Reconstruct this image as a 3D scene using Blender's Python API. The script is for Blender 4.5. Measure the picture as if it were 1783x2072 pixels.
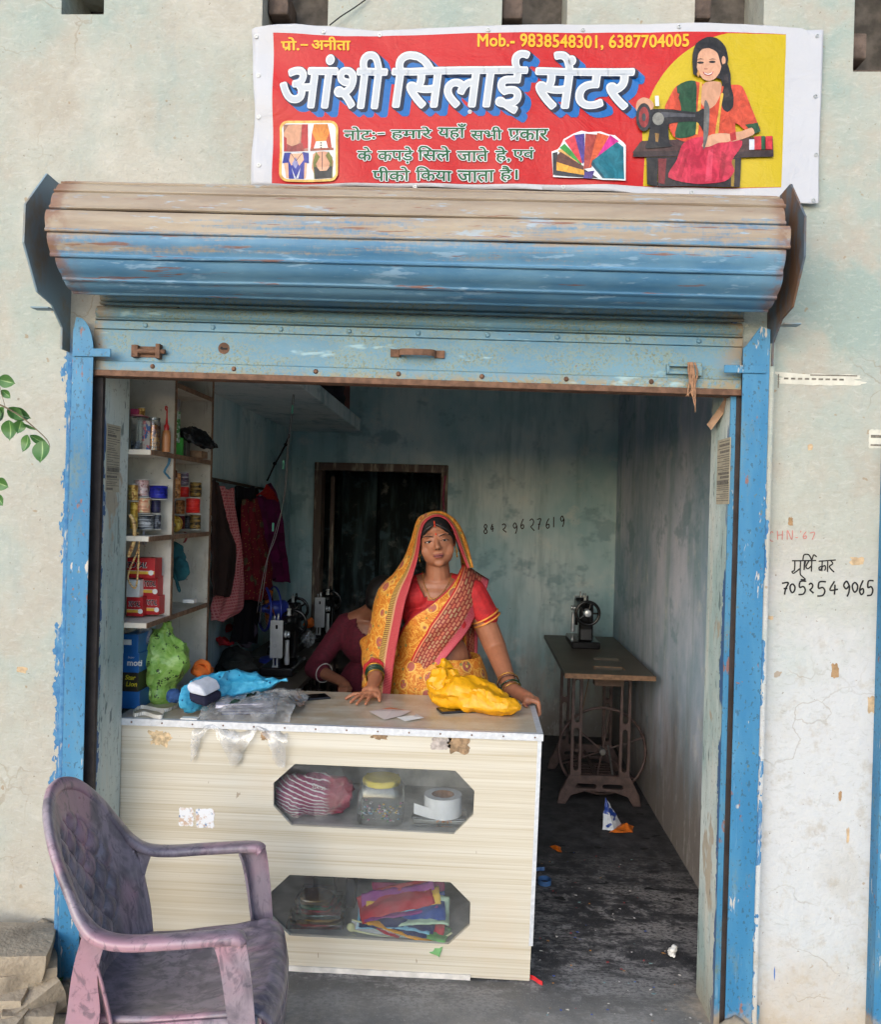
import bpy, bmesh, math, random
from mathutils import Vector, Matrix, noise
for o in list(bpy.data.objects): bpy.data.objects.remove(o)
S = bpy.context.scene
COL = S.collection
rad = math.radians

# ------------------------------------------------------------------ camera
CAM = Vector((0.0, -2.655, 1.65))
FPX, U0, V0 = 1650.0, 891.5, 1036.0          # focal length and centre, in pixels of a 1783 x 2072 picture
YAW, PITCH, ROLL = rad(2.55), rad(0.2), rad(1.5)
_f = Vector((-math.sin(YAW)*math.cos(PITCH), math.cos(YAW)*math.cos(PITCH), -math.sin(PITCH)))
_r0 = Vector((math.cos(YAW), math.sin(YAW), 0)); _u0 = _r0.cross(_f)
CR = _r0*math.cos(ROLL) + _u0*math.sin(ROLL); CU = -_r0*math.sin(ROLL) + _u0*math.cos(ROLL); CF = _f
cd = bpy.data.cameras.new('camera'); cam = bpy.data.objects.new('camera', cd); COL.objects.link(cam)
cd.sensor_fit = 'HORIZONTAL'; cd.sensor_width = 36; cd.lens = 36*FPX/1783; cd.clip_start = .05; cd.clip_end = 3000
cam.matrix_world = Matrix(((CR.x, CU.x, -CF.x, CAM.x), (CR.y, CU.y, -CF.y, CAM.y), (CR.z, CU.z, -CF.z, CAM.z), (0, 0, 0, 1)))
S.camera = cam

# ------------------------------------------------------------------ sky, sun, exposure
SUN_EL, SUN_AZ = rad(18), rad(203)          # azimuth clockwise from +Y: behind the camera, a little to the left
w = bpy.data.worlds.new('World'); S.world = w; w.use_nodes = True
wn = w.node_tree; bg = wn.nodes['Background']
sky = wn.nodes.new('ShaderNodeTexSky'); sky.sky_type = 'NISHITA'; sky.sun_disc = False
sky.sun_elevation = SUN_EL; sky.sun_rotation = SUN_AZ; sky.air_density = 1.0; sky.dust_density = 1.0; sky.ozone_density = 2.5
wn.links.new(sky.outputs[0], bg.inputs[0]); bg.inputs[1].default_value = 0.15
sl = bpy.data.lights.new('sun', 'SUN'); sl.energy = 1.5; sl.angle = rad(70); sl.color = (1, .98, .965)
sun = bpy.data.objects.new('sun', sl); COL.objects.link(sun)
sd = Vector((math.sin(SUN_AZ)*math.cos(SUN_EL), math.cos(SUN_AZ)*math.cos(SUN_EL), math.sin(SUN_EL)))
sun.rotation_euler = sd.to_track_quat('Z', 'Y').to_euler()
S.view_settings.view_transform = 'Standard'; S.view_settings.look = 'None'
S.view_settings.exposure = 0.9; S.view_settings.gamma = 1
S.cycles.use_denoising = True
try: S.cycles.denoiser = 'OPENIMAGEDENOISE'
except Exception: pass
S.cycles.use_adaptive_sampling = True; S.cycles.adaptive_threshold = .04
S.cycles.max_bounces = 10; S.cycles.diffuse_bounces = 6; S.cycles.transparent_max_bounces = 12
S.cycles.caustics_reflective = False; S.cycles.caustics_refractive = False

# ------------------------------------------------------------------ a sight line met with a real plane of the place
def ray(u, v): return (CR*((u-U0)/FPX) + CU*((V0-v)/FPX) + CF)
def P(u, v, y):
    d = ray(u, v); return CAM + d*((y-CAM.y)/d.y)
def PZ(u, v, z):
    d = ray(u, v); return CAM + d*((z-CAM.z)/d.z)
def PX(u, v, x):
    d = ray(u, v); return CAM + d*((x-CAM.x)/d.x)
def lerp(a, b, t): return a+(b-a)*t

# ------------------------------------------------------------------ objects
def tag(o, label=None, cat=None, group=None, kind=None):
    if label: o['label'] = label
    if cat: o['category'] = cat
    if group: o['group'] = group
    if kind: o['kind'] = kind
    return o
def thing(name, label, cat, loc=(0, 0, 0), rz=0, group=None):
    o = bpy.data.objects.new(name, None); o.empty_display_size = .05; COL.objects.link(o)
    o.location = loc; o.rotation_euler = (0, 0, rz); return tag(o, label, cat, group)
def mk(name, geo, mat=None, parent=None, smooth=None, bevel=0, solid=0, sub=0, world=False):
    """geo: (verts, faces) or a list of them, made into ONE mesh object. world: geometry is in world space"""
    if isinstance(geo, tuple): geo = [geo]
    V, F = [], []
    for v, f in geo:
        n = len(V); V += [tuple(p) for p in v]; F += [tuple(i+n for i in q) for q in f]
    m = bpy.data.meshes.new(name); m.from_pydata(V, [], F); m.validate(); m.update()
    o = bpy.data.objects.new(name, m); COL.objects.link(o)
    bm = bmesh.new(); bm.from_mesh(m); bmesh.ops.recalc_face_normals(bm, faces=bm.faces); bm.to_mesh(m); bm.free()
    if mat: m.materials.append(mat)
    if parent:
        o.parent = parent
        if world:
            bpy.context.view_layer.update(); o.matrix_parent_inverse = parent.matrix_world.inverted()
    if smooth is not None:
        m.shade_smooth()
        if smooth < 180: m.set_sharp_from_angle(angle=rad(smooth))
    if solid:
        s = o.modifiers.new('thick', 'SOLIDIFY'); s.thickness = solid; s.offset = 0
    if sub:
        s = o.modifiers.new('sub', 'SUBSURF'); s.levels = sub; s.render_levels = sub
    if bevel:
        b = o.modifiers.new('bevel', 'BEVEL'); b.width = bevel; b.segments = 2; b.limit_method = 'ANGLE'; b.angle_limit = rad(40)
    return o
def copy_thing(root, loc, rz, label, group=None, mats=None):
    def cp(o, par):
        c = o.copy(); COL.objects.link(c); c.parent = par
        c.matrix_parent_inverse = o.matrix_parent_inverse.copy()
        for ch in list(o.children): cp(ch, c)
        return c
    r = cp(root, None); r.location = loc; r.rotation_euler = (0, 0, rz); tag(r, label, None, group); return r

# ------------------------------------------------------------------ geometry (verts, faces)
def box(x0, x1, y0, y1, z0, z1):
    v = [(x, y, z) for x in (x0, x1) for y in (y0, y1) for z in (z0, z1)]
    return v, [(0, 1, 3, 2), (4, 6, 7, 5), (0, 4, 5, 1), (2, 3, 7, 6), (0, 2, 6, 4), (1, 5, 7, 3)]
def hexa(p):        # eight corners: 4 of one side in order, 4 of the other
    return list(p), [(0, 1, 2, 3), (7, 6, 5, 4), (0, 4, 5, 1), (1, 5, 6, 2), (2, 6, 7, 3), (3, 7, 4, 0)]
def xf(g, m): return [m @ Vector(p) for p in g[0]], g[1]
def mv(g, x=0, y=0, z=0): return [(p[0]+x, p[1]+y, p[2]+z) for p in g[0]], g[1]
def rotz(g, a, c=(0, 0, 0)):
    m = Matrix.Translation(c) @ Matrix.Rotation(a, 4, 'Z') @ Matrix.Translation(-Vector(c)); return xf(g, m)
def tube(path, r, n=8, cap=True, flat=1.0):
    """path of points, radius r (number or list)"""
    path = [Vector(p) for p in path]; k = len(path); V, F = [], []; prev = None
    for i, p in enumerate(path):
        t = (path[min(i+1, k-1)]-path[max(i-1, 0)]).normalized()
        if prev is None:
            a = Vector((0, 0, 1)) if abs(t.z) < .9 else Vector((1, 0, 0)); a = (a-t*a.dot(t)).normalized()
        else: a = (prev-t*prev.dot(t)).normalized()
        prev = a; b = t.cross(a); rr = r[i] if isinstance(r, (list, tuple)) else r
        for j in range(n):
            an = 2*math.pi*j/n; V.append(p+a*(rr*flat*math.cos(an))+b*(rr*math.sin(an)))
    for i in range(k-1):
        for j in range(n):
            F.append((i*n+j, i*n+(j+1) % n, (i+1)*n+(j+1) % n, (i+1)*n+j))
    if cap: F.append(tuple(range(n))); F.append(tuple(range((k-1)*n, k*n)))
    return V, F
def strip(path, w, dirn, t=.001):
    """ribbon: path swept by width w along dirn (vector or list), thickness t"""
    path = [Vector(p) for p in path]; V, F = [], []; k = len(path)
    for i, p in enumerate(path):
        d = Vector(dirn[i] if isinstance(dirn, list) else dirn).normalized()
        tg = (path[min(i+1, k-1)]-path[max(i-1, 0)]).normalized(); nn = d.cross(tg).normalized()*t/2; h = d*(w/2)
        V += [p-h-nn, p+h-nn, p+h+nn, p-h+nn]
    for i in range(k-1):
        for j in range(4): F.append((i*4+j, i*4+(j+1) % 4, i*4+4+(j+1) % 4, i*4+4+j))
    F += [(0, 1, 2, 3), (k*4-4, k*4-3, k*4-2, k*4-1)]
    return V, F
def lathe(prof, n=20, ax='z', c=(0, 0, 0)):
    V, F = [], []; k = len(prof)
    for r, h in prof:
        for j in range(n):
            a = 2*math.pi*j/n; p = (r*math.cos(a), r*math.sin(a), h)
            if ax == 'y': p = (p[0], p[2], p[1])
            if ax == 'x': p = (p[2], p[0], p[1])
            V.append((p[0]+c[0], p[1]+c[1], p[2]+c[2]))
    for i in range(k-1):
        for j in range(n): F.append((i*n+j, i*n+(j+1) % n, (i+1)*n+(j+1) % n, (i+1)*n+j))
    F.append(tuple(range(n))); F.append(tuple(range((k-1)*n, k*n)))
    return V, F
def torus(R, r, c=(0, 0, 0), ax='y', n=40, m=8, a0=0, a1=2*math.pi, e=1.0):
    full = abs(a1-a0) > 6.28; V, F = [], []; k = n if full else n+1
    for i in range(k):
        a = a0+(a1-a0)*i/n
        for j in range(m):
            b = 2*math.pi*j/m; q = R+r*math.cos(b); p = (q*math.cos(a), r*math.sin(b)*e, q*math.sin(a))
            if ax == 'x': p = (p[1], p[0], p[2])
            if ax == 'z': p = (p[0], p[2], p[1])
            V.append((p[0]+c[0], p[1]+c[1], p[2]+c[2]))
    for i in range(n if full else n):
        for j in range(m): F.append((i*m+j, i*m+(j+1) % m, ((i+1) % k)*m+(j+1) % m, ((i+1) % k)*m+j))
    return V, F
def ell(c, r, nu=16, nv=10, rot=None):
    V, F = [], []; c = Vector(c)
    for i in range(nv+1):
        t = math.pi*i/nv
        for j in range(nu):
            a = 2*math.pi*j/nu; p = Vector((r[0]*math.sin(t)*math.cos(a), r[1]*math.sin(t)*math.sin(a), r[2]*math.cos(t)))
            if rot: p = rot @ p
            V.append(c+p)
    for i in range(nv):
        for j in range(nu): F.append((i*nu+j, i*nu+(j+1) % nu, (i+1)*nu+(j+1) % nu, (i+1)*nu+j))
    return V, F
def caps(a, b, ra, rb, n=14):
    """tapered capsule"""
    a, b = Vector(a), Vector(b); d = (b-a).normalized(); pts, rs = [], []
    for i in range(5):
        t = math.pi/2*i/4; pts.append(a-d*(ra*math.cos(t))); rs.append(max(ra*math.sin(t), 1e-4))
    for i in range(5):
        t = math.pi/2*i/4; pts.append(b+d*(rb*math.sin(t))); rs.append(max(rb*math.cos(t), 1e-4))
    return tube(pts, rs, n)
def prism(poly, y0, y1):        # (x, z) outline pushed along y
    n = len(poly); V = [(x, y0, z) for x, z in poly]+[(x, y1, z) for x, z in poly]
    return V, [tuple(range(n)), tuple(range(2*n-1, n-1, -1))]+[(i, (i+1) % n, n+(i+1) % n, n+i) for i in range(n)]
def prismx(poly, x0, x1):       # (y, z) outline pushed along x
    n = len(poly); V = [(x0, y, z) for y, z in poly]+[(x1, y, z) for y, z in poly]
    return V, [tuple(range(n)), tuple(range(2*n-1, n-1, -1))]+[(i, (i+1) % n, n+(i+1) % n, n+i) for i in range(n)]
def grid(fn, nu, nv, closeu=False):
    V = [fn(i/(nu if closeu else nu-1), j/(nv-1)) for j in range(nv) for i in range(nu)]; F = []
    for j in range(nv-1):
        for i in range(nu if closeu else nu-1): F.append((j*nu+i, j*nu+(i+1) % nu, (j+1)*nu+(i+1) % nu, (j+1)*nu+i))
    return V, F
def spline(pts, n):
    """Catmull-Rom through points, n samples"""
    pts = [Vector(p) for p in pts]; k = len(pts); out = []
    for i in range(n):
        t = i/(n-1)*(k-1); a = min(int(t), k-2); t -= a
        p0, p1, p2, p3 = pts[max(a-1, 0)], pts[a], pts[a+1], pts[min(a+2, k-1)]
        out.append(.5*((2*p1)+(p2-p0)*t+(2*p0-5*p1+4*p2-p3)*t*t+(3*p1-p0-3*p2+p3)*t**3))
    return out
def fb(p, o=3): return noise.fractal(Vector(p), .8, 2.1, o)
def remesh(o, vox, smooth=6, fac=.5):
    r = o.modifiers.new('r', 'REMESH'); r.mode = 'VOXEL'; r.voxel_size = vox; r.use_smooth_shade = True
    s = o.modifiers.new('s', 'SMOOTH'); s.iterations = smooth; s.factor = fac
    dg = bpy.context.evaluated_depsgraph_get(); m = bpy.data.meshes.new_from_object(o.evaluated_get(dg))
    mats = [k for k in o.data.materials]; o.modifiers.clear(); o.data = m
    m.materials.clear()
    for k in mats: m.materials.append(k)
    m.shade_smooth(); return o

# ------------------------------------------------------------------ procedural materials
def srgb(r, g, b):
    f = lambda c: (c/255/12.92 if c/255 <= .04045 else ((c/255+.055)/1.055)**2.4)
    return (f(r), f(g), f(b), 1)
class Nd:
    def __init__(s, name):
        s.m = bpy.data.materials.new(name); s.m.use_nodes = True; s.t = s.m.node_tree; s.b = s.t.nodes['Principled BSDF']
        tc = s.t.nodes.new('ShaderNodeTexCoord'); s.co = tc.outputs['Object']; s.uv = tc.outputs['UV']; s._x = None
    def n(s, k, **kw):
        q = s.t.nodes.new(k)
        for a, b in kw.items(): setattr(q, a, b)
        return q
    def L(s, a, b): s.t.links.new(a, b)
    def val(s, x, sock):
        if hasattr(x, 'is_output'): s.L(x, sock)
        else: sock.default_value = x
    def xyz(s, src=None):
        if src is None:
            if s._x is None: s._x = s.xyz(s.co)
            return s._x
        q = s.n('ShaderNodeSeparateXYZ'); s.L(src, q.inputs[0]); return q.outputs
    def vec(s, sc, src=None, off=(0, 0, 0)):
        q = s.n('ShaderNodeMapping'); s.L(src or s.co, q.inputs[0])
        q.inputs['Scale'].default_value = sc if isinstance(sc, (tuple, list)) else (sc,)*3
        q.inputs['Location'].default_value = off; return q.outputs[0]
    def noise(s, sc, detail=4, rough=.6, dist=0, src=None, off=(0, 0, 0)):
        q = s.n('ShaderNodeTexNoise'); s.L(s.vec(sc, src, off), q.inputs['Vector'])
        q.inputs['Scale'].default_value = 1; q.inputs['Detail'].default_value = min(detail, 4)
        q.inputs['Roughness'].default_value = rough; q.inputs['Distortion'].default_value = dist; return q.outputs[0]
    def voro(s, sc, feature='F1', src=None, rnd=1, out=0):
        q = s.n('ShaderNodeTexVoronoi', feature=feature); s.L(s.vec(sc, src), q.inputs['Vector']); q.inputs['Scale'].default_value = 1
        q.inputs['Randomness'].default_value = rnd; return q.outputs[out]
    def wave(s, sc, axis='X', dist=0, det=2, src=None, dsc=1):
        q = s.n('ShaderNodeTexWave', bands_direction=axis); s.L(s.vec(sc, src), q.inputs['Vector']); q.inputs['Scale'].default_value = 1
        q.inputs['Distortion'].default_value = dist; q.inputs['Detail'].default_value = det; q.inputs['Detail Scale'].default_value = dsc; return q.outputs['Fac']
    def math(s, op, a, b=0, c=None, clamp=False):
        q = s.n('ShaderNodeMath', operation=op, use_clamp=clamp); s.val(a, q.inputs[0]); s.val(b, q.inputs[1])
        if c is not None: s.val(c, q.inputs[2])
        return q.outputs[0]
    def step(s, x, lo, hi):      # smooth 0..1 from lo to hi (hi may be below lo)
        q = s.n('ShaderNodeMapRange', interpolation_type='SMOOTHSTEP'); s.val(x, q.inputs[0])
        if hi >= lo: q.inputs[1].default_value = lo; q.inputs[2].default_value = hi; return q.outputs[0]
        q.inputs[1].default_value = hi; q.inputs[2].default_value = lo; q.inputs[3].default_value = 1; q.inputs[4].default_value = 0; return q.outputs[0]
    def mul(s, *a):
        r = a[0]
        for k in a[1:]: r = s.math('MULTIPLY', r, k)
        return r
    def mix(s, f, a, b, mode='MIX'):
        q = s.n('ShaderNodeMix', data_type='RGBA', blend_type=mode); s.val(f, q.inputs[0]); s.val(a, q.inputs[6]); s.val(b, q.inputs[7]); return q.outputs[2]
    def bump(s, h, st=.3, d=.01, chain=None):
        q = s.n('ShaderNodeBump'); s.val(h, q.inputs['Height']); q.inputs['Strength'].default_value = st; q.inputs['Distance'].default_value = d
        if chain: s.L(chain, q.inputs['Normal'])
        s.L(q.outputs[0], s.b.inputs['Normal']); return q.outputs[0]
    def end(s, col, rough=.6, metal=0, spec=.5, **kw):
        s.val(col, s.b.inputs['Base Color']); s.val(rough, s.b.inputs['Roughness']); s.val(metal, s.b.inputs['Metallic'])
        s.b.inputs['Specular IOR Level'].default_value = spec
        for k, v in kw.items(): s.val(v, s.b.inputs[k.replace('_', ' ')])
        return s.m
_mc = {}
def simple(name, c, rough=.6, var=.25, sc=30, bump=0, bs=60, metal=0, spec=.5, detail=4, **kw):
    """one plain colour with mottling and fine relief"""
    if name in _mc: return _mc[name]
    n = Nd(name); f = n.noise(sc, detail); c = tuple(c[:3])+(1,)
    d = tuple(k*(1-var) for k in c[:3])+(1,); e = tuple(min(1, k*(1+var*.6)) for k in c[:3])+(1,)
    col = n.mix(n.step(f, .3, .7), d, e)
    if bump: n.bump(n.noise(bs, 3), bump, .004)
    _mc[name] = n.end(col, rough, metal, spec, **kw); return _mc[name]
def C(r, g, b): return srgb(r, g, b)

# ================================================================== SETTING
XL, XR = -1.252, .806            # opening between the jambs
WT = .2                          # front wall thickness
LW, RW, YB, ZC = -1.395, 1.025, 3.4, 2.95   # room: left wall, right wall, back wall, ceiling

def plaster_front():
    n = Nd('limewashed_plaster'); x, y, z = n.xyz()
    big = n.noise(1.1, 5, .6); mid = n.noise(4.5, 6, .65, off=(3, 1, 2)); fine = n.noise(38, 4, .6); brush = n.noise((5, 5, 1.1), 5, .7, off=(9, 0, 4))
    col = n.mix(n.step(mid, .25, .75), C(166, 160, 147), C(183, 179, 167))
    # pale blue-green older paint showing through, more on the right
    f = n.math('ADD', n.step(big, .42, .66), n.mul(n.step(x, .2, 1.4), .45))
    f = n.mul(f, n.step(mid, .30, .60), .85)
    col = n.mix(f, col, C(146, 160, 152))
    col = n.mix(n.mul(n.step(brush, .56, .72), .35), col, C(136, 154, 152))
    # old white distemper on the right pier below, with a ragged top
    lowr = n.mul(n.step(x, .8, .95), n.step(n.math('ADD', z, n.math('MULTIPLY', mid, .9)), 2.1, 1.45))
    col = n.mix(n.mul(lowr, .8), col, C(192, 193, 195))
    col = n.mix(n.mul(lowr, n.step(n.noise(13, 5, .7), .52, .68), .55), col, C(166, 156, 142))
    greyp = n.noise((2.2, 2, 1.5), 6, .7, off=(1, 7, 3))
    col = n.mix(n.mul(n.step(greyp, .55, .75), .45), col, C(158, 149, 132))
    tr = n.noise((26, 26, 60), 4, .75, 1.0, off=(4, 8, 2)); col = n.mix(n.mul(n.step(tr, .5, .72), .35), col, C(196, 193, 184)); col = n.mix(n.mul(n.step(tr, .46, .3), .30), col, C(142, 140, 126))
    # grime rising from the ground
    gr = n.step(n.math('SUBTRACT', z, n.math('MULTIPLY', n.noise(6, 5, .7), .5)), .12, -.32)
    col = n.mix(n.mul(gr, .75), col, C(176, 158, 132))
    # blue paint that ran over from the shutter guides and streaks of it
    e = n.math('ADD', n.math('MULTIPLY', n.noise((9, 9, 5), 5, .75, off=(5, 5, 5)), .17), n.math('MULTIPLY', n.noise((60, 60, 14), 3, .7), .045))
    dl = n.math('SUBTRACT', -1.28, x); dr = n.math('SUBTRACT', x, .86)
    def near(d, lim):
        on = n.math('LESS_THAN', n.math('ADD', d, e), lim); pos = n.math('GREATER_THAN', d, -.06); return n.mul(on, pos)
    zb = n.step(z, 2.25, 2.1)
    fb_ = n.mul(n.math('MAXIMUM', near(dl, .205), near(dr, .155)), zb)
    fb_ = n.math('MAXIMUM', fb_, n.mul(n.math('LESS_THAN', n.math('SUBTRACT', e, n.math('SUBTRACT', x, 1.33)), .125), n.step(z, 2.0, 1.8)))
    col = n.mix(n.mul(fb_, n.step(n.noise((80, 80, 16), 3, .7, off=(1, 2, 3)), .26, .44), .93), col, n.mix(n.step(fine, .3, .7), C(36, 100, 148), C(72, 130, 168)))
    st = n.noise((34, 30, 3.2), 1, .4, off=(2, 8, 1)); col = n.mix(n.mul(n.step(st, .795, .81), n.step(z, 1.6, 1.2)), col, C(50, 96, 168))
    # scabs, spots, hairline cracks
    sp = n.noise(24, 2, .5, off=(4, 4, 9)); col = n.mix(n.mul(n.step(sp, .70, .74), .7), col, C(150, 128, 100))
    sp2 = n.noise(70, 2, .5, off=(7, 4, 1)); col = n.mix(n.mul(n.step(sp2, .70, .74), .6), col, C(122, 108, 92))
    wv = n.n('ShaderNodeVectorMath', operation='ADD'); n.L(n.vec(3.2), wv.inputs[0])
    nz = n.n('ShaderNodeTexNoise'); n.L(n.vec(5), nz.inputs[0]); nz.inputs['Scale'].default_value = 1; nz.inputs['Detail'].default_value = 5
    sc = n.n('ShaderNodeVectorMath', operation='SCALE'); n.L(nz.outputs['Color'], sc.inputs[0]); sc.inputs['Scale'].default_value = .9; n.L(sc.outputs[0], wv.inputs[1])
    vo = n.n('ShaderNodeTexVoronoi', feature='DISTANCE_TO_EDGE'); n.L(wv.outputs[0], vo.inputs['Vector']); vo.inputs['Scale'].default_value = 1
    crack = n.mul(n.step(vo.outputs[0], .012, .002), n.step(n.noise(1.6, 3, .6, off=(2, 2, 6)), .5, .62))
    col = n.mix(n.mul(crack, .45), col, C(140, 128, 108))
    h = n.math('ADD', n.math('MULTIPLY', mid, .6), n.math('ADD', n.math('MULTIPLY', fine, .2), n.math('MULTIPLY', n.noise(150, 2, .6), .07)))
    n.bump(h, .8, .025)
    return n.end(col, n.math('ADD', .8, n.math('MULTIPLY', fine, .15)), 0, .25)
M_FRONT = plaster_front()

def plaster_room(name, dark=1.0, teal=(160, 194, 199), pale=(216, 226, 224), damp=.9):
    n = Nd(name); x, y, z = n.xyz()
    k = n.noise((1.7, 1.7, 1.2), 6, .65); m_ = n.noise(6, 6, .7, off=(3, 3, 3)); streak = n.noise((7, 7, 1.0), 6, .75, off=(1, 2, 3)); fine = n.noise(50, 4, .65)
    col = n.mix(n.step(k, .3, .7), C(*teal), C(*pale))
    col = n.mix(n.mul(n.step(streak, .45, .7), .6), col, C(134, 164, 168))
    col = n.mix(n.mul(n.step(m_, .55, .75), .5), col, C(222, 222, 214))
    blot = n.noise((2.6, 2.6, 3.4), 5, .7, off=(6, 1, 5)); col = n.mix(n.mul(n.step(blot, .56, .66), .6), col, C(124, 154, 164))
    # rising damp and grime by the floor
    dz = n.step(n.math('SUBTRACT', z, n.math('MULTIPLY', n.noise((5, 5, 1.3), 5, .75), 1.1)), .35, -.45)
    col = n.mix(n.mul(dz, damp), col, C(132, 122, 114))
    peel = n.mul(n.step(n.noise((16, 16, 5), 5, .75, off=(8, 3, 3)), .55, .62), n.step(z, 1.0, .2)); col = n.mix(n.mul(peel, .6), col, C(176, 172, 166))
    sp = n.noise(34, 2, .5); col = n.mix(n.mul(n.step(sp, .73, .78), .4), col, C(70, 74, 74))
    n.bump(n.math('ADD', n.math('MULTIPLY', m_, .6), n.math('MULTIPLY', fine, .2)), .5, .02)
    return n.end(col, .85, 0, .25)
M_ROOM = plaster_room('room_limewash')
M_RWALL = plaster_room('side_wall_limewash', teal=(146, 172, 186), pale=(216, 217, 228))
M_CEIL = plaster_room('loft_limewash', teal=(208, 220, 222), pale=(226, 230, 230), damp=0)

def jamb_mat():
    n = Nd('jamb_limewash'); x, y, z = n.xyz()
    k = n.noise((3, 3, 1.4), 6, .7); s_ = n.noise((10, 10, 1.2), 6, .75, off=(4, 1, 1)); fine = n.noise(40, 4)
    col = n.mix(n.step(k, .35, .65), C(158, 178, 172), C(200, 206, 198))
    col = n.mix(n.mul(n.step(s_, .52, .68), .6), col, C(206, 200, 184))
    e = n.math('MULTIPLY', n.noise((30, 14, 6), 5, .75), .12)
    col = n.mix(n.mul(n.math('LESS_THAN', n.math('ADD', y, e), .085), n.step(n.noise((8, 8, 3), 3, off=(2, 7, 1)), .45, .5), .9), col, C(44, 84, 134))
    sp = n.noise((22, 22, 8), 3, .6); col = n.mix(n.mul(n.step(sp, .64, .7), .7), col, C(74, 90, 92))
    pch = n.noise((5, 5, 3), 4, .6, off=(1, 9, 4)); col = n.mix(n.mul(n.step(pch, .64, .68), .7), col, C(172, 150, 122))
    ck = n.noise((70, 70, 9), 3, .7, .8, off=(5, 3, 1)); col = n.mix(n.mul(n.step(ck, .60, .66), .65), col, C(96, 104, 100)); sp3 = n.noise(55, 3, .7, off=(3, 3, 8)); col = n.mix(n.mul(n.step(sp3, .6, .68), .5), col, C(120, 112, 98))
    gr = n.step(n.math('SUBTRACT', z, n.math('MULTIPLY', k, .4)), .05, -.25); col = n.mix(n.mul(gr, .8), col, C(150, 134, 112))
    n.bump(n.math('ADD', s_, n.math('MULTIPLY', fine, .3)), .4, .015); return n.end(col, .85, 0, .2)
M_JAMB = jamb_mat()

def floor_mat():
    n = Nd('worn_dark_cement'); x, y, z = n.xyz()
    a = n.noise(3.2, 7, .72); b = n.noise(11, 6, .7, off=(3, 3, 0)); f = n.noise(90, 4, .7); g = n.noise((2.6, 6, 1), 6, .75, off=(7, 2, 0))
    col = n.mix(n.step(b, .3, .7), C(44, 43, 45), C(78, 76, 77))
    # pale worn cement near the threshold, in ragged patches further in
    edge = n.step(n.math('ADD', y, n.math('MULTIPLY', a, .5)), .62, .22)
    wear = n.mul(n.math('MAXIMUM', n.step(g, .45, .60), n.step(b, .52, .64)), n.step(n.noise((60, 90, 1), 4, .7), .36, .56), n.step(y, 1.6, .6), .9)
    col = n.mix(wear, col, n.mix(f, C(134, 129, 126), C(168, 162, 158)))
    col = n.mix(n.mul(edge, .7), col, n.mix(n.step(a, .35, .65), C(132, 129, 124), C(164, 158, 148)))
    dust = n.step(n.noise(240, 2, .5), .66, .72); col = n.mix(n.mul(dust, n.step(y, 1.2, .2), .8), col, C(178, 172, 166))
    wet = n.noise((9, 16, 1), 2, .4, off=(2, 5, 0)); col = n.mix(n.mul(n.step(wet, .67, .69), n.step(y, .3, .7), .9), col, C(24, 23, 24))
    sk = n.mul(n.step(x, XR-.13, XR-.02), n.step(y, .3, .1)); col = n.mix(n.mul(sk, n.step(a, .4, .55), .7), col, C(186, 168, 148))
    n.bump(n.math('ADD', n.math('MULTIPLY', b, .7), n.math('MULTIPLY', f, .3)), .45, .01)
    return n.end(col, n.math('ADD', .55, n.math('MULTIPLY', b, .35)), 0, .4)
def ground_mat():
    n = Nd('dusty_earth'); a = n.noise(2.5, 7, .7); f = n.noise(60, 5, .7)
    col = n.mix(n.step(a, .3, .7), C(184, 174, 158), C(212, 204, 190)); col = n.mix(n.step(f, .6, .72), col, C(120, 106, 90))
    n.bump(n.math('ADD', a, n.math('MULTIPLY', f, .4)), .6, .03); return n.end(col, .95, 0, .15)

GZ = -.08
tag(mk('ground', grid(lambda i, j: (lerp(-60, 60, i), lerp(-120, .15, j), GZ), 2, 2), ground_mat()), kind='structure')
# shop floor: one uneven slab running out a little in front of the wall
fl = [grid(lambda i, j: (lerp(LW-.1, RW+.1, i), lerp(-.10, YB+2.2, j), .0+.004*fb((i*9, j*16, 0))), 60, 110),
      ([(LW-.1, -.10, .0), (RW+.1, -.10, .0), (RW+.1, -.10, GZ-.1), (LW-.1, -.10, GZ-.1)], [(0, 1, 2, 3)])]
tag(mk('floor', fl, floor_mat(), smooth=60), kind='structure')

# ------------------------------------------------------------------ the building
B = thing('shop_building', 'shop building of patchy cream and pale green limewashed plaster', 'building')
def wall_holes(x0, x1, z0, z1, y0, y1, holes):
    """wall slab in the x-z plane with rectangular holes (xa, xb, za, zb), reveals included"""
    xs = sorted({x0, x1, *[h[0] for h in holes], *[h[1] for h in holes]}); zs = sorted({z0, z1, *[h[2] for h in holes], *[h[3] for h in holes]})
    ins = lambda a, b: any(h[0] < a < h[1] and h[2] < b < h[3] for h in holes); G = []
    solid = lambda i, k: 0 <= i < len(xs)-1 and 0 <= k < len(zs)-1 and not ins((xs[i]+xs[i+1])/2, (zs[k]+zs[k+1])/2)
    for i in range(len(xs)-1):
        for k in range(len(zs)-1):
            if not solid(i, k): continue
            a, b, c, d = xs[i], xs[i+1], zs[k], zs[k+1]
            G += [([(a, y0, c), (b, y0, c), (b, y0, d), (a, y0, d)], [(0, 1, 2, 3)]), ([(a, y1, c), (b, y1, c), (b, y1, d), (a, y1, d)], [(3, 2, 1, 0)])]
            for di, dk, q in ((-1, 0, [(a, c), (a, d)]), (1, 0, [(b, c), (b, d)]), (0, -1, [(a, c), (b, c)]), (0, 1, [(a, d), (b, d)])):
                if not solid(i+di, k+dk):
                    (px, pz), (qx, qz) = q; G.append(([(px, y0, pz), (qx, y0, qz), (qx, y1, qz), (px, y1, pz)], [(0, 1, 2, 3)]))
    return G
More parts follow.
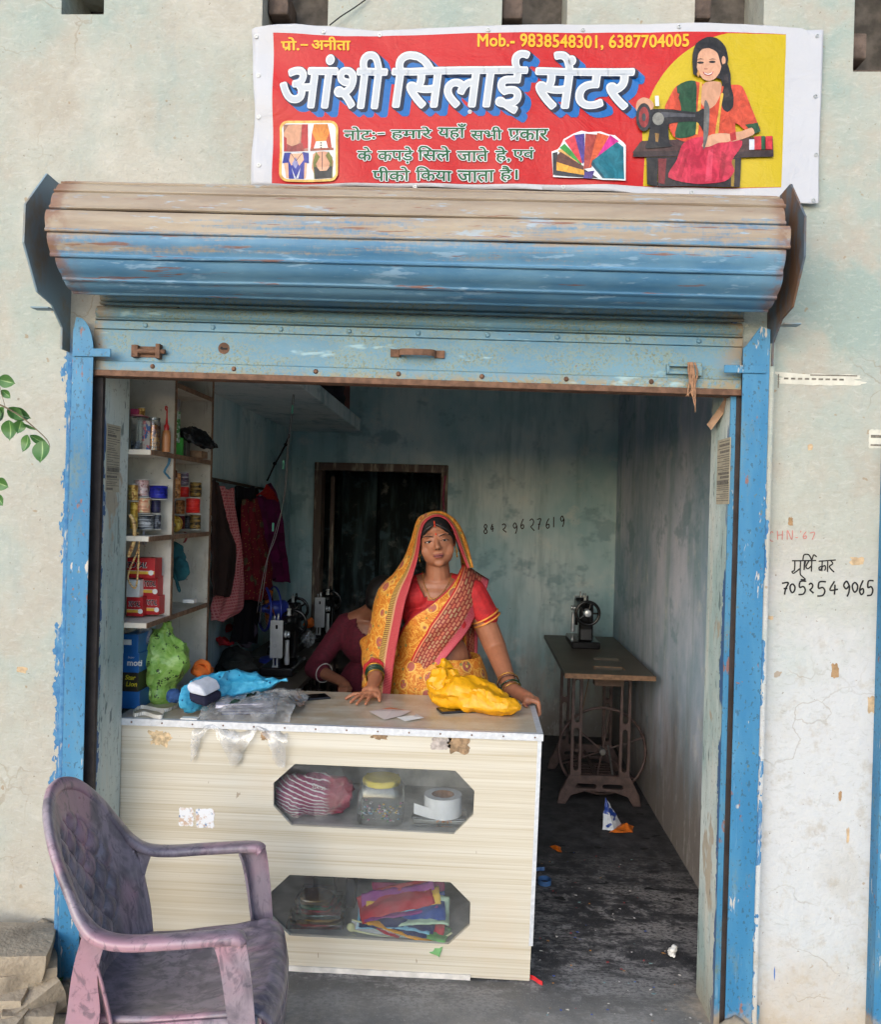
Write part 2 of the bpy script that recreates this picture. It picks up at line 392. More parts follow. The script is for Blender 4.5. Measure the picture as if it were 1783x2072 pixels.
# putlog / ventilation holes seen along the top of the picture
hz = []
for (u0, u1, v1) in ((530, 663, 53), (1015, 1147, 62), (1405, 1545, 62), (1726, 1850, 146)):
    a, b = P(u0, v1, 0), P(u1, v1, 0); hz.append((a.x, b.x, (a.z+b.z)/2, 3.62))
a, b = P(124, 30, 0), P(210, 30, 0); small = (a.x, b.x, a.z, a.z+.13)
R2 = P(1778, 1000, 0).x+.04
OPEN = (XL, XR, -.3, 2.55)
front = wall_holes(-4.5, 4.5, -.3, 4.6, 0, WT, [OPEN, (R2+.02, 3.6, -.3, 2.3), small]+hz)
fw = mk('front_wall', front, M_FRONT, B)
# jamb linings: the painted plaster inside the opening
mk('jamb', box(XL-.01, XL+.003, .0125, WT+.004, 0, 2.55), M_JAMB, B)
mk('jamb', box(XR-.003, XR+.01, -.003, WT+.004, 0, 2.55), M_JAMB, B)
M_HOLE = simple('dull_raw_brick', C(86, 80, 74), .9, .5, 14, .6, 30)  # mottled grey-brown for the backs of the holes
for h in hz+[small]:
    g = [box(h[0]-.01, h[1]+.01, WT+.002, WT+.03, h[2]-.02, h[3]+.02)]
    mk('hole_backing', g, M_HOLE, B)
# loose bricks left in the holes
M_BRK = simple('old_brick', C(104, 88, 78), .9, .4, 25, .5, 60)
for h in hz:
    for k in range(2):
        xx = lerp(h[0], h[1], .18+.5*k); mk('brick', rotz(box(xx-.05, xx+.07, .09, .19, h[2]+.0, h[2]+.055), .12*(k-.4), (xx, .15, 0)), M_BRK, B, bevel=.006)
    mk('brick', box(h[0]+.002, h[0]+.07, .06, .19, h[2]+.075, h[2]+.16), M_BRK, B, bevel=.008)
# room shell
mk('side_wall', box(LW-.12, LW, WT, YB+.12, -.1, ZC), M_ROOM, B)
mk('side_wall', box(RW, RW+.12, WT, YB+.12, -.1, ZC), M_RWALL, B)
dL, dR = P(636, 1000, YB), P(906, 1000, YB); DT = P(770, 938, YB).z
DX0, DX1 = dL.x, dR.x
back = wall_holes(LW-.12, RW+.12, -.1, ZC, YB, YB+.12, [(DX0, DX1, -.1, DT)])
mk('back_wall', back, M_ROOM, B)
mk('ceiling', box(LW-.12, RW+.12, .0+WT, YB+.12, ZC, ZC+.12), M_CEIL, B)
# back room seen through the doorway
M_DARK = plaster_room('back_room_shade', teal=(48, 56, 58), pale=(62, 70, 70))  # near-black wall colour stands in for the darkness of the unlit room
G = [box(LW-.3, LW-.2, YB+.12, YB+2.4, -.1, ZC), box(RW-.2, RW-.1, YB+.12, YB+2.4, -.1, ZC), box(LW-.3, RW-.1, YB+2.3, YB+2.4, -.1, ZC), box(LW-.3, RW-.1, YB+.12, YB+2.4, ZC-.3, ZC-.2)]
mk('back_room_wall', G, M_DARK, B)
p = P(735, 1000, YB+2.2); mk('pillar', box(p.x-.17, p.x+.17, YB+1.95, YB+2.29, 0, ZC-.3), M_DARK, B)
# outer top and roof so that the place is closed
mk('roof_slab', box(-4.5, 4.5, 0+WT+.02, YB+2.6, 4.2, 4.4), M_CEIL, B)
mk('party_wall', [box(-4.5, -4.3, WT, YB+2.6, -.1, 4.2), box(4.3, 4.5, WT, YB+2.6, -.1, 4.2), box(-4.5, 4.5, YB+2.5, YB+2.6, -.1, 4.2)], M_CEIL, B)
# loft slab
LX = P(733, 878, YB).x; LZ = P(733, 876, YB).z
mk('loft_slab', hexa([(LW+.001, .95, LZ+.03), (LX, .95, LZ+.03), (LX, YB-.001, LZ), (LW+.001, YB-.001, LZ), (LW+.001, .95, LZ+.11), (LX, .95, LZ+.11), (LX, YB-.001, LZ+.095), (LW+.001, YB-.001, LZ+.095)]), M_CEIL, B, bevel=.006)
# door frame
M_FRAME = (lambda n: (n.bump(n.noise((30, 30, 4), 4), .3, .004), n.end(n.mix(n.step(n.noise((14, 14, 2), 5, .7), .5, .66), n.mix(n.noise((60, 60, 3), 3), C(78, 60, 52), C(106, 86, 74)), C(176, 160, 138)), .6, 0, .4))[1])(Nd('weathered_brown_frame'))
D = [('door_post', box(DX0+.002, DX0+.060, YB-.025, YB+.118, 0, DT-.061)), ('door_post', box(DX1-.05, DX1-.002, YB-.025, YB+.118, 0, DT-.061)), ('door_head', box(DX0+.002, DX1-.002, YB-.025, YB+.118, DT-.060, DT-.002))]
for nm, g in D: mk(nm, g, M_FRAME, B, bevel=.004)
M_BLUEEDGE = simple('teal_paint_edge', C(84, 130, 142), .8, .3, 9, .3)
mk('inner_post', box(DX0+.10, DX0+.13, YB+.13, YB+.16, 0, DT-.1), M_FRAME, B)

# ================================================================== ROLLING SHUTTER
def shutter_paint(name, coil=False, plate=False, guide=False):
    n = Nd(name); x, y, z = n.xyz()
    blue = n.mix(n.step(n.noise((3, 8, 6), 5, .65), .3, .7), C(64, 113, 147), C(98, 138, 162))
    if guide: blue = n.mix(n.step(n.noise((6, 6, 1.5), 5, .65), .3, .7), C(42, 110, 150), C(74, 132, 164))
    col = blue; a = n.noise((2.2, 20, 14), 6, .72, off=(1, 3, 2)); b = n.noise(70, 4, .7)
    if plate: col = n.mix(.5, col, C(104, 144, 158))
    if coil:
        d = n.math('ADD', z, n.math('ADD', n.math('MULTIPLY', n.math('SUBTRACT', n.noise((1.4, 30, 26), 6, .75), .5), .36), n.math('MULTIPLY', n.math('SUBTRACT', b, .5), .12)))
        dust = n.step(d, 2.395, 2.475); col = n.mix(n.mul(dust, .93), col, n.mix(n.step(a, .3, .7), C(146, 126, 104), C(169, 152, 128)))
        col = n.mix(n.mul(n.step(n.noise((5, 14, 30), 5, .75, off=(7, 0, 2)), .58, .66), .55), col, C(150, 178, 200))
        ends = n.math('MAXIMUM', n.step(x, -1.2, -1.29), n.step(x, .80, .87)); col = n.mix(n.mul(ends, n.step(n.noise(14, 4), .35, .55), .85), col, C(122, 84, 62))
        rs = n.noise((3.5, 40, 60), 4, .7, off=(2, 5, 5)); col = n.mix(n.mul(n.step(rs, .62, .67), .85), col, C(126, 82, 62))
    else:
        zz = n.step(z, 2.1, 2.06) if plate else n.step(z, 0.0, 0.0001)
        al = n.noise(130, 3, .65, .8); al2 = n.noise((4, 9, 9), 5, .7, off=(4, 4, 4))
        if plate:
            col = n.mix(n.mul(n.step(al, .43, .54), n.step(al2, .32, .58), .6), col, C(136, 142, 112))
            col = n.mix(n.mul(n.step(n.noise(120, 3, .6, off=(3, 3, 3)), .54, .62), n.step(al2, .4, .62), .75), col, C(106, 108, 76))
            col = n.mix(n.mul(zz, n.step(n.noise(60, 3, .7, off=(1, 9, 9)), .42, .55), .85), col, C(150, 132, 96))
            col = n.mix(n.mul(n.step(n.noise((3, 10, 12), 5, .7, off=(9, 9, 1)), .6, .68), .6), col, C(168, 198, 204))
            e = n.mul(n.math('MAXIMUM', n.step(x, -1.18, -1.28), n.step(x, .72, .84)), n.step(n.noise(9, 5, .7), .42, .6)); col = n.mix(n.mul(e, .85), col, C(150, 128, 98))
        if guide:
            col = n.mix(n.mul(n.step(n.noise((60, 60, 40), 3, .65), .62, .68), n.step(n.noise(3, 4, .6), .35, .6), .8), col, C(92, 104, 84))
            dk = n.noise((95, 95, 60), 2, .6, off=(6, 1, 3)); col = n.mix(n.mul(n.step(dk, .60, .66), .7), col, C(44, 78, 96)); sm = n.noise((9, 9, 2.2), 4, .7, off=(8, 8, 2)); col = n.mix(n.mul(n.step(sm, .54, .68), n.step(dk, .3, .55), .6), col, C(104, 122, 112)); lt = n.noise((30, 30, 3), 4, .7, off=(2, 2, 9)); col = n.mix(n.mul(n.step(lt, .58, .74), .45), col, C(140, 172, 194))
            rst = n.noise((18, 18, 7), 5, .7, off=(1, 4, 4)); col = n.mix(n.mul(n.step(rst, .64, .68), .85), col, C(136, 86, 66))
            pn = n.noise((26, 26, 6), 5, .7, off=(9, 4, 4)); col = n.mix(n.mul(n.step(pn, .65, .69), .75), col, C(206, 190, 166))
            low = n.step(n.math('SUBTRACT', z, n.math('MULTIPLY', n.noise(7, 4, .7), .25)), -.02, -.08); col = n.mix(n.mul(low, .9), col, C(160, 142, 118))
        rs = n.noise(34, 3, .6, off=(2, 5, 5)); col = n.mix(n.mul(n.step(rs, .72, .76), .85), col, C(126, 82, 58))
    n.bump(n.math('ADD', n.math('MULTIPLY', b, .5), n.noise((3, 18, 18), 4)), .25, .006)
    return n.end(col, n.math('ADD', .42, n.math('MULTIPLY', b, .3)), 0, .45)
M_COIL = shutter_paint('dusty_shutter_slats', coil=True); M_PLATE = shutter_paint('stained_shutter_plate', plate=True); M_GUIDE = shutter_paint('blue_guide_paint', guide=True)
M_RUST = simple('rusted_iron', C(112, 82, 64), .75, .4, 30, .4, 80, spec=.3)
M_GREYP = (lambda n: (n.bump(n.noise(30, 3), .2, .004), n.end(n.mix(n.step(n.noise((6, 6, 4), 5, .7), .45, .7), C(122, 142, 152), C(130, 120, 106)), .6, 0, .4))[1])(Nd('dull_grey_blue_plate'))
M_RUSTPL = (lambda n: (n.bump(n.noise(30, 3), .3, .004), n.end(n.mix(n.step(n.noise((12, 12, 5), 5, .7), .4, .6), C(104, 78, 60), C(84, 96, 106)), .7, 0, .35))[1])(Nd('rusty_end_plate'))

M_SLOT = simple('dark_slot_shade', C(52, 44, 42), .7, .4, 20)  # dark brown painted in for the shade inside the guide channels
SH = thing('rolling_shutter', 'half rolled up blue steel shutter coated with dust over the shop opening', 'shutter')
TILT = -.0118
def tl(g): return [(p[0], p[1], p[2]+TILT*(p[0]+.2)) for p in g[0]], g[1]
CYC, CZC = -.12, 2.46
SX0, SX1 = -1.295, .868
def coil_slat(a0, a1, R, x0, x1, inner=.012):
    pr_ = []
    shape = [(0, -.006), (.04, -.002), (.2, .002), (.4, .0028), (.58, .001), (.78, -.0015), (.83, -.0005), (.87, .0035), (.93, .0045), (.975, .003), (1.0, -.002)]
    for t, d in shape:
        a = rad(lerp(a0, a1, t)); r = R+d; pr_.append((CYC+r*math.cos(a), CZC+r*math.sin(a)))
    for t, d in reversed(shape):
        a = rad(lerp(a0, a1, t)); r = R+d-.003; pr_.append((CYC+r*math.cos(a), CZC+r*math.sin(a)))
    k = len(shape); n = 44; V, F = [], []
    for i in range(n+1):
        xx = lerp(x0, x1, i/n)
        for (yy, zz) in pr_: V.append((xx, yy+.0045*noise.noise((xx*2.2, a0*.31, 0))+.0022*noise.noise((xx*7, a0*.7, 3)), zz+.0035*noise.noise((xx*1.6, a0*.5, 7))))
    m = 2*k
    for i in range(n):
        for j in range(m): F.append((i*m+j, i*m+(j+1) % m, (i+1)*m+(j+1) % m, (i+1)*m+j))
    F += [(j, j+1, m-2-j, m-1-j) for j in range(k-1)]+[(n*m+j, n*m+j+1, n*m+m-2-j, n*m+m-1-j) for j in range(k-1)]
    return V, F
ANG = [106, 123, 143.6, 167, 190.4, 214.9, 242, 266]
random.seed(3)
for i in range(len(ANG)-1):
    mk('slat', tl(coil_slat(ANG[i], ANG[i+1], .17+.0004*i, SX0+random.uniform(-.006, .010), SX1+random.uniform(-.01, .006))), M_COIL, SH, smooth=35)
# hidden turns of the roll inside
mk('roll_core', tl(lathe([(.155, SX0+.03), (.155, SX1-.03)], 40, 'x', (0, CYC, CZC))), M_RUST, SH, smooth=40)
# straight curtain under the roll
def curtain(z0, z1, y, x0, x1):
    shape = [(0, .008), (.08, .002), (.3, -.007), (.5, -.009), (.72, -.004), (.80, .002), (.86, -.007), (.93, -.009), (1, .0)]
    f = [(y+d, lerp(z0, z1, t)) for t, d in shape]; b_ = [(yy+.003, zz) for yy, zz in reversed(f)]
    return prismx(f+b_, x0, x1)
mk('slat', tl(curtain(2.345, 2.284, -.008, -1.262, .835)), M_PLATE, SH, smooth=35)
mk('slat', tl(curtain(2.282, 2.232, -.008, -1.275, .832)), M_PLATE, SH, smooth=35)
mk('slat', tl(curtain(2.41, 2.347, .0, -1.275, .84)), M_COIL, SH, smooth=35)
mk('rivet_strip', tl(box(-1.275, .832, -.02, -.006, 2.203, 2.230)), M_PLATE, SH, bevel=.002)
mk('bottom_plate', tl(box(-1.280, .832, -.014, -.004, 2.098, 2.2025)), M_PLATE, SH, bevel=.002)
mk('bottom_angle', tl([box(-1.30, .830, -.022, -.005, 2.066, 2.097), box(-1.30, .83, -.030, .03, 2.056, 2.0655)][0]), M_PLATE, SH, bevel=.002)
mk('bottom_edge', tl(box(-1.285, .828, -.034, .03, 2.046, 2.0655)), M_RUST, SH, bevel=.002)
for i in range(9):
    xx = lerp(-1.17, .76, (i+.3)/8.6); mk('rivet', tl(lathe([(.0001, -.026), (.005, -.0255), (.0085, -.021), (.009, -.0195)], 10, 'y', (xx, 0, 2.2165))), M_PLATE, SH, smooth=40)
for i in range(7):
    xx = lerp(-1.13, .6, (i+.2)/6.4); mk('rivet', tl(lathe([(.0001, -.028), (.005, -.0275), (.008, -.023), (.0085, -.0215)], 10, 'y', (xx, 0, 2.083))), M_RUST, SH, smooth=40)
# handle
c = P(845, 716, -.02); hx, hz_ = c.x, c.z+.012*(c.x+.2)
hg = [box(hx-.088, hx-.055, -.0225, -.0145, hz_-.012, hz_+.012), box(hx+.055, hx+.088, -.0225, -.0145, hz_-.012, hz_+.012),
      strip(spline([(hx-.06, -.02, hz_), (hx-.052, -.042, hz_), (hx-.03, -.05, hz_), (hx+.03, -.05, hz_), (hx+.052, -.042, hz_), (hx+.06, -.02, hz_)], 16), .02, (0, 0, 1), .004)]
mk('handle', [tl(g) for g in hg], M_RUST, SH, smooth=35)
# sliding bolts
def bolt(u, v, par, nm='sliding_bolt'):
    c = P(u, v, -.02); x_, z_ = c.x, c.z
    g = [box(x_-.052, x_-.03, -.034, -.0135, z_-.02, z_+.02), box(x_+.03, x_+.045, -.038, -.0135, z_-.024, z_+.024), box(x_-.03, x_+.03, -.0175, -.0135, z_-.018, z_+.018), tube([(x_-.05, -.027, z_), (x_+.06, -.027, z_)], .008, 10)]
    mk(nm, g, M_RUST, par, bevel=.002)
bolt(300, 712, SH)
c = P(1385, 748, -.02); mk('sliding_bolt', [box(c.x-.055, c.x+.02, -.030, -.0135, c.z-.016, c.z-.008), box(c.x-.055, c.x+.02, -.030, -.0135, c.z+.008, c.z+.016), box(c.x-.057, c.x-.048, -.030, -.0135, c.z-.016, c.z+.016), box(c.x+.022, c.x+.052, -.036, -.0135, c.z-.022, c.z+.02)], M_PLATE, SH, bevel=.002)
# frayed jute tie hanging from the bolt
M_JUTE = simple('frayed_jute', C(150, 112, 84), .9, .35, 90)
random.seed(5); G = []
for k in range(7):
    x0 = c.x+.016+random.uniform(-.008, .012); pts = [(x0, -.036, c.z+.02), (x0+random.uniform(-.008, .01), -.044, c.z-.02), (x0+random.uniform(-.015, .014), -.05, c.z-.05-random.random()*.03), (x0+random.uniform(-.02, .02), -.05, c.z-.075-random.random()*.07)]
    G.append(tube(spline(pts, 9), [.0032, .0034, .0034, .0032, .003, .0026, .0022, .0018, .001], 5))
tag(mk('jute_tie', G, M_JUTE, smooth=60), 'frayed brown jute tie hanging from the bolt at the shutter bottom right', 'string')
# keyhole
c = P(453, 705, -.0145); mk('keyhole', [lathe([(.0001, -.0165), (.005, -.0163), (.005, -.013)], 10, 'y', (c.x-.007, 0, c.z)), box(c.x-.007, c.x+.012, -.0163, -.013, c.z-.005, c.z+.001)], simple('keyhole_black', (.01, .01, .01), .8), SH)
mk('keyhole_rim', [lathe([(.019, -.0154), (.019, -.0135)], 14, 'y', (c.x+.0, 0, c.z))], M_RUST, SH)
# end plates of the roll
plate = [(-.165, 2.664), (-.282, 2.525), (-.285, 2.41), (-.205, 2.285), (-.12, 2.268), (-.052, 2.21), (-.050, 2.14), (.0, 2.14), (.0, 2.62), (-.08, 2.66)]
mk('end_plate', prismx(plate, -1.372, -1.366), M_GREYP, SH)
mk('end_plate', prismx([(a, b-.013) for a, b in plate], .912, .918), M_RUSTPL, SH)
for (x0, x1, z0) in ((-1.425, -1.373, 2.49), (.919, .965, 2.475)):
    mk('wall_bracket', box(x0, x1, -.014, -.001, z0, z0+.07), M_GUIDE, SH, bevel=.002)
    mk('bracket_bolt', lathe([(.0001, -.021), (.009, -.02), (.009, -.0142)], 8, 'y', ((x0+x1)/2-.008*(1 if x0 < 0 else -1), 0, z0+.035)), M_RUST, SH)
mk('wall_bracket', box(-1.43, -1.373, -.13, -.09, 2.254, 2.258), M_GREYP, SH); mk('wall_bracket', box(.919, .97, -.13, -.09, 2.24, 2.244), M_GREYP, SH)
# side guides: channels
def guide(x0, x1, side, top):
    inner = x1 if side < 0 else x0
    fl = prism(top, -.050, -.046)
    web = box(x0, x0+.004, -.0458, .03, 0, 2.14) if side < 0 else box(x1-.004, x1, -.0458, .03, 0, 2.14)
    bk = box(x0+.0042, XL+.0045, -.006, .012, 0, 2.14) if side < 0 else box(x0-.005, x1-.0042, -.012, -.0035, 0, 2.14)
    if side > 0: mk('guide_lip', box(XR-.0045, x0-.0055, -.010, -.0035, 0, 2.14), M_GUIDE, SH)
    mk('slot_shade_box', bk, M_SLOT, SH); return mk('guide_channel', [fl, web], M_GUIDE, SH)
gl0, gl1 = -1.331, -1.262
tl_top = [(gl0, 0), (gl1, 0), (gl1, 2.12)]+[(gl1-.055*(1-math.cos(t)), 2.13+.115*math.sin(t)) for t in [rad(q) for q in (15, 30, 45, 60, 75)]]+[(gl0+.01, 2.245), (gl0, 2.2)]
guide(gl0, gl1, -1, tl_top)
gr0, gr1 = .824, .906
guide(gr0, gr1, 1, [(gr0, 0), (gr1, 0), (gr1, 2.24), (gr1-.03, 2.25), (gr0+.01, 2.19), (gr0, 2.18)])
mk('mortar_fillet', box(gl0-.02, gl0-.001, -.045, -.001, .0, 2.1), M_FRONT, B, bevel=.006)
mk('mortar_fillet', box(gr1+.001, gr1+.02, -.045, -.001, .0, 2.2), M_FRONT, B, bevel=.006)
# shade in the channel gap comes from the dark boxes built above
# latch tongues on the guides
c = P(186, 714, -.055); mk('latch_tongue', [box(gl0+.004, c.x+.062, -.056, -.0502, c.z-.012, c.z+.014)], M_GUIDE, SH, bevel=.001)
c = P(1502, 747, -.055); mk('latch_tongue', [box(c.x-.055, gr1-.012, -.056, -.0502, c.z-.012, c.z+.012)], M_GUIDE, SH, bevel=.001)
# cement lump and rust at the guide feet
M_CEM = simple('cement_lump', C(150, 138, 120), .95, .35, 14, .6, 40)
def lump(c, r, sd, name='cement_lump', mat=None, par=None):
    g = ell(c, r, 22, 14); g = ([Vector(p)+(Vector(p)-Vector(c))*(.35*fb((p[0]*14+sd, p[1]*14, p[2]*14))) for p in g[0]], g[1]); return mk(name, g, mat or M_CEM, par, smooth=50)
lump((-1.30, -.065, .02), (.05, .035, .05), 3, par=B); lump((.862, -.06, .03), (.06, .03, .05), 7, par=B); lump((-1.40, -.02, .16), (.05, .022, .1), 9, par=B)
mk('floor_bolt', tube([(.93, -.03, .045), (.93, -.03, .10), (.905, -.03, .10)], .008, 8), M_GUIDE, SH)

# neighbouring shutter at the right edge of the picture
N2 = thing('neighbour_shutter', 'blue shutter guide of the next shop at the right edge', 'shutter')
mk('guide_channel', [box(R2-.035, R2+.05, -.05, -.046, 0, 1.9), box(R2-.035, R2-.031, -.0458, .03, 0, 1.9), box(R2+.046, R2+.05, -.0458, -.02, 0, 1.9)], M_GUIDE, N2)
for k in range(22):
    mk('slat', mv(curtain(.085*(k+1), .085*k, .02, R2, 3.65), 0, 0, .01), M_GUIDE, N2, smooth=35)

# ================================================================== COUNTER
from mathutils.geometry import tessellate_polygon
CY0, CY1, CZT = .212, .745, .872
CXL, CXR = XL-.02, .244
def laminate(name, ax='x'):
    n = Nd(name)
    s1 = n.noise((.9, .9, 190), 3, .6, off=(2, 0, 0)); s2 = n.noise((.5, .5, 30), 3, .6, off=(5, 0, 1)); s3 = n.noise((1.5, 1.5, 420), 2, .5)
    if ax == 'y': s1 = n.noise((.9, 160, .9), 3, .6); s2 = n.noise((.5, 38, .5), 3, .6); s3 = n.noise((1.5, 380, 1.5), 2, .5)
    col = n.mix(n.step(s2, .3, .7), C(187, 176, 154), C(202, 195, 180)); col = n.mix(n.mul(n.step(s1, .5, .68), .6), col, C(168, 153, 126))
    col = n.mix(n.mul(n.step(s3, .5, .7), .4), col, C(212, 207, 194)); col = n.mix(n.mul(n.step(n.noise(3, 5), .5, .8), .22), col, C(206, 170, 130))
    sc = n.noise((40, 40, 12), 2, .5, off=(9, 2, 2)); col = n.mix(n.mul(n.step(sc, .75, .77), .6), col, C(130, 108, 84))
    if ax == 'y': col = n.mix(n.mul(n.step(n.noise(9, 5, .7), .3, .75), .6), col, C(164, 136, 98))
    n.bump(n.noise(90, 2), .04, .002); return n.end(col, .38 if ax == 'x' else .28, 0, .45)
M_LAM = laminate('beige_stripe_laminate'); M_TOP = laminate('beige_top_laminate', 'y')
M_ALU = simple('aluminium_strip', C(204, 206, 210), .4, .12, 60, .1, metal=.25)
M_INN = simple('grey_cabinet_lining', C(198, 195, 192), .7, .25, 12)
CT = thing('counter', 'beige striped laminate shop counter with two octagonal glass windows', 'counter')
def zq(zx, zy): return (880+zx*.4599)*.59314, (2550+zy*.4599)*.59314
O1 = [zq(*q) for q in ((115, 262), (275, 120), (1465, 170), (1607, 320), (1597, 500), (1455, 640), (250, 577), (115, 430))]
O2 = [zq(*q) for q in ((88, 1078), (235, 942), (1430, 997), (1576, 1145), (1572, 1315), (1415, 1457), (235, 1392), (88, 1245))]
oct1 = [(P(u, v, CY0).x, P(u, v, CY0).z) for u, v in O1]; oct2 = [(P(u, v, CY0).x, P(u, v, CY0).z) for u, v in O2]
CZB = .012
outer = [(CXL, CZB), (CXR-.016, CZB-.006), (CXR, CZT-.012), (CXL, CZT-.012)]
def panel_holes(outer, holes, y0, y1):
    polys = [[Vector((a, b, 0)) for a, b in outer]]+[[Vector((a, b, 0)) for a, b in h] for h in holes]
    tri = tessellate_polygon(polys); pts = [p for q in polys for p in q]
    V = [(p.x, y0, p.y) for p in pts]+[(p.x, y1, p.y) for p in pts]; n = len(pts); F = [tuple(t) for t in tri]+[tuple(i+n for i in reversed(t)) for t in tri]; k = 0
    for q in polys:
        m = len(q); F += [(k+i, k+(i+1) % m, n+k+(i+1) % m, n+k+i) for i in range(m)]; k += m
    return V, F
mk('front_panel', panel_holes(outer, [oct1, oct2], CY0, CY0+.016), M_LAM, CT)
mk('side_panel', hexa([(CXR-.018, CY0+.017, CZT-.013), (CXR-.001, CY0+.017, CZT-.013), (CXR-.017, CY0+.017, .006), (CXR-.034, CY0+.017, .006), (CXR-.018, CY1-.02, CZT-.013), (CXR-.001, CY1-.02, CZT-.013), (CXR-.017, CY1-.02, .006), (CXR-.034, CY1-.02, .006)]), M_LAM, CT)
mk('side_panel', box(CXL, CXL+.018, CY0+.017, CY1-.02, .0, CZT-.013), M_LAM, CT)
mk('top', box(CXL-.005, CXR+.006, CY0-.006, CY1, CZT-.012, CZT), M_TOP, CT, bevel=.0015)
mk('edge_trim', [box(CXL, CXR+.009, CY0-.009, CY0-.0062, CZT-.022, CZT+.002), box(CXL, CXR+.009, CY0-.0062, CY0+.012, CZT+.0003, CZT+.002)], M_ALU, CT)
mk('edge_trim', [box(CXR+.0062, CXR+.009, CY0-.006, CY1, CZT-.02, CZT+.002), box(CXR-.012, CXR+.0062, CY0+.0125, CY1, CZT+.0003, CZT+.002)], M_ALU, CT)
mk('edge_trim', hexa([(CXR-.010, CY0-.003, CZT-.024), (CXR+.004, CY0-.003, CZT-.024), (CXR-.008, CY0-.003, .13), (CXR-.022, CY0-.003, .13), (CXR-.010, CY0-.0003, CZT-.024), (CXR+.004, CY0-.0003, CZT-.024), (CXR-.008, CY0-.0003, .13), (CXR-.022, CY0-.0003, .13)]), M_ALU, CT)
for i in range(14):
    xx = lerp(CXL+.06, CXR-.02, i/13); mk('screw', lathe([(.0001, CY0-.0102), (.0032, CY0-.0100), (.0034, CY0-.0090)], 8, 'y', (xx, 0, CZT-.010)), M_RUST, CT)
mk('skirting', box(-.93, .02, CY0-.006, CY0-.0005, -.004, .018), simple('white_skirting', C(214, 208, 200), .6, .2, 20), CT)
# inside: shelf, floor, back
S1 = min(z for x, z in oct1)-.006; S2 = min(z for x, z in oct2)-.006
mk('shelf', box(CXL+.02, CXR-.036, CY0+.018, CY1-.035, S1-.014, S1), M_INN, CT); mk('shelf', box(CXL+.02, CXR-.036, CY0+.018, CY1-.035, S2-.014, S2), M_INN, CT)
mk('back_panel', box(CXL+.02, CXR-.036, CY1-.032, CY1-.02, .02, CZT-.014), M_INN, CT)
def glass(name, tint=(1, 1, 1, 1), rough=.02, fac=.10, haze=0.):
    n = Nd(name); t = n.n('ShaderNodeBsdfTransparent'); t.inputs[0].default_value = tint; g = n.n('ShaderNodeBsdfGlossy'); g.inputs['Roughness'].default_value = rough
    fr = n.n('ShaderNodeFresnel'); fr.inputs[0].default_value = 1.5; m = n.n('ShaderNodeMixShader'); n.L(n.math('ADD', n.math('MULTIPLY', fr.outputs[0], .9), fac), m.inputs[0])
    n.L(t.outputs[0], m.inputs[1]); n.L(g.outputs[0], m.inputs[2]); out = n.t.nodes['Material Output']; last = m.outputs[0]
    if haze:
        d = n.n('ShaderNodeBsdfDiffuse'); d.inputs[0].default_value = (.8, .8, .8, 1); m2 = n.n('ShaderNodeMixShader')
        n.val(n.mul(n.step(n.noise(14, 5, .7), .2, .8), haze), m2.inputs[0]); n.L(last, m2.inputs[1]); n.L(d.outputs[0], m2.inputs[2]); last = m2.outputs[0]
    n.L(last, out.inputs[0]); return n.m
M_GLASS = glass('hazy_window_glass', (.95, .97, .97, 1), .03, .02, .05)  # faint patchy white haze mixed into the panes
for o_ in (oct1, oct2):
    cx = sum(a for a, b in o_)/8; cz = sum(b for a, b in o_)/8
    mk('window_pane', prism([(cx+(a-cx)*1.02, cz+(b-cz)*1.06) for a, b in o_], CY0+.0165, CY0+.0205), M_GLASS, CT)
# torn stickers and glue marks on the front
def torn(name, u0, v0, u1, v1, y, mat, sd, par, rag=.10, n=44):
    random.seed(sd); a, b = P(u0, v0, y), P(u1, v1, y); pts = []
    for i in range(n):
        an = 2*math.pi*i/n; c_, s_ = math.cos(an), math.sin(an); k = 1/max(abs(c_), abs(s_))*(.94+rag*(1.1*fb((c_*2.1+sd*3.7, s_*2.1, sd), 4)+random.uniform(-.35, .35)))
        pts.append((lerp(a.x, b.x, .5+.5*c_*k), lerp(a.z, b.z, .5+.5*s_*k)))
    return mk(name, prism(pts, y-.0012, y-.0002), mat, par)
M_PAP = (lambda n: (n.bump(n.noise(60, 4), .3, .003), n.end(n.mix(n.step(n.noise((40, 40, 40), 4, .7), .5, .62), C(222, 222, 224), n.mix(n.step(n.noise(55, 2, off=(4, 1, 1)), .55, .6), C(196, 170, 150), C(104, 132, 168))), .8, 0, .2))[1])(Nd('torn_printed_paper'))
M_GLUE = simple('glue_scab', C(150, 122, 92), .8, .45, 60, .5, 90); M_SILV = simple('torn_foil', C(176, 164, 156), .4, .4, 50, .6, 70)
torn('torn_sticker', 362, 1632, 392, 1672, CY0, M_PAP, 1, CT); torn('torn_sticker', 396, 1634, 434, 1676, CY0, M_PAP, 2, CT)
torn('glue_mark', 872, 1492, 912, 1518, CY0, M_SILV, 3, CT, .2); torn('glue_mark', 908, 1490, 950, 1524, CY0, M_GLUE, 4, CT, .3)
torn('glue_mark', 752, 1478, 782, 1496, CY0, M_GLUE, 5, CT, .35); torn('glue_mark', 305, 1478, 342, 1510, CY0, simple('pale_glue', C(206, 180, 142), .8, .4, 60), 6, CT, .4); torn('glue_mark', 528, 1478, 548, 1498, CY0, M_GLUE, 8, CT, .3)

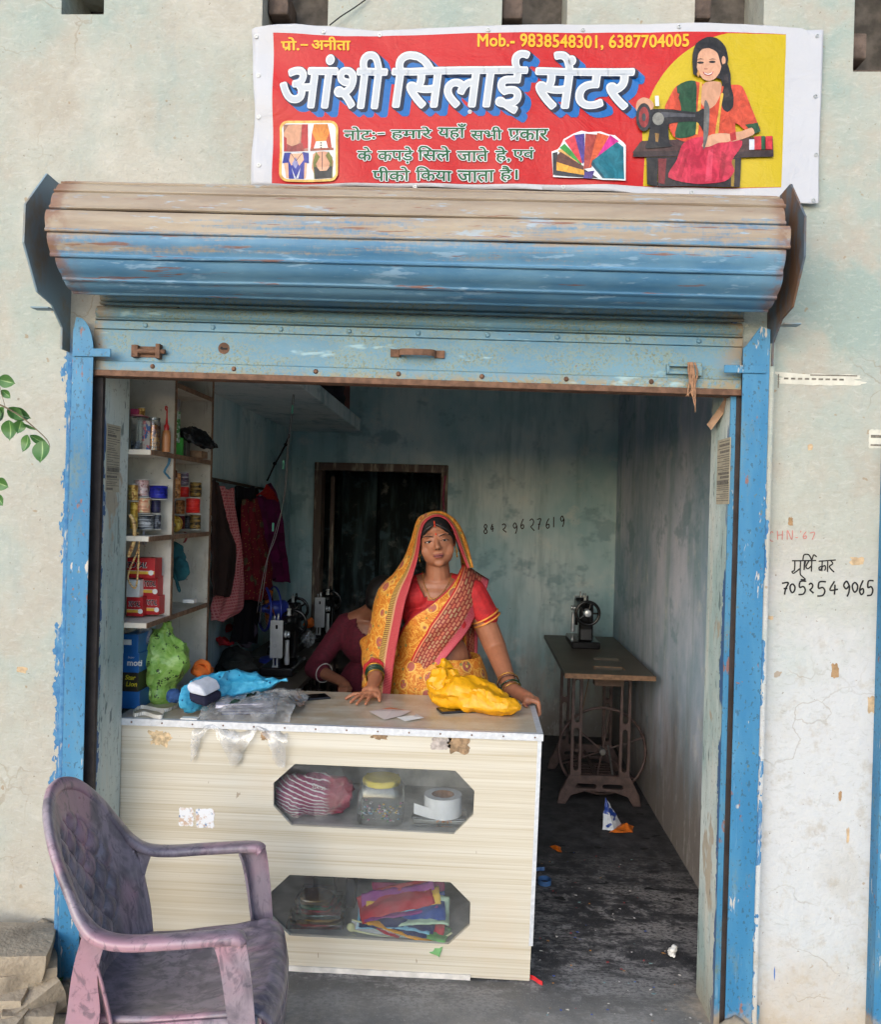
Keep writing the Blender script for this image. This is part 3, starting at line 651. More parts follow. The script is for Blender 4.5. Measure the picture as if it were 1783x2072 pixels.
# ================================================================== CHAIR
def marbled():
    n = Nd('marbled_plum_plastic')
    a = n.noise((7, 9, 4), 4, .6, 2.2); b = n.noise((26, 34, 12), 4, .65, 1.5, off=(3, 1, 4)); c = n.noise((3.2, 4, 2.2), 3, .5, 1.2, off=(1, 6, 2)); f = n.noise(120, 3)
    col = n.mix(n.step(a, .35, .62), C(104, 95, 103), C(146, 131, 139)); col = n.mix(n.mul(n.step(c, .50, .66), .85), col, C(174, 132, 142))
    col = n.mix(n.mul(n.step(b, .52, .66), .6), col, C(82, 74, 84)); col = n.mix(n.mul(n.step(b, .34, .22), .7), col, C(160, 124, 134))
    col = n.mix(n.mul(n.step(n.noise((18, 60, 18), 4, .7, 1, off=(8, 2, 2)), .58, .7), .5), col, C(60, 54, 66))
    dz = n.noise(6, 5, .7); col = n.mix(n.mul(n.step(dz, .5, .75), .35), col, C(168, 156, 154))
    n.bump(f, .06, .002); return n.end(col, n.math('ADD', .2, n.math('MULTIPLY', dz, .25)), 0, .5)
M_PLUM = marbled()
CH = thing('plastic_chair', 'marbled plum and grey plastic armchair with tufted back in front of the counter', 'chair', (-.812, -.435, GZ), rad(10))
CH.scale = (1.0, 1.0, 1.0)
def wback(t):
    K = [(0, .205), (.2, .222), (.4, .232), (.55, .222), (.7, .192), (.82, .155), (.9, .118), (.96, .075), (1, .03)]
    for (a, b), (c_, d) in zip(K, K[1:]):
        if a <= t <= c_: return lerp(b, d, (t-a)/(c_-a))
    return .03
def back_pt(s, t):
    s = s*2-1; w_ = wback(t)+.018; y_ = s*w_; z_ = .40+.535*t; x_ = -.175-.140*t**1.15+.085*(y_/.23)**2*(1-.35*t)
    # tufted oval field with buttons
    oy, oz = y_/.165, (z_-.66)/.215; inside = max(0, min(1, (1-(oy*oy+oz*oz))*5))
    if inside > 0:
        a_, b_ = (y_/.036), (z_-.66)/.046; p_, q_ = a_+b_, a_-b_
        d_ = abs(math.sin(p_*math.pi/2))*abs(math.sin(q_*math.pi/2)); puff = d_**.45
        x_ += inside*(.018*puff-.009)
        fx, fy = (p_/2-round(p_/2)), (q_/2-round(q_/2)); rr = math.hypot(fx, fy)
        if rr < .10: x_ += inside*.009*(1-(rr/.10)**2)
    return (x_, y_, z_)
mk('backrest', grid(back_pt, 110, 130), M_PLUM, CH, smooth=180, solid=.007)
rim = [(.215, -.268, .648), (.19, -.270, .660), (.05, -.272, .657), (-.06, -.268, .655), (-.128, -.258, .668), (-.172, -.243, .705), (-.208, -.222, .762), (-.254, -.186, .842), (-.292, -.125, .908), (-.312, -.055, .940), (-.317, 0, .946)]
full = rim+[(x, -y, z) for x, y, z in reversed(rim[:-1])]
sp_ = spline(full, 140)
def rim_geo(a, b):
    pts = sp_[a:b]; V, F = [], []; m = 14; prevs = None
    for i, p in enumerate(pts):
        t = (pts[min(i+1, len(pts)-1)]-pts[max(i-1, 0)]).normalized()
        k = min(1, max(0, (abs(p.y)-.20)/.06)) if p.z < .75 else 0
        # on the arms the wide side lies flat, on the back it faces forward
        up = Vector((-.25, 0, 1)) if p.z < .70 else Vector((.95, 0, .35))
        f_ = min(1, max(0, (p.z-.66)/.08)); up = (Vector((0, 0, 1))*(1-f_)+Vector((.92, 0, .40))*f_)
        nrm = (up-t*up.dot(t)).normalized(); side = t.cross(nrm)
        w_, h_ = lerp(.026, .018, f_), lerp(.014, .011, f_)
        for j in range(m):
            an = 2*math.pi*j/m; c_, s_ = math.cos(an), math.sin(an); e_ = .62
            V.append(p+side*(w_*math.copysign(abs(c_)**e_, c_))+nrm*(h_*math.copysign(abs(s_)**e_, s_)))
    L_ = len(pts)
    for i in range(L_-1):
        for j in range(m): F.append((i*m+j, i*m+(j+1) % m, (i+1)*m+(j+1) % m, (i+1)*m+j))
    F += [tuple(range(m)), tuple(range((L_-1)*m, L_*m))]
    return V, F
mk('armrest', rim_geo(0, 30), M_PLUM, CH, smooth=60); mk('back_rim', rim_geo(29, 111), M_PLUM, CH, smooth=60); mk('armrest', rim_geo(110, 140), M_PLUM, CH, smooth=60)
# seat: dished, rolled over at the front
def seat_pt(s, t):
    y_ = (s*2-1); fx = t; w_ = lerp(.205, .238, t)
    if t < .86: x_ = lerp(-.20, .270, t/.86); z_ = .435-.028*math.sin(math.pi*min(1, t/.86))*(1-.5*y_*y_)+.012*y_**4+.012*t
    else:
        a_ = (t-.86)/.14*math.pi*.5; x_ = .270+.045*math.sin(a_); z_ = .447-.065*(1-math.cos(a_))
    z_ += .0018*math.sin(y_*34)*(.3 if t < .7 else 1)*math.exp(-((t-.8)/.2)**2)
    if abs(y_) > .985: z_ -= .012
    return (x_-.02*y_*y_*t, y_*w_, z_)
mk('seat', grid(seat_pt, 60, 60), M_PLUM, CH, smooth=180, solid=.006)
def band(path, h, out):     # thin vertical skirt following a path
    V, F = [], []
    for p in path: V += [Vector(p), Vector(p)-Vector((0, 0, h))+Vector((0, 0, 0))]
    for i in range(len(path)-1): F.append((2*i, 2*i+1, 2*i+3, 2*i+2))
    return V, F
ap = [(-.21, -.205, .432), (-.05, -.222, .428), (.1, -.232, .436), (.255, -.236, .440)]
mk('apron', band(spline(ap, 16), .085, 1), M_PLUM, CH, smooth=180, solid=.007); mk('apron', band(spline([(x, -y, z) for x, y, z in ap], 16), .085, 1), M_PLUM, CH, smooth=180, solid=.007)
mk('apron', band(spline([(.288, -.225, .40), (.311, -.12, .39), (.315, 0, .388), (.311, .12, .39), (.288, .225, .40)], 20), .055, 1), M_PLUM, CH, smooth=180, solid=.007)
def leg(path, wx, wy):      # ribbed L-shaped leg following a path
    V, F = [], []; k = len(path)
    for i, (p, a_, b_) in enumerate(zip(path, wx, wy)):
        p = Vector(p); sy = -1 if p.y < 0 else 1
        pr_ = [(0, 0), (a_, 0), (a_, -sy*.006), (a_*.55, -sy*.011), (.007, -sy*.008), (.007, -sy*b_), (0, -sy*b_)]
        V += [p+Vector((q[0], q[1], 0)) for q in pr_]
    n = 7
    for i in range(k-1):
        for j in range(n): F.append((i*n+j, i*n+(j+1) % n, (i+1)*n+(j+1) % n, (i+1)*n+j))
    F += [tuple(range(n)), tuple(range((k-1)*n, k*n))]; return V, F
for sy in (-1, 1):
    f = spline([(.150, sy*.288, .650), (.165, sy*.290, .60), (.185, sy*.287, .48), (.200, sy*.284, .36), (.235, sy*.288, .0)], 18)
    mk('leg', leg(f, [lerp(.078, .055, i/17) for i in range(18)], [lerp(.052, .035, i/17) for i in range(18)]), M_PLUM, CH, smooth=45)
    b_ = spline([(-.165, sy*.262, .675), (-.190, sy*.245, .58), (-.205, sy*.236, .46), (-.225, sy*.238, .34), (-.29, sy*.25, .0)], 18)
    mk('leg', leg(b_, [lerp(.060, .050, i/17)+.05*math.exp(-((i-9)/3)**2)*.5 for i in range(18)], [.03]*18), M_PLUM, CH, smooth=45)

# ================================================================== BANNER
BN = thing('shop_banner', 'wide red and yellow printed vinyl banner above the shutter with sewing woman', 'banner')
BY = -.012
def bw0(x, z):      # the sheet hangs a little wavy in front of the wall
    d = .006*math.sin(x*9+1.3)*math.cos(z*6)+.005*math.sin(x*23+z*9)*math.exp(-((z-2.72)/.12)**2)
    d += .004*noise.noise((x*6, z*6, 3))+.003*noise.noise((x*15, z*19, 7))
    d += .010*math.exp(-((x+.72)/.1)**2)*math.sin(z*24+x*10)
    return BY-.008-d*.8
CUT = .03; _bw = {}
def bw(x, z):       # the same sheet as flat facets, so that every layer of ink lies parallel to it
    i, k = math.floor(x/CUT), math.floor(z/CUT); s_, t_ = x/CUT-i, z/CUT-k
    def g(a, b):
        if (a, b) not in _bw: _bw[(a, b)] = bw0(a*CUT, b*CUT)
        return _bw[(a, b)]
    if s_+t_ <= 1: return g(i, k)+(g(i+1, k)-g(i, k))*s_+(g(i, k+1)-g(i, k))*t_
    return g(i+1, k+1)+(g(i, k+1)-g(i+1, k+1))*(1-s_)+(g(i+1, k)-g(i+1, k+1))*(1-t_)
def vinyl(name, col, rough=.42):
    if name in _mc: return _mc[name]
    n = Nd(name); x, y, z = n.xyz(); w_ = n.noise((5, 5, 9), 4, .65, 1.2); cr = n.noise((16, 16, 10), 3, .6, 2.0, off=(3, 1, 1))
    k = n.mix(n.mul(n.step(n.noise(3, 4), .4, .7), .12), col, tuple(q*.75 for q in col[:3])+(1,))
    n.bump(n.math('ADD', w_, n.math('MULTIPLY', cr, .4)), .35, .012); _mc[name] = n.end(k, rough, 0, .3); return _mc[name]
class Pr:      # printed shapes: cut fine enough to follow the sheet, each colour one thin layer
    z = 0
def lay(poly_or_mesh, mat, name='print', parent=None, lift=None, cut=CUT, vl=None):
    """flat (x, z) polygon or (verts, faces) laid on the sheet as a thin layer of ink"""
    if isinstance(poly_or_mesh, list):
        pts = [Vector((a, b, 0)) for a, b in poly_or_mesh]; tri = tessellate_polygon([pts]); V = [(p.x, p.y) for p in pts]; F = tri
    else: V, F = poly_or_mesh
    bm = bmesh.new(); ly = bm.verts.layers.float.new('l'); vs = [bm.verts.new((a, 0, b)) for a, b in V]
    if vl:
        for v, q in zip(vs, vl): v[ly] = q
    for f in F:
        try: bm.faces.new([vs[i] for i in f])
        except ValueError: pass
    xs = [a for a, b in V]; zs = [b for a, b in V]
    ds = [a+b for a, b in V]
    for c, lo, hi in (((1, 0, 0), min(xs), max(xs)), ((0, 0, 1), min(zs), max(zs)), ((1, 0, 1), min(ds), max(ds))):
        k = math.floor(lo/cut)+1; c = Vector(c)
        while k*cut < hi:
            bmesh.ops.bisect_plane(bm, geom=bm.verts[:]+bm.edges[:]+bm.faces[:], plane_co=c*(k*cut/c.length_squared), plane_no=c, dist=1e-6); k += 1
    Pr.z += .00006
    l = lift if lift is not None else Pr.z
    for v in bm.verts: v.co.y = bw(v.co.x, v.co.z)-l-v[ly]
    m = bpy.data.meshes.new(name); 
    bmesh.ops.recalc_face_normals(bm, faces=bm.faces)
    bm.faces.ensure_lookup_table()
    for f in bm.faces:
        if f.normal.y > 0: f.normal_flip()
    bm.to_mesh(m); bm.free(); m.materials.append(mat); m.shade_smooth()
    o = bpy.data.objects.new(name, m); COL.objects.link(o); o.parent = parent or BN; return o
def bp(u, v): q = P(u, v, BY-.008); return (q.x, q.z)
def bpoly(pts): return [bp(u, v) for u, v in pts]
# sheet outline (with slightly wandering edges)
edge = [(510, 62), (517, 58), (600, 52), (680, 55), (760, 62), (860, 57), (1000, 54), (1130, 50), (1260, 49), (1400, 48), (1500, 51), (1625, 57), (1632, 60), (1668, 59), (1666, 120), (1663, 200), (1658, 300), (1656, 412), (1640, 414), (1500, 405), (1300, 392), (1100, 384), (900, 380), (700, 378), (508, 378), (510, 300), (516, 220), (512, 140)]
sh_ = lay(bpoly(edge), vinyl('white_vinyl', C(184, 184, 188)), 'sheet', lift=0); s_ = sh_.modifiers.new('t', 'SOLIDIFY'); s_.thickness = .0012; s_.offset = -1
Pr.z = .0004
V_RED = vinyl('banner_red', C(178, 20, 18)); V_YEL = vinyl('banner_yellow', C(184, 160, 12)); V_AMB = vinyl('banner_amber', C(226, 166, 26)); V_WHT = vinyl('banner_white', C(208, 210, 212))
V_GRN = vinyl('banner_green', C(6, 80, 38)); V_BLU = vinyl('banner_blue', C(14, 92, 160)); V_NAV = vinyl('banner_navy', C(10, 26, 52)); V_GRY = vinyl('banner_silver', C(178, 182, 187))
lay(bpoly([(554, 70), (700, 74), (900, 70), (1200, 66), (1400, 66), (1591, 70), (1588, 160), (1586, 240), (1582, 310), (1580, 381), (1400, 380), (1200, 375), (1000, 372), (800, 372), (551, 373), (552, 220)]), V_RED, 'red_ground')
cir = []
for i in range(25):
    t = i/24; a = lerp(rad(101), rad(192), t); cir.append((1512+212*math.cos(a)*1.0, 278-212*math.sin(a)))
ypoly = [(1591, 70), (1586, 240), (1580, 381), (1300, 377), (1300, 322)]+[q for q in reversed(cir) if q[1] < 322]
lay(bpoly([(1591, 70.5), (1586, 240), (1580, 380.5), (1302, 376.5)]+[q for q in reversed(cir)]), V_YEL, 'yellow_ground')

# ---- lettering
def text_geo(s, shear=0, offset=0, spacing=1.0, bold=0):
    """outline text as (verts2d, faces), unit height; glyphs come from the built-in fonts"""
    c = bpy.data.curves.new('t', 'FONT'); c.body = s; c.shear = shear; c.offset = offset; c.space_character = spacing; c.resolution_u = 3
    o = bpy.data.objects.new('t', c); COL.objects.link(o); dg = bpy.context.evaluated_depsgraph_get(); m = bpy.data.meshes.new_from_object(o.evaluated_get(dg))
    V = [(v.co.x, v.co.y) for v in m.vertices]; F = [tuple(p.vertices) for p in m.polygons]
    bpy.data.objects.remove(o); bpy.data.curves.remove(c); bpy.data.meshes.remove(m); return V, F
def fit(g, u0, v0, u1, v1, ref=None):
    """stretch text so that its bounds (or those of ref) fall on the picture rectangle, on the banner plane"""
    V, F = g; R_ = (ref or g)[0]; x0, x1 = min(a for a, b in R_), max(a for a, b in R_); y0, y1 = min(b for a, b in R_), max(b for a, b in R_)
    out = []
    for a, b in V:
        s_, t_ = (a-x0)/(x1-x0), (b-y0)/(y1-y0); out.append(bp(lerp(u0, u1, s_), lerp(v1, v0, t_)))
    return out, F
def bold(g, r, k, dx=0, dy=0):
    """the glyph thickened by r: k shifted copies and the glyph itself"""
    return [([(a+dx+r*math.cos(2*math.pi*i/k), b+dy+r*math.sin(2*math.pi*i/k)) for a, b in g[0]], g[1]) for i in range(k)]+[([(a+dx, b+dy) for a, b in g[0]], g[1])]
def word(s, rect, layers, shear=0, spacing=1.0, name='lettering'):
    ref = text_geo(s, shear, 0, spacing)
    for off, mat, (du, dv) in layers:
        G = []
        for (d1, d2) in (du if isinstance(du, list) else [(du, dv)]):
            for g in (bold(ref, off, 10) if off else [ref]): G.append(fit(g, rect[0]+d1, rect[1]+d2, rect[2]+d1, rect[3]+d2, ref))
        V, F, Lf = [], [], []
        for i, (v, f) in enumerate(G): n = len(V); V += v; F += [tuple(k+n for k in q) for q in f]; Lf += [i*3e-6]*len(v)
        lay((V, F), mat, name, vl=Lf); Pr.z += len(G)*3e-6
# pra has no glyph of its own: pa with a short slanted stroke
def stroke2(pts, w):     # polyline with width in picture pixels -> list of polygons
    out = []
    for (a, b), (c, d) in zip(pts, pts[1:]):
        L_ = math.hypot(c-a, d-b) or 1; nx, ny = -(d-b)/L_*w/2, (c-a)/L_*w/2; out.append([(a+nx, b+ny), (c+nx, d+ny), (c-nx, d-ny), (a-nx, b-ny)])
    return out
def bar(pts, w, mat, name='lettering'):
    for q in stroke2(pts, w): lay(bpoly(q), mat, name)
TITLE = [('आंशी', (570, 107, 782, 218)), ('िसलाई', (795, 107, 1070, 229)), ('सेंटर', (1086, 108, 1282, 220))]
for s, r in TITLE:
    word(s, r, [(.044, V_BLU, ([(k*2.6, k*2.2) for k in range(7, 1, -1)], 0)), (.046, V_NAV, ([(5.5, 5), (3, 3)], 0)), (.046, V_NAV, (1.2, 1.2)), (.030, V_WHT, (0, 0)), (.008, V_GRY, (.5, .8))], shear=.14, name='title_lettering')
word('पो.', (570, 80, 606, 104), [(.022, V_AMB, (0, 0))]); bar([(588, 96), (577, 103)], 3, V_AMB); bar([(609, 94), (624, 94)], 3.2, V_AMB)
word('अनीता', (632, 77, 709, 103), [(.026, V_AMB, (0, 0))])
word('Mob.- 9838548301, 6387704005', (967, 72, 1393, 101), [(.022, V_AMB, (0, 0))], spacing=1.02, name='phone_lettering')
GW = [(.062, V_WHT, (0, 0)), (.020, V_GRN, (0, 0))]
for s, r in (('नोटः', (697, 258, 759, 284)), ('हमारे', (792, 258, 873, 285)), ('यहाँ', (887, 252, 943, 284)), ('सभी', (953, 258, 1016, 284)), ('पकार', (1029, 263, 1109, 285)),
             ('के', (724, 299, 752, 327)), ('कपड़े', (765, 299, 836, 333)), ('िसले', (846, 298, 911, 327)), ('जाते', (925, 299, 988, 327)), ('हे,', (1003, 299, 1032, 331)), ('एवं', (1038, 300, 1081, 327)),
             ('पीको', (755, 340, 829, 368)), ('िकया', (842, 340, 914, 368)), ('जाता', (926, 346, 1000, 368)), ('है।', (1012, 338, 1047, 369))):
    word(s, r, GW, name='notice_lettering')
bar([(1043, 278), (1033, 285)], 5.5, V_WHT); bar([(1043, 278), (1034, 284)], 2.8, V_GRN); bar([(763, 273), (780, 272)], 6, V_WHT); bar([(764, 273), (779, 272)], 2.8, V_GRN); bar([(1047, 274), (1037, 283)], 6, V_WHT); bar([(1047, 274), (1038, 282)], 3, V_GRN)

# ---- four little pictures of blouse backs in a rounded frame
def rrect(u0, v0, u1, v1, r, n=6):
    pts = []
    for cx, cy, a0 in ((u1-r, v0+r, -90), (u1-r, v1-r, 0), (u0+r, v1-r, 90), (u0+r, v0+r, 180)):
        for i in range(n+1): a = rad(a0+90*i/n); pts.append((cx+r*math.cos(a), cy+r*math.sin(a)))
    return pts
def PC(nm, *c):
    nm = 'ink_'+nm
    if nm in _mc: return _mc[nm]
    n = Nd(nm); c = C(*[q*.9 for q in c]); a = n.noise((34, 34, 22), 4, .65, 1.2); b = n.noise((90, 90, 60), 3, .6, .5, off=(4, 1, 2)); k = n.mix(n.step(a, .35, .68), tuple(q*(.92 if (c[0] > .35 and c[1] > .2 and c[2] > .1) else .68) for q in c[:3])+(1,), tuple(min(1, q*1.12+.01) for q in c[:3])+(1,)); k = n.mix(n.mul(n.step(b, .56, .72), .15), k, tuple(min(1, q*1.35+.03) for q in c[:3])+(1,))
    n.bump(n.noise((5, 5, 9), 4, .65, 1.2), .35, .012); _mc[nm] = n.end(k, .42, 0, .3); return _mc[nm]
lay(bpoly(rrect(566, 247, 685, 369, 16)), PC('peach', 244, 190, 96), 'picture_frame'); lay(bpoly(rrect(571, 252, 680, 364, 12)), V_WHT, 'picture_ground')
sk, sk2 = PC('skin', 206, 150, 118), PC('skin2', 226, 172, 140)
I = lambda pts, m, nm='picture_ink': lay(bpoly(pts), m, nm)
I([(574, 254), (624, 254), (624, 307), (574, 307)], PC('rosegrey', 168, 120, 104)); I([(574, 270), (584, 256), (612, 254), (606, 290), (586, 300), (576, 296)], sk); I([(612, 254), (624, 254), (624, 300), (608, 304)], PC('crimson', 176, 30, 36)); I([(574, 288), (590, 296), (612, 290), (616, 307), (574, 307)], PC('maroonp', 150, 56, 52)); I([(574, 276), (580, 280), (580, 306), (574, 306)], PC('crimson', 176, 30, 36))
I([(636, 254), (664, 254), (668, 270), (661, 288), (640, 288), (632, 270)], PC('orangeb', 232, 138, 36)); I([(632, 270), (640, 288), (636, 300), (634, 307), (628, 307)], PC('rustb', 196, 70, 34)); I([(668, 270), (661, 288), (664, 300), (668, 307), (673, 307)], PC('rustb', 196, 70, 34)); I([(645, 288), (656, 288), (656, 304), (645, 304)], PC('creamp', 236, 222, 206)); I([(628, 302), (676, 302), (676, 307), (628, 307)], PC('brownp', 160, 84, 62))
for k in range(3): I(rrect(648.5, 290+k*5, 652, 293+k*5, 1.5, 3), V_NAV)
I([(580, 311), (618, 311), (622, 326), (619, 362), (580, 362), (574, 328)], sk2); I([(575, 310), (588, 308), (584, 330), (572, 332)], PC('royal', 44, 54, 150)); I([(612, 308), (625, 311), (627, 332), (616, 330)], PC('royal', 44, 54, 150)); I([(583, 322), (590, 336), (598, 326), (606, 336), (617, 322), (615, 363), (585, 363)], PC('royal', 44, 54, 150)); I([(598, 318), (604, 332), (598, 342), (591, 332)], PC('lav', 150, 150, 196)); I([(590, 340), (599, 362), (608, 340), (604, 362), (596, 363)], PC('silvp', 206, 206, 214)); bar([(588, 310), (599, 326), (612, 310)], 1, V_NAV, 'picture_ink')
I([(634, 313), (650, 308), (668, 312), (676, 330), (674, 350), (670, 363), (640, 363), (631, 342)], sk); I([(640, 309), (648, 320), (640, 334), (646, 348), (664, 348), (669, 334), (660, 318), (666, 310), (674, 322), (674, 363), (636, 363), (634, 330)], PC('olive', 118, 118, 40)); I([(636, 340), (674, 340), (672, 363), (638, 363)], PC('darkb', 38, 40, 44)); I([(642, 340), (668, 340), (662, 348), (648, 348)], sk2); bar([(653, 310), (653, 346)], 1.2, V_NAV, 'picture_ink')
bar([(626, 254), (626, 364)], 1, V_WHT, 'picture_ink'); bar([(572, 308.5), (680, 308.5)], 1, V_WHT, 'picture_ink')
# ---- fan of folded cloths
I([(1116, 309), (1128, 305), (1134, 298), (1140, 285), (1160, 274), (1176, 268), (1190, 271), (1215, 269), (1232, 275), (1244, 276), (1262, 291), (1266, 296), (1265, 369), (1220, 369), (1190, 364), (1150, 362), (1119, 360)], V_WHT, 'picture_outline')
for pts, c in (([(1118, 312), (1128, 310), (1130, 350), (1119, 357)], (34, 34, 42)), ([(1122, 345), (1180, 345), (1210, 366), (1122, 357)], (34, 40, 52)), ([(1128, 308), (1140, 302), (1182, 346), (1178, 352)], (228, 170, 90)), ([(1126, 328), (1180, 345), (1182, 358), (1126, 347)], (238, 170, 44)), ([(1128, 316), (1134, 310), (1180, 340), (1180, 348), (1126, 330)], (96, 46, 30)), ([(1132, 302), (1142, 294), (1176, 330), (1176, 338)], (42, 148, 50)),
               ([(1142, 288), (1162, 276), (1182, 332), (1174, 334)], (214, 48, 62)), ([(1162, 277), (1182, 274), (1183, 330), (1178, 336)], (74, 52, 144)), ([(1182, 352), (1202, 350), (1196, 366), (1180, 364)], (64, 40, 130)), ([(1184, 274), (1208, 276), (1196, 344), (1180, 346)], (170, 58, 44)), ([(1208, 272), (1232, 278), (1202, 336), (1190, 344)], (222, 92, 46)), ([(1234, 276), (1252, 288), (1208, 330), (1200, 334)], (226, 46, 152)), ([(1248, 290), (1261, 300), (1262, 366), (1224, 366), (1197, 330)], (24, 116, 134)), ([(1197, 330), (1224, 366), (1218, 366), (1195, 338)], (14, 80, 98))):
    I(pts, PC('f%d_%d_%d' % c, *c))
# ---- printed woman at a sewing machine
zz = lambda q: [((1820+x*.5721)*.59314, (60+y*.5721)*.59314) for x, y in q]
def closed(q, k=4):
    n = len(q); out = []
    for i in range(n):
        p0, p1, p2, p3 = [Vector((*q[(i+d) % n], 0)) for d in (-1, 0, 1, 2)]
        for j in range(k):
            t = j/k; a = .5*((2*p1)+(p2-p0)*t+(2*p0-5*p1+4*p2-p3)*t*t+(3*p1-p0-3*p2+p3)*t**3); b = p1.lerp(p2, t); a = a*.75+b*.25; out.append((a.x, a.y))
    return out
def J(q, c, nm='picture_ink'): lay(bpoly(zz(closed(q) if len(q) > 5 and c not in ((74, 46, 42), (52, 32, 32)) else q)), PC('w%d_%d_%d' % c, *c), nm)
SKN, BLK, ORG, GRN_, PNK = (206, 152, 120), (26, 22, 24), (214, 74, 40), (18, 74, 40), (206, 40, 70)
J([(590, 810), (640, 745), (1420, 720), (1424, 840), (600, 838)], (74, 46, 42)); J([(596, 806), (1424, 806), (1424, 842), (590, 838)], (52, 32, 32))
J([(672, 842), (740, 842), (736, 1012), (676, 1000)], BLK); J([(740, 842), (1236, 842), (1230, 1014), (740, 1012)], (40, 28, 30)); J([(740, 850), (790, 850), (780, 1000), (745, 990)], (120, 30, 34)); J([(1180, 850), (1200, 850), (1196, 1010), (1178, 1010)], (150, 120, 30))
J([(945, 330), (942, 240), (965, 170), (1030, 132), (1090, 140), (1140, 190), (1156, 260), (1150, 300), (1170, 350), (1172, 440), (1186, 480), (1180, 550), (1150, 572), (1120, 550), (1112, 480), (1110, 380), (960, 360)], BLK)
J([(800, 500), (850, 420), (960, 395), (1060, 430), (1180, 412), (1240, 425), (1290, 540), (1330, 640), (1345, 680), (1270, 690), (1200, 640), (1190, 740), (960, 760), (830, 720), (780, 560)], ORG)
J([(1020, 400), (1110, 400), (1110, 470), (1080, 530), (1040, 556), (1000, 530), (985, 460)], SKN); J([(962, 280), (975, 220), (1010, 195), (1060, 195), (1105, 230), (1116, 290), (1105, 340), (1075, 380), (1040, 392), (1005, 380), (975, 335)], (214, 160, 128)); J([(990, 205), (1035, 150), (1075, 160), (1125, 235), (1130, 330), (1112, 300), (1090, 225), (1040, 198)], BLK); J([(955, 300), (960, 215), (1010, 170), (1045, 165), (1000, 205), (975, 240), (966, 330)], BLK)
for (cx, cy, w_, h_, c) in ((990, 285, 20, 7, (30, 22, 22)), (1060, 280, 20, 7, (30, 22, 22)), (1022, 322, 12, 4, (176, 116, 92)), (1128, 270, 12, 26, SKN)): J([(cx+w_*math.cos(rad(a)), cy+h_*math.sin(rad(a))) for a in range(0, 360, 40)], c)
J([(1002, 338), (1020, 345), (1035, 348), (1052, 345), (1070, 336), (1056, 356), (1035, 363), (1016, 357)], (186, 62, 64)); J([(1010, 343), (1035, 351), (1063, 341), (1050, 353), (1035, 357), (1020, 353)], (236, 230, 224))
for x in (990, 1060): J([(x-24, 268), (x, 260), (x+24, 266), (x, 265)], (40, 28, 26))
for (x, y) in ((977, 352), (1126, 340)): J([(x, y-26), (x+10, y), (x, y+24), (x-10, y)], (196, 140, 70))
J([(1118, 300), (1150, 290), (1168, 350), (1172, 420), (1188, 480), (1184, 545), (1152, 574), (1122, 552), (1112, 490), (1128, 430), (1112, 370)], BLK); J([(1128, 360), (1150, 350), (1158, 400), (1136, 410)], (60, 50, 50)); J([(1130, 440), (1156, 432), (1164, 480), (1138, 490)], (56, 46, 46))
J([(850, 425), (960, 395), (966, 560), (975, 700), (840, 726), (876, 560)], GRN_); J([(986, 400), (1000, 400), (992, 560), (975, 710), (962, 705)], (222, 176, 60)); J([(1112, 470), (1128, 470), (1112, 560), (1098, 700), (1080, 696), (1100, 560)], (222, 176, 60)); J([(1255, 650), (1330, 640), (1348, 690), (1310, 706)], GRN_)
J([(800, 960), (850, 860), (890, 760), (1000, 720), (1240, 745), (1180, 860), (1196, 920), (1140, 980), (960, 1000)], PNK); J([(900, 800), (930, 790), (880, 960), (850, 970)], (180, 28, 56)); J([(1040, 800), (1070, 790), (1060, 980), (1020, 985)], (226, 70, 96)); J([(1120, 800), (1150, 830), (1130, 960), (1105, 960)], (180, 28, 56))
J([(1165, 700), (1230, 690), (1295, 668), (1310, 706), (1240, 735), (1170, 748)], SKN); J([(1000, 775), (1040, 715), (1100, 700), (1165, 705), (1165, 748), (1100, 755), (1045, 778)], (214, 160, 128)); J([(1165, 700), (1200, 690), (1206, 738), (1172, 748)], (190, 44, 44))
J([(608, 560), (616, 510), (650, 488), (690, 500), (714, 530), (700, 570), (640, 590)], SKN); J([(780, 560), (840, 460), (865, 470), (840, 560)], ORG)
J([(690, 572), (720, 556), (800, 560), (960, 576), (1010, 556), (1024, 640), (1010, 690), (990, 660), (960, 632), (830, 640), (800, 660), (806, 760), (820, 780), (668, 792), (680, 740), (690, 660)], BLK); J([(720, 620), (760, 575), (960, 590), (960, 605), (800, 605)], (78, 78, 84))
for a0 in (0,): J([(655+46*math.cos(rad(a)), 606+84*math.sin(rad(a))) for a in range(0, 360, 20)], (38, 36, 40)); J([(655+30*math.cos(rad(a)), 606+62*math.sin(rad(a))) for a in range(0, 360, 24)], (150, 42, 40)); J([(655+12*math.cos(rad(a)), 606+24*math.sin(rad(a))) for a in range(0, 360, 36)], (60, 60, 64))
J([(740+34*math.cos(rad(a)), 616+38*math.sin(rad(a))) for a in range(0, 360, 24)], (140, 138, 130)); J([(1012, 560), (1016, 510), (1028, 510), (1044, 560), (1038, 700), (1020, 780), (1008, 780)], (110, 108, 106)); J([(722, 540), (720, 480), (742, 480), (746, 540)], (226, 224, 220)); J([(720, 700), (745, 706), (738, 756), (724, 752)], (150, 110, 50))
for (x, c) in ((1280, (206, 210, 222)), (1332, (22, 80, 44)), (1310, (200, 40, 50)), (1376, (200, 40, 50))): J([(x, 720 if x > 1300 else 738), (x+40, 720 if x > 1300 else 738), (x+40, 800), (x, 800)], c)
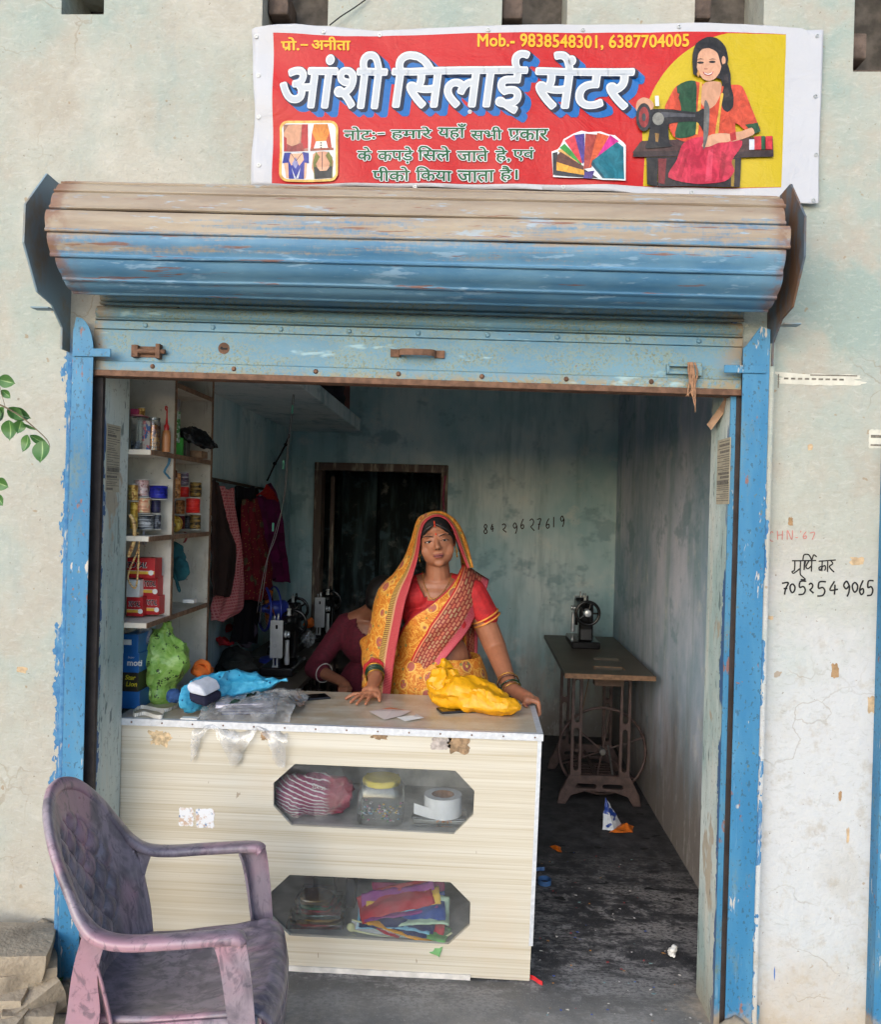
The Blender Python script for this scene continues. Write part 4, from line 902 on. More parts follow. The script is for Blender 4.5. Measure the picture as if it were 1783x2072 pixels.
# ---- eyelets / nails along the edge
M_EYE = simple('eyelet', C(196, 196, 192), .35, .1, 30, metal=.5)
for u, v in ((519, 76), (655, 66), (768, 71), (988, 63), (1180, 60), (1374, 56), (1655, 72), (524, 155), (523, 237), (525, 337), (1651, 195), (1652, 314), (1645, 407), (951, 228), (840, 381), (1140, 379), (1400, 390), (1330, 372)):
    x, z = bp(u, v); y = bw(x, z); mk('eyelet', [torus(.0052, .0018, (x, y-.0016, z), 'y', 14, 6), lathe([(.0001, y-.0030), (.0022, y-.0026), (.0024, y-.0004)], 8, 'y', (x, 0, z))], M_EYE, BN, smooth=60)

# ================================================================== SHELF UNIT ALONG THE LEFT WALL
SXF = -1.165                       # front plane of the shelves
YA, YD, YE = .207, .425, .86        # near end, middle panel, far end panel
def white_ply():
    n = Nd('white_painted_ply'); g = n.noise((30, 30, 5), 5, .7); k = n.noise(5, 5, .65)
    col = n.mix(n.step(k, .3, .7), C(186, 176, 160), C(214, 206, 192)); col = n.mix(n.mul(n.step(g, .58, .7), .55), col, C(150, 130, 108))
    col = n.mix(n.mul(n.step(n.noise(60, 3, .6), .66, .72), .6), col, C(110, 92, 76)); n.bump(g, .15, .003); return n.end(col, .7, 0, .3)
M_PLY = white_ply(); M_EDGE = simple('raw_brown_ply_edge', C(128, 98, 74), .8, .35, 40, .3)
SU = thing('shelf_unit', 'white painted plywood shelf unit with brown edges on the left wall', 'shelf')
ZS = [2.11, 1.835, 1.525, 1.215]
mk('divider', box(LW+.002, SXF-.003, YD, YD+.018, ZS[3]-.018, 2.4), M_PLY, SU); mk('divider_edge', box(SXF-.0028, SXF, YD-.0005, YD+.0185, ZS[3]-.018, 2.4), M_EDGE, SU)
mk('end_panel', box(LW+.002, SXF-.003, YE, YE+.018, .02, 2.4), M_PLY, SU); mk('panel_edge', box(SXF-.0028, SXF, YE-.0005, YE+.0185, .02, 2.4), M_EDGE, SU)
for i, z in enumerate(ZS):
    y0 = YA if i else YD+.02
    for (a, b) in ((YA, YD-.001), (YD+.019, YE-.001)):
        if i == 0 and a == YA: continue
        mk('shelf', box(LW+.003, SXF-.004, a, b, z-.018, z), M_PLY, SU); mk('shelf_edge', box(SXF-.0038, SXF-.0005, a, b, z-.0182, z+.0002), M_EDGE, SU)

# ---- reels of lace, ribbon and thread
def reel_mat(name, cols, sc=90, shine=.35, metal=0):
    if name in _mc: return _mc[name]
    n = Nd(name); b = n.noise((6, 6, sc*2.2), 3, .6, .6); k = n.noise((55, 55, sc), 2, .5, off=(3, 1, 0)); c = [C(*q) for q in cols]
    col = n.mix(n.step(b, .42, .58), c[0], c[1]); col = n.mix(n.step(k, .56, .62), col, c[2] if len(c) > 2 else c[0])
    n.bump(b, .8, .004); _mc[name] = n.end(col, shine, metal, .5); return _mc[name]
M_CARD = simple('reel_card', C(206, 200, 188), .7, .15); M_CLEAR = glass('clear_plastic', (.93, .95, .95, 1), .08, .05, .08)
RG = 'reels of lace and thread on the shelves'
def reel(x, y, z, r, h, mat, label, flange=None):
    t = thing('lace_reel', label, 'reel', (x, y, z), 0, RG); random.seed(int(1000*(x+y+z)) & 1023)
    pr_ = [(r*.5, .002)]; k = 9
    for i in range(k): pr_ += [(r*(.96+.05*random.random()), .004+(h-.008)*(i+.15)/k), (r*(.90+.04*random.random()), .004+(h-.008)*(i+.95)/k)]
    pr_ += [(r*.5, h-.002)]
    mk('winding', lathe(pr_, 18), mat, t, smooth=50)
    for zz_ in (0, h-.002): mk('flange', lathe([(.0001, zz_), (r*1.07, zz_), (r*1.07, zz_+.002), (.0001, zz_+.002)], 20), flange or M_CARD, t, smooth=40)
    return t
RM = dict(gold=reel_mat('gold_lace', [(196, 150, 70), (226, 190, 110), (150, 104, 44)], 60, .3, .3), rose=reel_mat('rose_silver_lace', [(212, 168, 158), (236, 214, 206), (160, 112, 104)], 60, .3, .2), blue=reel_mat('blue_ribbon', [(30, 34, 132), (44, 50, 160), (20, 22, 92)]), navy=reel_mat('navy_ribbon', [(26, 26, 58), (40, 38, 78)]), peach=reel_mat('peach_gold_lace', [(214, 140, 104), (240, 190, 150), (226, 206, 160)], 50, .3, .2), yell=reel_mat('yellow_gold_lace', [(206, 160, 52), (232, 196, 96), (160, 116, 30)], 50, .3, .2), bw=reel_mat('black_white_lace', [(40, 42, 46), (196, 196, 196), (90, 96, 100)], 70), grey=reel_mat('grey_lace', [(70, 74, 82), (122, 124, 130), (40, 44, 50)], 70), red=reel_mat('red_ribbon', [(206, 34, 30), (226, 62, 48)], 40), mix_=reel_mat('striped_purple_lace', [(70, 52, 76), (186, 176, 178), (120, 84, 110)], 110), dgold=reel_mat('black_gold_lace', [(60, 44, 30), (176, 140, 70), (30, 26, 24)], 110, .3, .2), brown=reel_mat('brown_thread', [(96, 52, 36), (126, 72, 50)]), maroon=reel_mat('maroon_thread', [(96, 22, 34), (122, 34, 46)]), or_=reel_mat('orange_lace', [(206, 130, 66), (228, 170, 110), (150, 90, 40)], 60))
z2, z1 = ZS[2], ZS[1]
zr = lambda zx, zy: ((300+zx*.3926)*.59314, (1200+zy*.3926)*.59314)
def reel_at(zx0, zx1, zy0, zy1, y, key, label, zbase=None, flange=None):
    u0, v0 = zr(zx0, zy0); u1, v1 = zr(zx1, zy1); a, b = P(u0, v1, y), P(u1, v0, y); r = abs(b.x-a.x)/2/1.07
    return reel((a.x+b.x)/2, y, zbase if zbase is not None else a.z, r, (b.z-a.z) if zbase is None else b.z-zbase, RM[key], label, flange)
L1 = .33
reel_at(360, 438, 1300, 1545, .30, 'yell', 'yellow gold lace reel stacked at the near end of the middle shelf')
reel_at(424, 575, 1420, 1545, L1, 'bw', 'black and white patterned lace reel with white top on middle shelf')
reel_at(565, 640, 1410, 1545, .36, 'grey', 'dark grey lace reel beside the black and white reel')
reel_at(415, 545, 1265, 1405, L1, 'peach', 'peach and gold lace reel standing on the black and white reel')
reel_at(545, 636, 1285, 1405, .37, 'navy', 'navy ribbon reel under the royal blue reel')
reel_at(400, 535, 1110, 1262, L1+.01, 'rose', 'silvery rose lace reel on top of its stack')
reel_at(345, 440, 1150, 1298, .285, 'gold', 'bronze gold lace reel at the left end of middle shelf')
reel_at(528, 698, 1160, 1282, .36, 'blue', 'royal blue ribbon reel on the middle shelf')
L2 = .70
reel_at(770, 845, 1420, 1545, L2+.02, 'maroon', 'maroon thread reel at the bottom of the far stack')
reel_at(838, 905, 1420, 1545, L2+.05, 'grey', 'grey striped thread reel next to the maroon reel')
reel_at(880, 985, 1412, 1545, L2, 'dgold', 'black lace reel with white label at the far end')
reel_at(845, 980, 1270, 1405, L2, 'red', 'large red ribbon reel on the far end of middle shelf')
reel_at(755, 848, 1285, 1415, L2+.03, 'or_', 'orange gold lace reel left of the large red reel')
reel_at(720, 762, 1290, 1415, L2-.02, 'navy', 'narrow black thread reel beside the divider')
reel_at(790, 885, 1170, 1268, L2+.02, 'red', 'smaller red ribbon reel under the striped purple reel')
reel_at(880, 992, 1130, 1268, L2+.02, 'dgold', 'black and gold striped lace reel on the large red reel')
reel_at(728, 812, 1050, 1280, L2, 'or_', 'tall orange lace reel by the divider')
reel_at(775, 882, 1045, 1168, L2+.04, 'mix_', 'purple and white striped lace reel on top of the far stack')
reel_at(728, 780, 1024, 1100, L2-.04, 'brown', 'brown thread reel above the tall orange reel')
# masking-tape rings of gold braid
tp = P(*zr(752, 1470), .62); br = thing('gold_braid_coil', 'coil of gold braid lying among the reels at the divider', 'braid', (tp.x, .62, z2+.001))
mk('coil', [torus(.022, .013, (0, 0, .036), 'y', 26, 10), torus(.018, .010, (.004, -.018, .03), 'y', 26, 8)], RM['yell'], br, smooth=80)
# loose ends hanging from the shelf
def hang(name, pts, w, mat, label, cat='ribbon', dirn=(.6, 1, 0), n=22, t=.0012):
    return tag(mk(name, strip(spline(pts, n), w, dirn, t), mat, smooth=60), label, cat)
M_TEALR = simple('teal_ribbon', C(70, 122, 146), .5, .25, 40); M_MARR = simple('maroon_ribbon', C(130, 40, 44), .6, .25, 40); M_GBR = reel_mat('gold_braid', [(206, 160, 96), (232, 200, 140), (150, 100, 60)], 160, .35, .2); M_GRYR = simple('grey_ribbon', C(120, 118, 122), .5, .2, 40)
pz = lambda zx, zy, y: P(*zr(zx, zy), y)
hang('hanging_ribbon', [pz(672, 812, .40), pz(690, 860, .395), pz(708, 930, .395), pz(700, 975, .40), pz(665, 1040, .39), pz(690, 1075, .40), pz(712, 1105, .40)], .011, M_TEALR, 'thin teal ribbon dangling from the upper shelf by the divider')
hang('hanging_ribbon', [pz(842, 1565, .66), pz(855, 1600, .655), pz(850, 1635, .655), pz(832, 1660, .655)], .011, M_MARR, 'short maroon ribbon end hanging under the middle shelf')
hang('hanging_ribbon', [pz(490, 1550, .31), pz(480, 1610, .305), pz(478, 1670, .305), pz(500, 1670, .30), pz(522, 1620, .305)], .009, M_GRYR, 'grey lace loop hanging under the middle shelf')
tag(mk('braided_cord', tube(spline([pz(365, 1420, .24), pz(395, 1470, .238), pz(405, 1560, .236), pz(395, 1660, .236), pz(350, 1780, .236)], 22), .0075, 8), M_GBR, smooth=60), 'thick golden braided cord hanging at the near end of shelves', 'cord')
tag(mk('bead_chain', tube(spline([pz(430, 1570, .27), pz(440, 1700, .265), P(259, 1165, .265), P(272, 1190, .265), P(278, 1170, .265), P(281, 1110, .265)], 40), [.0028+.0015*(i % 2) for i in range(40)], 6), M_GBR, smooth=60), 'loop of gold beaded trim hanging in front of red boxes', 'trim')
# ---- upper shelf: bangle stack, clear boxes, copper foil jar, glue bottle
def zbox(name, zx0, zx1, zy0, zy1, y0, y1, mat, label, cat, fr=zr, bevel=.002, zb=None, rz=0):
    a, b = P(*fr(zx0, zy1), y0), P(*fr(zx1, zy0), y0); z0 = a.z if zb is None else zb
    o = mk(name, rotz(box(a.x, b.x, y0, y1, z0, b.z), rz, ((a.x+b.x)/2, y0, 0)), mat, bevel=bevel)
    return tag(o, label, cat) if label else o
M_PINK = simple('pink_card', C(196, 70, 112), .6, .2); M_FOIL = reel_mat('copper_foil', [(150, 84, 30), (226, 160, 70), (96, 48, 16)], 40, .2, .5)
zbox('packet', 365, 430, 497, 560, .30, .36, M_PINK, 'small pink packet on top of the clear box', 'packet')
reel_at(428, 500, 485, 575, .33, 'gold', 'small gold lace reel on top of the clear boxes')
t = thing('clear_box', 'clear plastic box of small buttons on the top shelf', 'box', (0, 0, 0)); a, b = pz(372, 745, .29), pz(465, 560, .29)
mk('case', box(a.x, b.x, .29, .36, z1+.001, b.z), M_CLEAR, t, bevel=.002); mk('lid', box(a.x-.002, b.x+.002, .288, .362, b.z, b.z+.006), simple('pink_lid', C(190, 120, 130), .5, .1), t, bevel=.002)
random.seed(9); mk('buttons', [ell((lerp(a.x+.01, b.x-.01, random.random()), .295+.06*random.random(), z1+.008+.03*random.random()), (.007, .006, .005), 8, 6) for _ in range(26)], simple('mixed_buttons', C(150, 156, 168), .4, .6, 90), t, smooth=60)
zbox('small_box', 468, 540, 600, 770, .31, .37, (lambda n: n.end(n.mix(n.step(n.noise(60, 2), .5, .55), C(176, 168, 160), n.mix(n.step(n.noise(40, 2, off=(3, 3, 3)), .5, .52), C(60, 96, 150), C(190, 96, 96))), .5))(Nd('printed_box')), 'small printed box with red and blue print beside copper jar', 'box', zb=z1+.001)
t = thing('foil_jar', 'clear jar of crumpled copper foil ribbon on the top shelf', 'jar', (pz(570, 790, .34).x, .34, z1+.001)); rj = (pz(625, 700, .34).x-pz(515, 700, .34).x)/2; hj = pz(570, 590, .34).z-z1
g = lathe([(.002, .004), (rj*.9, .006), (rj*.94, hj*.5), (rj*.86, hj*.8), (.004, hj*.86)], 26); g = ([(p[0]*(1+.16*fb((p[0]*60, p[1]*60, p[2]*60))), p[1]*(1+.16*fb((p[0]*60, p[1]*60, p[2]*60))), p[2]) for p in g[0]], g[1])
mk('foil', g, M_FOIL, t); mk('jar_wall', lathe([(rj, 0), (rj, hj*.86), (rj*.9, hj*.95), (rj*.9, hj)], 26), M_CLEAR, t, smooth=40); mk('lid', lathe([(rj*.94, hj), (rj*.94, hj+.005), (.001, hj+.006)], 26), M_CLEAR, t, smooth=40)
gb = pz(680, 800, .375); t = thing('glue_bottle', 'tan squeeze bottle with a long red nozzle on the top shelf', 'bottle', (gb.x, .375, z1+.001)); rg = (pz(718, 740, .375).x-pz(645, 740, .375).x)/2; hb = pz(680, 680, .375).z-z1
mk('bottle_body', lathe([(.001, 0), (rg, .002), (rg, hb*.75), (rg*.85, hb*.93), (rg*.4, hb)], 22), simple('tan_plastic', C(176, 116, 70), .4, .15, 20), t, smooth=45)
M_REDP = simple('red_plastic', C(176, 36, 34), .35, .1); mk('cap', lathe([(rg*.58, hb-.002), (rg*.58, hb+.014), (rg*.34, hb+.02), (rg*.2, hb+.045), (rg*.16, hb+.075), (rg*.05, hb+.085)], 16), M_REDP, t, smooth=45)
mk('nozzle_cap', tube(spline([(.0, 0, hb+.07), (-.006, 0, hb+.078), (-.005, 0, hb+.088), (.002, 0, hb+.083)], 10), .0028, 8), M_REDP, t, smooth=60)
M_GRNB = simple('green_box', C(60, 168, 52), .5, .12); o = zbox('green_box', 735, 822, 745, 850, .56, .61, M_GRNB, 'bright green carton beside the black bag', 'carton', zb=z1+.001, rz=.25)
zbox('small_tin', 822, 862, 730, 850, .60, .64, simple('dark_tin', C(70, 62, 56), .4, .4, 80), 'small dark printed carton right of green carton', 'carton', zb=z1+.001)
zbox('leaf_packet', 738, 782, 515, 715, .50, .53, (lambda n: n.end(n.mix(n.step(n.noise((30, 30, 50), 3, .6, 1.5), .46, .52), C(190, 204, 190), C(50, 130, 50)), .4))(Nd('green_leaf_print')), 'upright packet with green leaf print by the divider', 'packet', zb=z1+.05)
# black polythene bag with pointed end
def crumple(g, amp, sc, sd=0, ridge=True):
    out = []
    for p in g[0]:
        p = Vector(p); q = p*sc+Vector((sd, sd*1.7, 0)); d = Vector((noise.noise(q), noise.noise(q+Vector((5, 3, 1))), noise.noise(q+Vector((1, 7, 9)))))
        if ridge:
            w_ = Vector((noise.noise(q*.7), noise.noise(q*.7+Vector((2, 2, 2))), 0))*1.2; r1 = q*1.9+w_; r2 = q*4.1+w_
            d += .9*Vector((.22-abs(noise.noise(r1)), .22-abs(noise.noise(r1+Vector((3, 1, 2)))), .22-abs(noise.noise(r1+Vector((9, 1, 2))))))+.4*Vector((.2-abs(noise.noise(r2)), .2-abs(noise.noise(r2+Vector((3, 1, 2)))), .2-abs(noise.noise(r2+Vector((9, 1, 2))))))
        out.append(p+d*amp)
    return out, g[1]
def ridged(o, amp, sc, stretch=(1, 1, 1), sd=0, zmin=None):
    """sharp plastic folds: push the skin along its normals by ridged noise"""
    bm = bmesh.new(); bm.from_mesh(o.data); bm.normal_update(); P_ = []
    for v in bm.verts:
        q = Vector((v.co.x*stretch[0], v.co.y*stretch[1], v.co.z*stretch[2]))*sc+Vector((sd*2.3, sd, sd*.7)); q += Vector((noise.noise(q*.6), noise.noise(q*.6+Vector((7, 1, 3))), noise.noise(q*.6+Vector((2, 9, 1)))))*1.1
        r1 = 1-abs(noise.noise(q)); r2 = 1-abs(noise.noise(q*2.3+Vector((3, 3, 3)))); r3 = noise.noise(q*.5+Vector((1, 4, 2)))
        P_.append(v.co+v.normal*amp*(r1**3*1.1+r2**4*.4*r1+r3*1.0-.75))
    for v, p in zip(bm.verts, P_):
        v.co = p
        if zmin is not None and v.co.z < zmin: v.co.z = zmin
    bm.to_mesh(o.data); bm.free(); o.data.update(); o.data.shade_smooth(); o.data.set_sharp_from_angle(angle=rad(24)); return o
def bag_mat(name, c, rough=.25, trans=0, prints=None, psc=26):
    n = Nd(name); a = n.noise(16, 3, .6, 2.5); b = n.noise(55, 3, .6, 1.5); col = n.mix(n.step(a, .3, .7), tuple(k*.8 for k in c[:3])+(1,), c)
    if prints:
        vd = n.voro(psc, 'F1'); col = n.mix(n.step(vd, .26, .23), col, prints)
    n.bump(n.math('ADD', a, n.math('MULTIPLY', b, .2)), .22, .008)
    m = n.end(col, rough, 0, .5)
    if trans: n.b.inputs['Transmission Weight'].default_value = 0; n.b.inputs['Subsurface Weight'].default_value = 0
    return m
M_BLKBAG = bag_mat('black_polythene', C(18, 18, 20), .22)
def blackbag(s, t):
    a = s*2*math.pi; l = t; sec = math.sin(math.pi*min(1, t*1.0))**.6; p = lerp(0, 1, l)
    c = pz(lerp(795, 1120, p), lerp(700, 835, p), lerp(.60, .72, p)); return (c.x+.004*math.cos(a), c.y+.055*sec*math.cos(a), c.z+(.045*sec)*math.sin(a)*(.75+.25*math.sin(a)))
g = crumple(grid(blackbag, 40, 40, True), .012, 22, 3); tag(mk('black_bag', g, M_BLKBAG, smooth=180), 'shiny black polythene bag stuck out of the upper shelf', 'bag')
tag(mk('wooden_block', box(pz(865, 870, .68).x, pz(1000, 870, .68).x, .66, .74, z1+.001, z1+.03), M_EDGE, bevel=.002), 'brown block under the black polythene bag', 'block')
# hanging grey pouch
g = crumple(ell(pz(762, 440, .80), (.018, .012, .05), 18, 14), .006, 40, 2); tag(mk('pouch', g, simple('grey_polythene', C(150, 142, 144), .3, .2), smooth=180), 'thin grey pouch hanging in the top bay', 'pouch')
# ---- third shelf: red thread cartons
zt = lambda zx, zy: ((380+zx*.4487)*.59314, (1850+zy*.4487)*.59314)
M_RC = simple('red_carton', C(178, 28, 34), .45, .12, 20); M_YS = simple('yellow_stripe', C(222, 176, 60), .5, .1); M_WS = simple('white_print', C(222, 220, 214), .5, .1); M_BP = simple('black_print', C(24, 22, 24), .5, .1)
def wtext(s, origin, xdir, updir, h, mat, name, parent, off=0, shear=0, width=None, lift=.0008, spacing=1.0):
    """printed lettering lying on a surface: origin = lower left, size h (cap height), optional width"""
    V, F = text_geo(s, shear, off, spacing); xd, ud = Vector(xdir).normalized(), Vector(updir).normalized(); nn = xd.cross(ud)
    x0, x1 = min(a for a, b in V), max(a for a, b in V); y0, y1 = min(b for a, b in V), max(b for a, b in V); k = h/(y1-y0); kx = (width/(x1-x0)) if width else k
    o = mk(name, ([Vector(origin)+xd*((a-x0)*kx)+ud*((b-y0)*k)+nn*lift for a, b in V], F), mat, parent); return o
def carton(zx0, zx1, zy0, zy1, y0, label, sub=True, tx=.10):
    a, b = P(*zt(zx0, zy1), y0), P(*zt(zx1, zy0), y0); W, H = b.x-a.x, b.z-a.z
    t = thing('thread_carton', label, 'carton', (a.x, y0, a.z), 0, 'red thread cartons')
    mk('carton_body', box(0, W, 0, .07, 0, H), M_RC, t, bevel=.0015)
    mk('stripe', box(.002, W-.002, -.0006, -.0002, H*.20, H*.34), M_YS, t); mk('stripe', box(.002, W-.002, -.0006, -.0002, H*.345, H*.365), M_WS, t)
    wtext('TOTAL', (W*tx-.002, -.0008, H*.50), (1, 0, 0), (0, 0, 1), H*.30, M_WS, 'brand_lettering', t, .05, .35, W*.72, lift=0.0); wtext('TOTAL', (W*tx, -.0012, H*.52), (1, 0, 0), (0, 0, 1), H*.27, M_BP, 'brand_lettering', t, .03, .35, W*.68, lift=0.0)
    mk('seal', lathe([(.0001, -.0012), (H*.13, -.001), (H*.13, -.0003)], 16, 'y', (W*.86, 0, H*.27)), M_WS, t); return t
carton(118, 333, 122, 268, .33, 'large red TOTAL thread carton on top of the carton stack', tx=.02)
carton(222, 352, 262, 412, .37, 'red TOTAL carton in the middle row of the carton stack', tx=.22)
t = zbox('thread_carton', 110, 215, 285, 415, .335, .40, M_WS, 'white faced carton beside the middle red carton', 'carton', fr=zt)
carton(112, 240, 420, 560, .335, 'lower left red TOTAL carton standing on the shelf', tx=.16); carton(236, 364, 408, 548, .37, 'lower right red TOTAL carton standing on the shelf', tx=.20)
# teal cloth and odd bits in the far bay
def rag(c, r, sd, n=26, sq=1): return crumple(ell(c, r, n, n), min(r)*.9, .45/max(r), sd)
M_TEALC = simple('teal_cloth', C(34, 92, 98), .85, .35, 25, .3)
zt3 = lambda zx, zy, y: P(*zt(zx, zy), y)
g = [rag(zt3(490, 90, .70), (.045, .03, .06), 2), rag(zt3(530, 200, .66), (.04, .02, .05), 5), tube(spline([zt3(480, 200, .66), zt3(495, 290, .65), zt3(520, 380, .645)], 9), [.016, .016, .014, .013, .013, .014, .015, .014, .006], 8, flat=.4)]
tag(mk('teal_cloth', g, M_TEALC, smooth=180), 'crumpled teal cloth stuffed in the lower bay of shelves', 'cloth')
zbox('match_box', 540, 628, 436, 462, .62, .66, M_WS, 'small white box lying on the lower shelf', 'box', fr=zt)

# ================================================================== ON THE COUNTER
ZT = CZT+.001
M_BLUEC = simple('blue_carton', C(30, 92, 156), .4, .15, 15); M_DKC = simple('dark_carton', C(44, 40, 30), .4, .3, 30); M_YP = simple('yellow_print', C(214, 196, 40), .5, .1)
def stackbox(zx0, zx1, zy0, zy1, y0, y1, mat, label):
    a, b = P(*zt(zx0, zy1), y0), P(*zt(zx1, zy0), y0); t = thing('carton', label, 'carton', (a.x, y0, max(a.z, ZT)))
    mk('carton_body', box(0, b.x-a.x, 0, y1-y0, 0, b.z-max(a.z, ZT)), mat, t, bevel=.002); t['w'] = b.x-a.x; t['h'] = b.z-max(a.z, ZT); return t
t = stackbox(75, 215, 1135, 1270, .34, .48, M_BLUEC, 'blue carton at the bottom of the stack by the left jamb')
t = stackbox(78, 205, 990, 1133, .34, .48, M_DKC, 'dark carton with yellow star lettering in the stack by the left jamb'); wtext('Star', (.012, -.0006, t['h']*.62), (1, 0, 0), (0, 0, 1), .018, M_YP, 'lettering', t, .02, .2); wtext('Lion', (.016, -.0006, t['h']*.28), (1, 0, 0), (0, 0, 1), .018, M_YP, 'lettering', t, .02, .2)
t = stackbox(84, 210, 846, 988, .34, .48, M_BLUEC, 'blue carton with white lettering second from the stack top'); wtext('Super', (.02, -.0006, t['h']*.72), (1, 0, 0), (0, 0, 1), .010, M_WS, 'lettering', t, .0, .2); wtext('moti', (.018, -.0006, t['h']*.36), (1, 0, 0), (0, 0, 1), .022, M_WS, 'lettering', t, .03)
t = stackbox(90, 205, 700, 844, .34, .48, M_BLUEC, 'blue carton with a white label on top of the stack'); mk('paper_label', box(0.0, t['w']*.55, -.0007, -.0002, t['h']*.45, t['h']*.72), M_WS, t)
# clear bag tip sticking up behind
g = crumple(tube([zt3(250, 760, .45), zt3(245, 680, .45), zt3(240, 600, .45), zt3(225, 540, .45)], [.045, .032, .018, .024], 20), .008, 30, 4)
M_POLY = glass('clear_polythene', (.97, .97, .98, 1), .2, .06, .42)
tag(mk('clear_bag', g, M_POLY, smooth=180), 'twisted clear polythene bag standing behind the green bag', 'bag')
# green polythene bag with paw prints
def paw_mat():
    n = Nd('green_paw_polythene'); a = n.noise(16, 3, .6, 2.5); b = n.noise(60, 3, .6, 1.5); col = n.mix(n.step(a, .3, .7), C(126, 172, 70), C(164, 200, 108))
    v_ = n.voro(24, 'F1'); s_ = n.voro(110, 'F1', rnd=.6); x, y, z = n.xyz()
    pad = n.step(v_, .17, .14); toes = n.mul(n.step(v_, .17, .2), n.step(v_, .36, .33), n.step(s_, .42, .36)); m_ = n.mul(n.math('MAXIMUM', pad, toes), n.step(x, -.89, -.93))
    col = n.mix(n.mul(m_, .9), col, C(24, 40, 20)); n.bump(n.math('ADD', a, n.math('MULTIPLY', b, .2)), .25, .008); return n.end(col, .34, 0, .5, **{'Subsurface_Weight': .0})
KG = [(zt3(420, 605, .50), .006, .02), (zt3(400, 650, .50), .02, .03), (zt3(350, 710, .50), .068, .06), (zt3(370, 790, .50), .094, .08), (zt3(400, 870, .50), .100, .095), (zt3(395, 960, .50), .090, .095), (zt3(370, 1050, .50), .066, .08), (zt3(370, 1140, .49), .05, .065), (zt3(385, 1225, .47), .022, .03), (zt3(388, 1243, .47), .006, .01)]
cs, rx, ry = spline([k[0] for k in KG], 120), spline([(k[1], k[2], 0) for k in KG], 120), None
def gbag(s, t):
    i = int(t*119+.5); a = 2*math.pi*s; f = 1+.10*math.sin(a*5+t*9)*.6+.05*math.sin(a*9-t*14); return cs[i]+Vector((rx[i].x*math.cos(a)*f, rx[i].y*math.sin(a)*f, 0))
tag(ridged(ridged(mk('green_bag', grid(gbag, 56, 46, True), paw_mat(), smooth=16), .018, 8, (1, 1, .8), 5), .005, 20, (1, 1, .8), 3), 'crumpled lime green polythene bag with black paw prints on the counter', 'bag')
# orange cloth roll
g = crumple(ell(zt3(690, 975, .60), (.042, .05, .026), 30, 20), .008, 30, 6); g2 = crumple(torus(.028, .011, zt3(690, 960, .585), 'y', 30, 10), .004, 40, 1)
tag(mk('orange_cloth', [g, g2], simple('orange_cloth', C(214, 106, 36), .85, .2, 40, .3), smooth=180), 'rolled orange cloth behind the blue bag on the counter', 'cloth')
# turquoise polythene bag, open towards us, with folded white and navy clothes
def blue_mat():
    n = Nd('turquoise_polythene'); a = n.noise(14, 3, .6, 2.2); b = n.noise(60, 3, .6, 1.2); v_ = n.voro(34, 'F1'); col = n.mix(n.step(a, .3, .7), C(40, 142, 182), C(84, 178, 212)); col = n.mix(n.step(v_, .17, .14), col, C(14, 70, 116))
    n.bump(n.math('ADD', a, n.math('MULTIPLY', b, .2)), .25, .008); return n.end(col, .36, 0, .5)
BL = [(zt3(595, 1160, .30), .062, .050), (zt3(660, 1150, .32), .072, .060), (zt3(800, 1110, .40), .085, .068), (zt3(950, 1080, .47), .075, .055), (zt3(1080, 1080, .50), .06, .038), (zt3(1200, 1075, .52), .034, .018), (zt3(1300, 1050, .53), .014, .008), (zt3(1340, 1042, .53), .003, .003)]
cs2, rr2 = spline([k[0] for k in BL], 110), spline([(k[1], k[2], 0) for k in BL], 110)
def bbag(s, t):
    i = int(t*109+.5); a = 2*math.pi*s; f = 1+.06*math.sin(a*6+t*8); c_, s_ = math.cos(a), math.sin(a)
    z_ = cs2[i].z+rr2[i].y*math.copysign(abs(s_)**.8, s_)*f; p = cs2[i]; return Vector((p.x+.25*rr2[i].x*c_*f, p.y+rr2[i].x*c_*f, max(ZT+.001, z_)))
tag(ridged(ridged(mk('turquoise_bag', grid(bbag, 48, 44, True), blue_mat(), smooth=16, solid=.001), .013, 10, (.6, 1, 1), 2, ZT), .004, 24, (.6, 1, 1), 4, ZT), 'open turquoise polythene bag holding folded clothes on the counter', 'bag')
fold = lambda zx0, zx1, zy0, zy1, y0, y1: crumple(grid(lambda s, t: (lambda a, b: Vector((lerp(a.x, b.x, s), lerp(y0, y1, t), lerp(a.z, b.z, .5)+(b.z-a.z)*.5*math.sin(math.pi*s)**.4)))(P(*zt(zx0, zy1), y0), P(*zt(zx1, zy0), y0)), 20, 14), .004, 30, 3)
def slab(pts, y0, y1, amp=.004): 
    q = [P(*zt(*k), y0) for k in pts]; n = len(q); V = q+[p+Vector((.03, y1-y0, .01)) for p in q]; return V, [tuple(range(n)), tuple(range(2*n-1, n-1, -1))]+[(i, (i+1) % n, n+(i+1) % n, n+i) for i in range(n)]
M_WCL = simple('white_cloth', C(206, 208, 216), .9, .1, 30, .2); M_NVC = simple('navy_cloth', C(26, 26, 52), .9, .25, 60, .3)
tag(mk('white_cloth', slab([(550, 1110), (590, 1062), (680, 1100), (715, 1175), (680, 1170), (600, 1150)], .262, .36), M_WCL, bevel=.011), 'folded white cloth peeping from the turquoise bag', 'cloth')
tag(mk('navy_cloth', slab([(560, 1128), (640, 1165), (715, 1190), (716, 1258), (640, 1235), (572, 1200)], .258, .36), M_NVC, bevel=.011), 'folded navy cloth at the mouth of the turquoise bag', 'cloth')
tag(mk('blue_cloth', crumple(ell(zt3(480, 1165, .36), (.03, .03, .026), 50, 36), .008, 26, 8), simple('denim_cloth', C(52, 86, 140), .9, .25, 60, .3), smooth=180), 'small blue cloth between the green and turquoise bags', 'cloth')
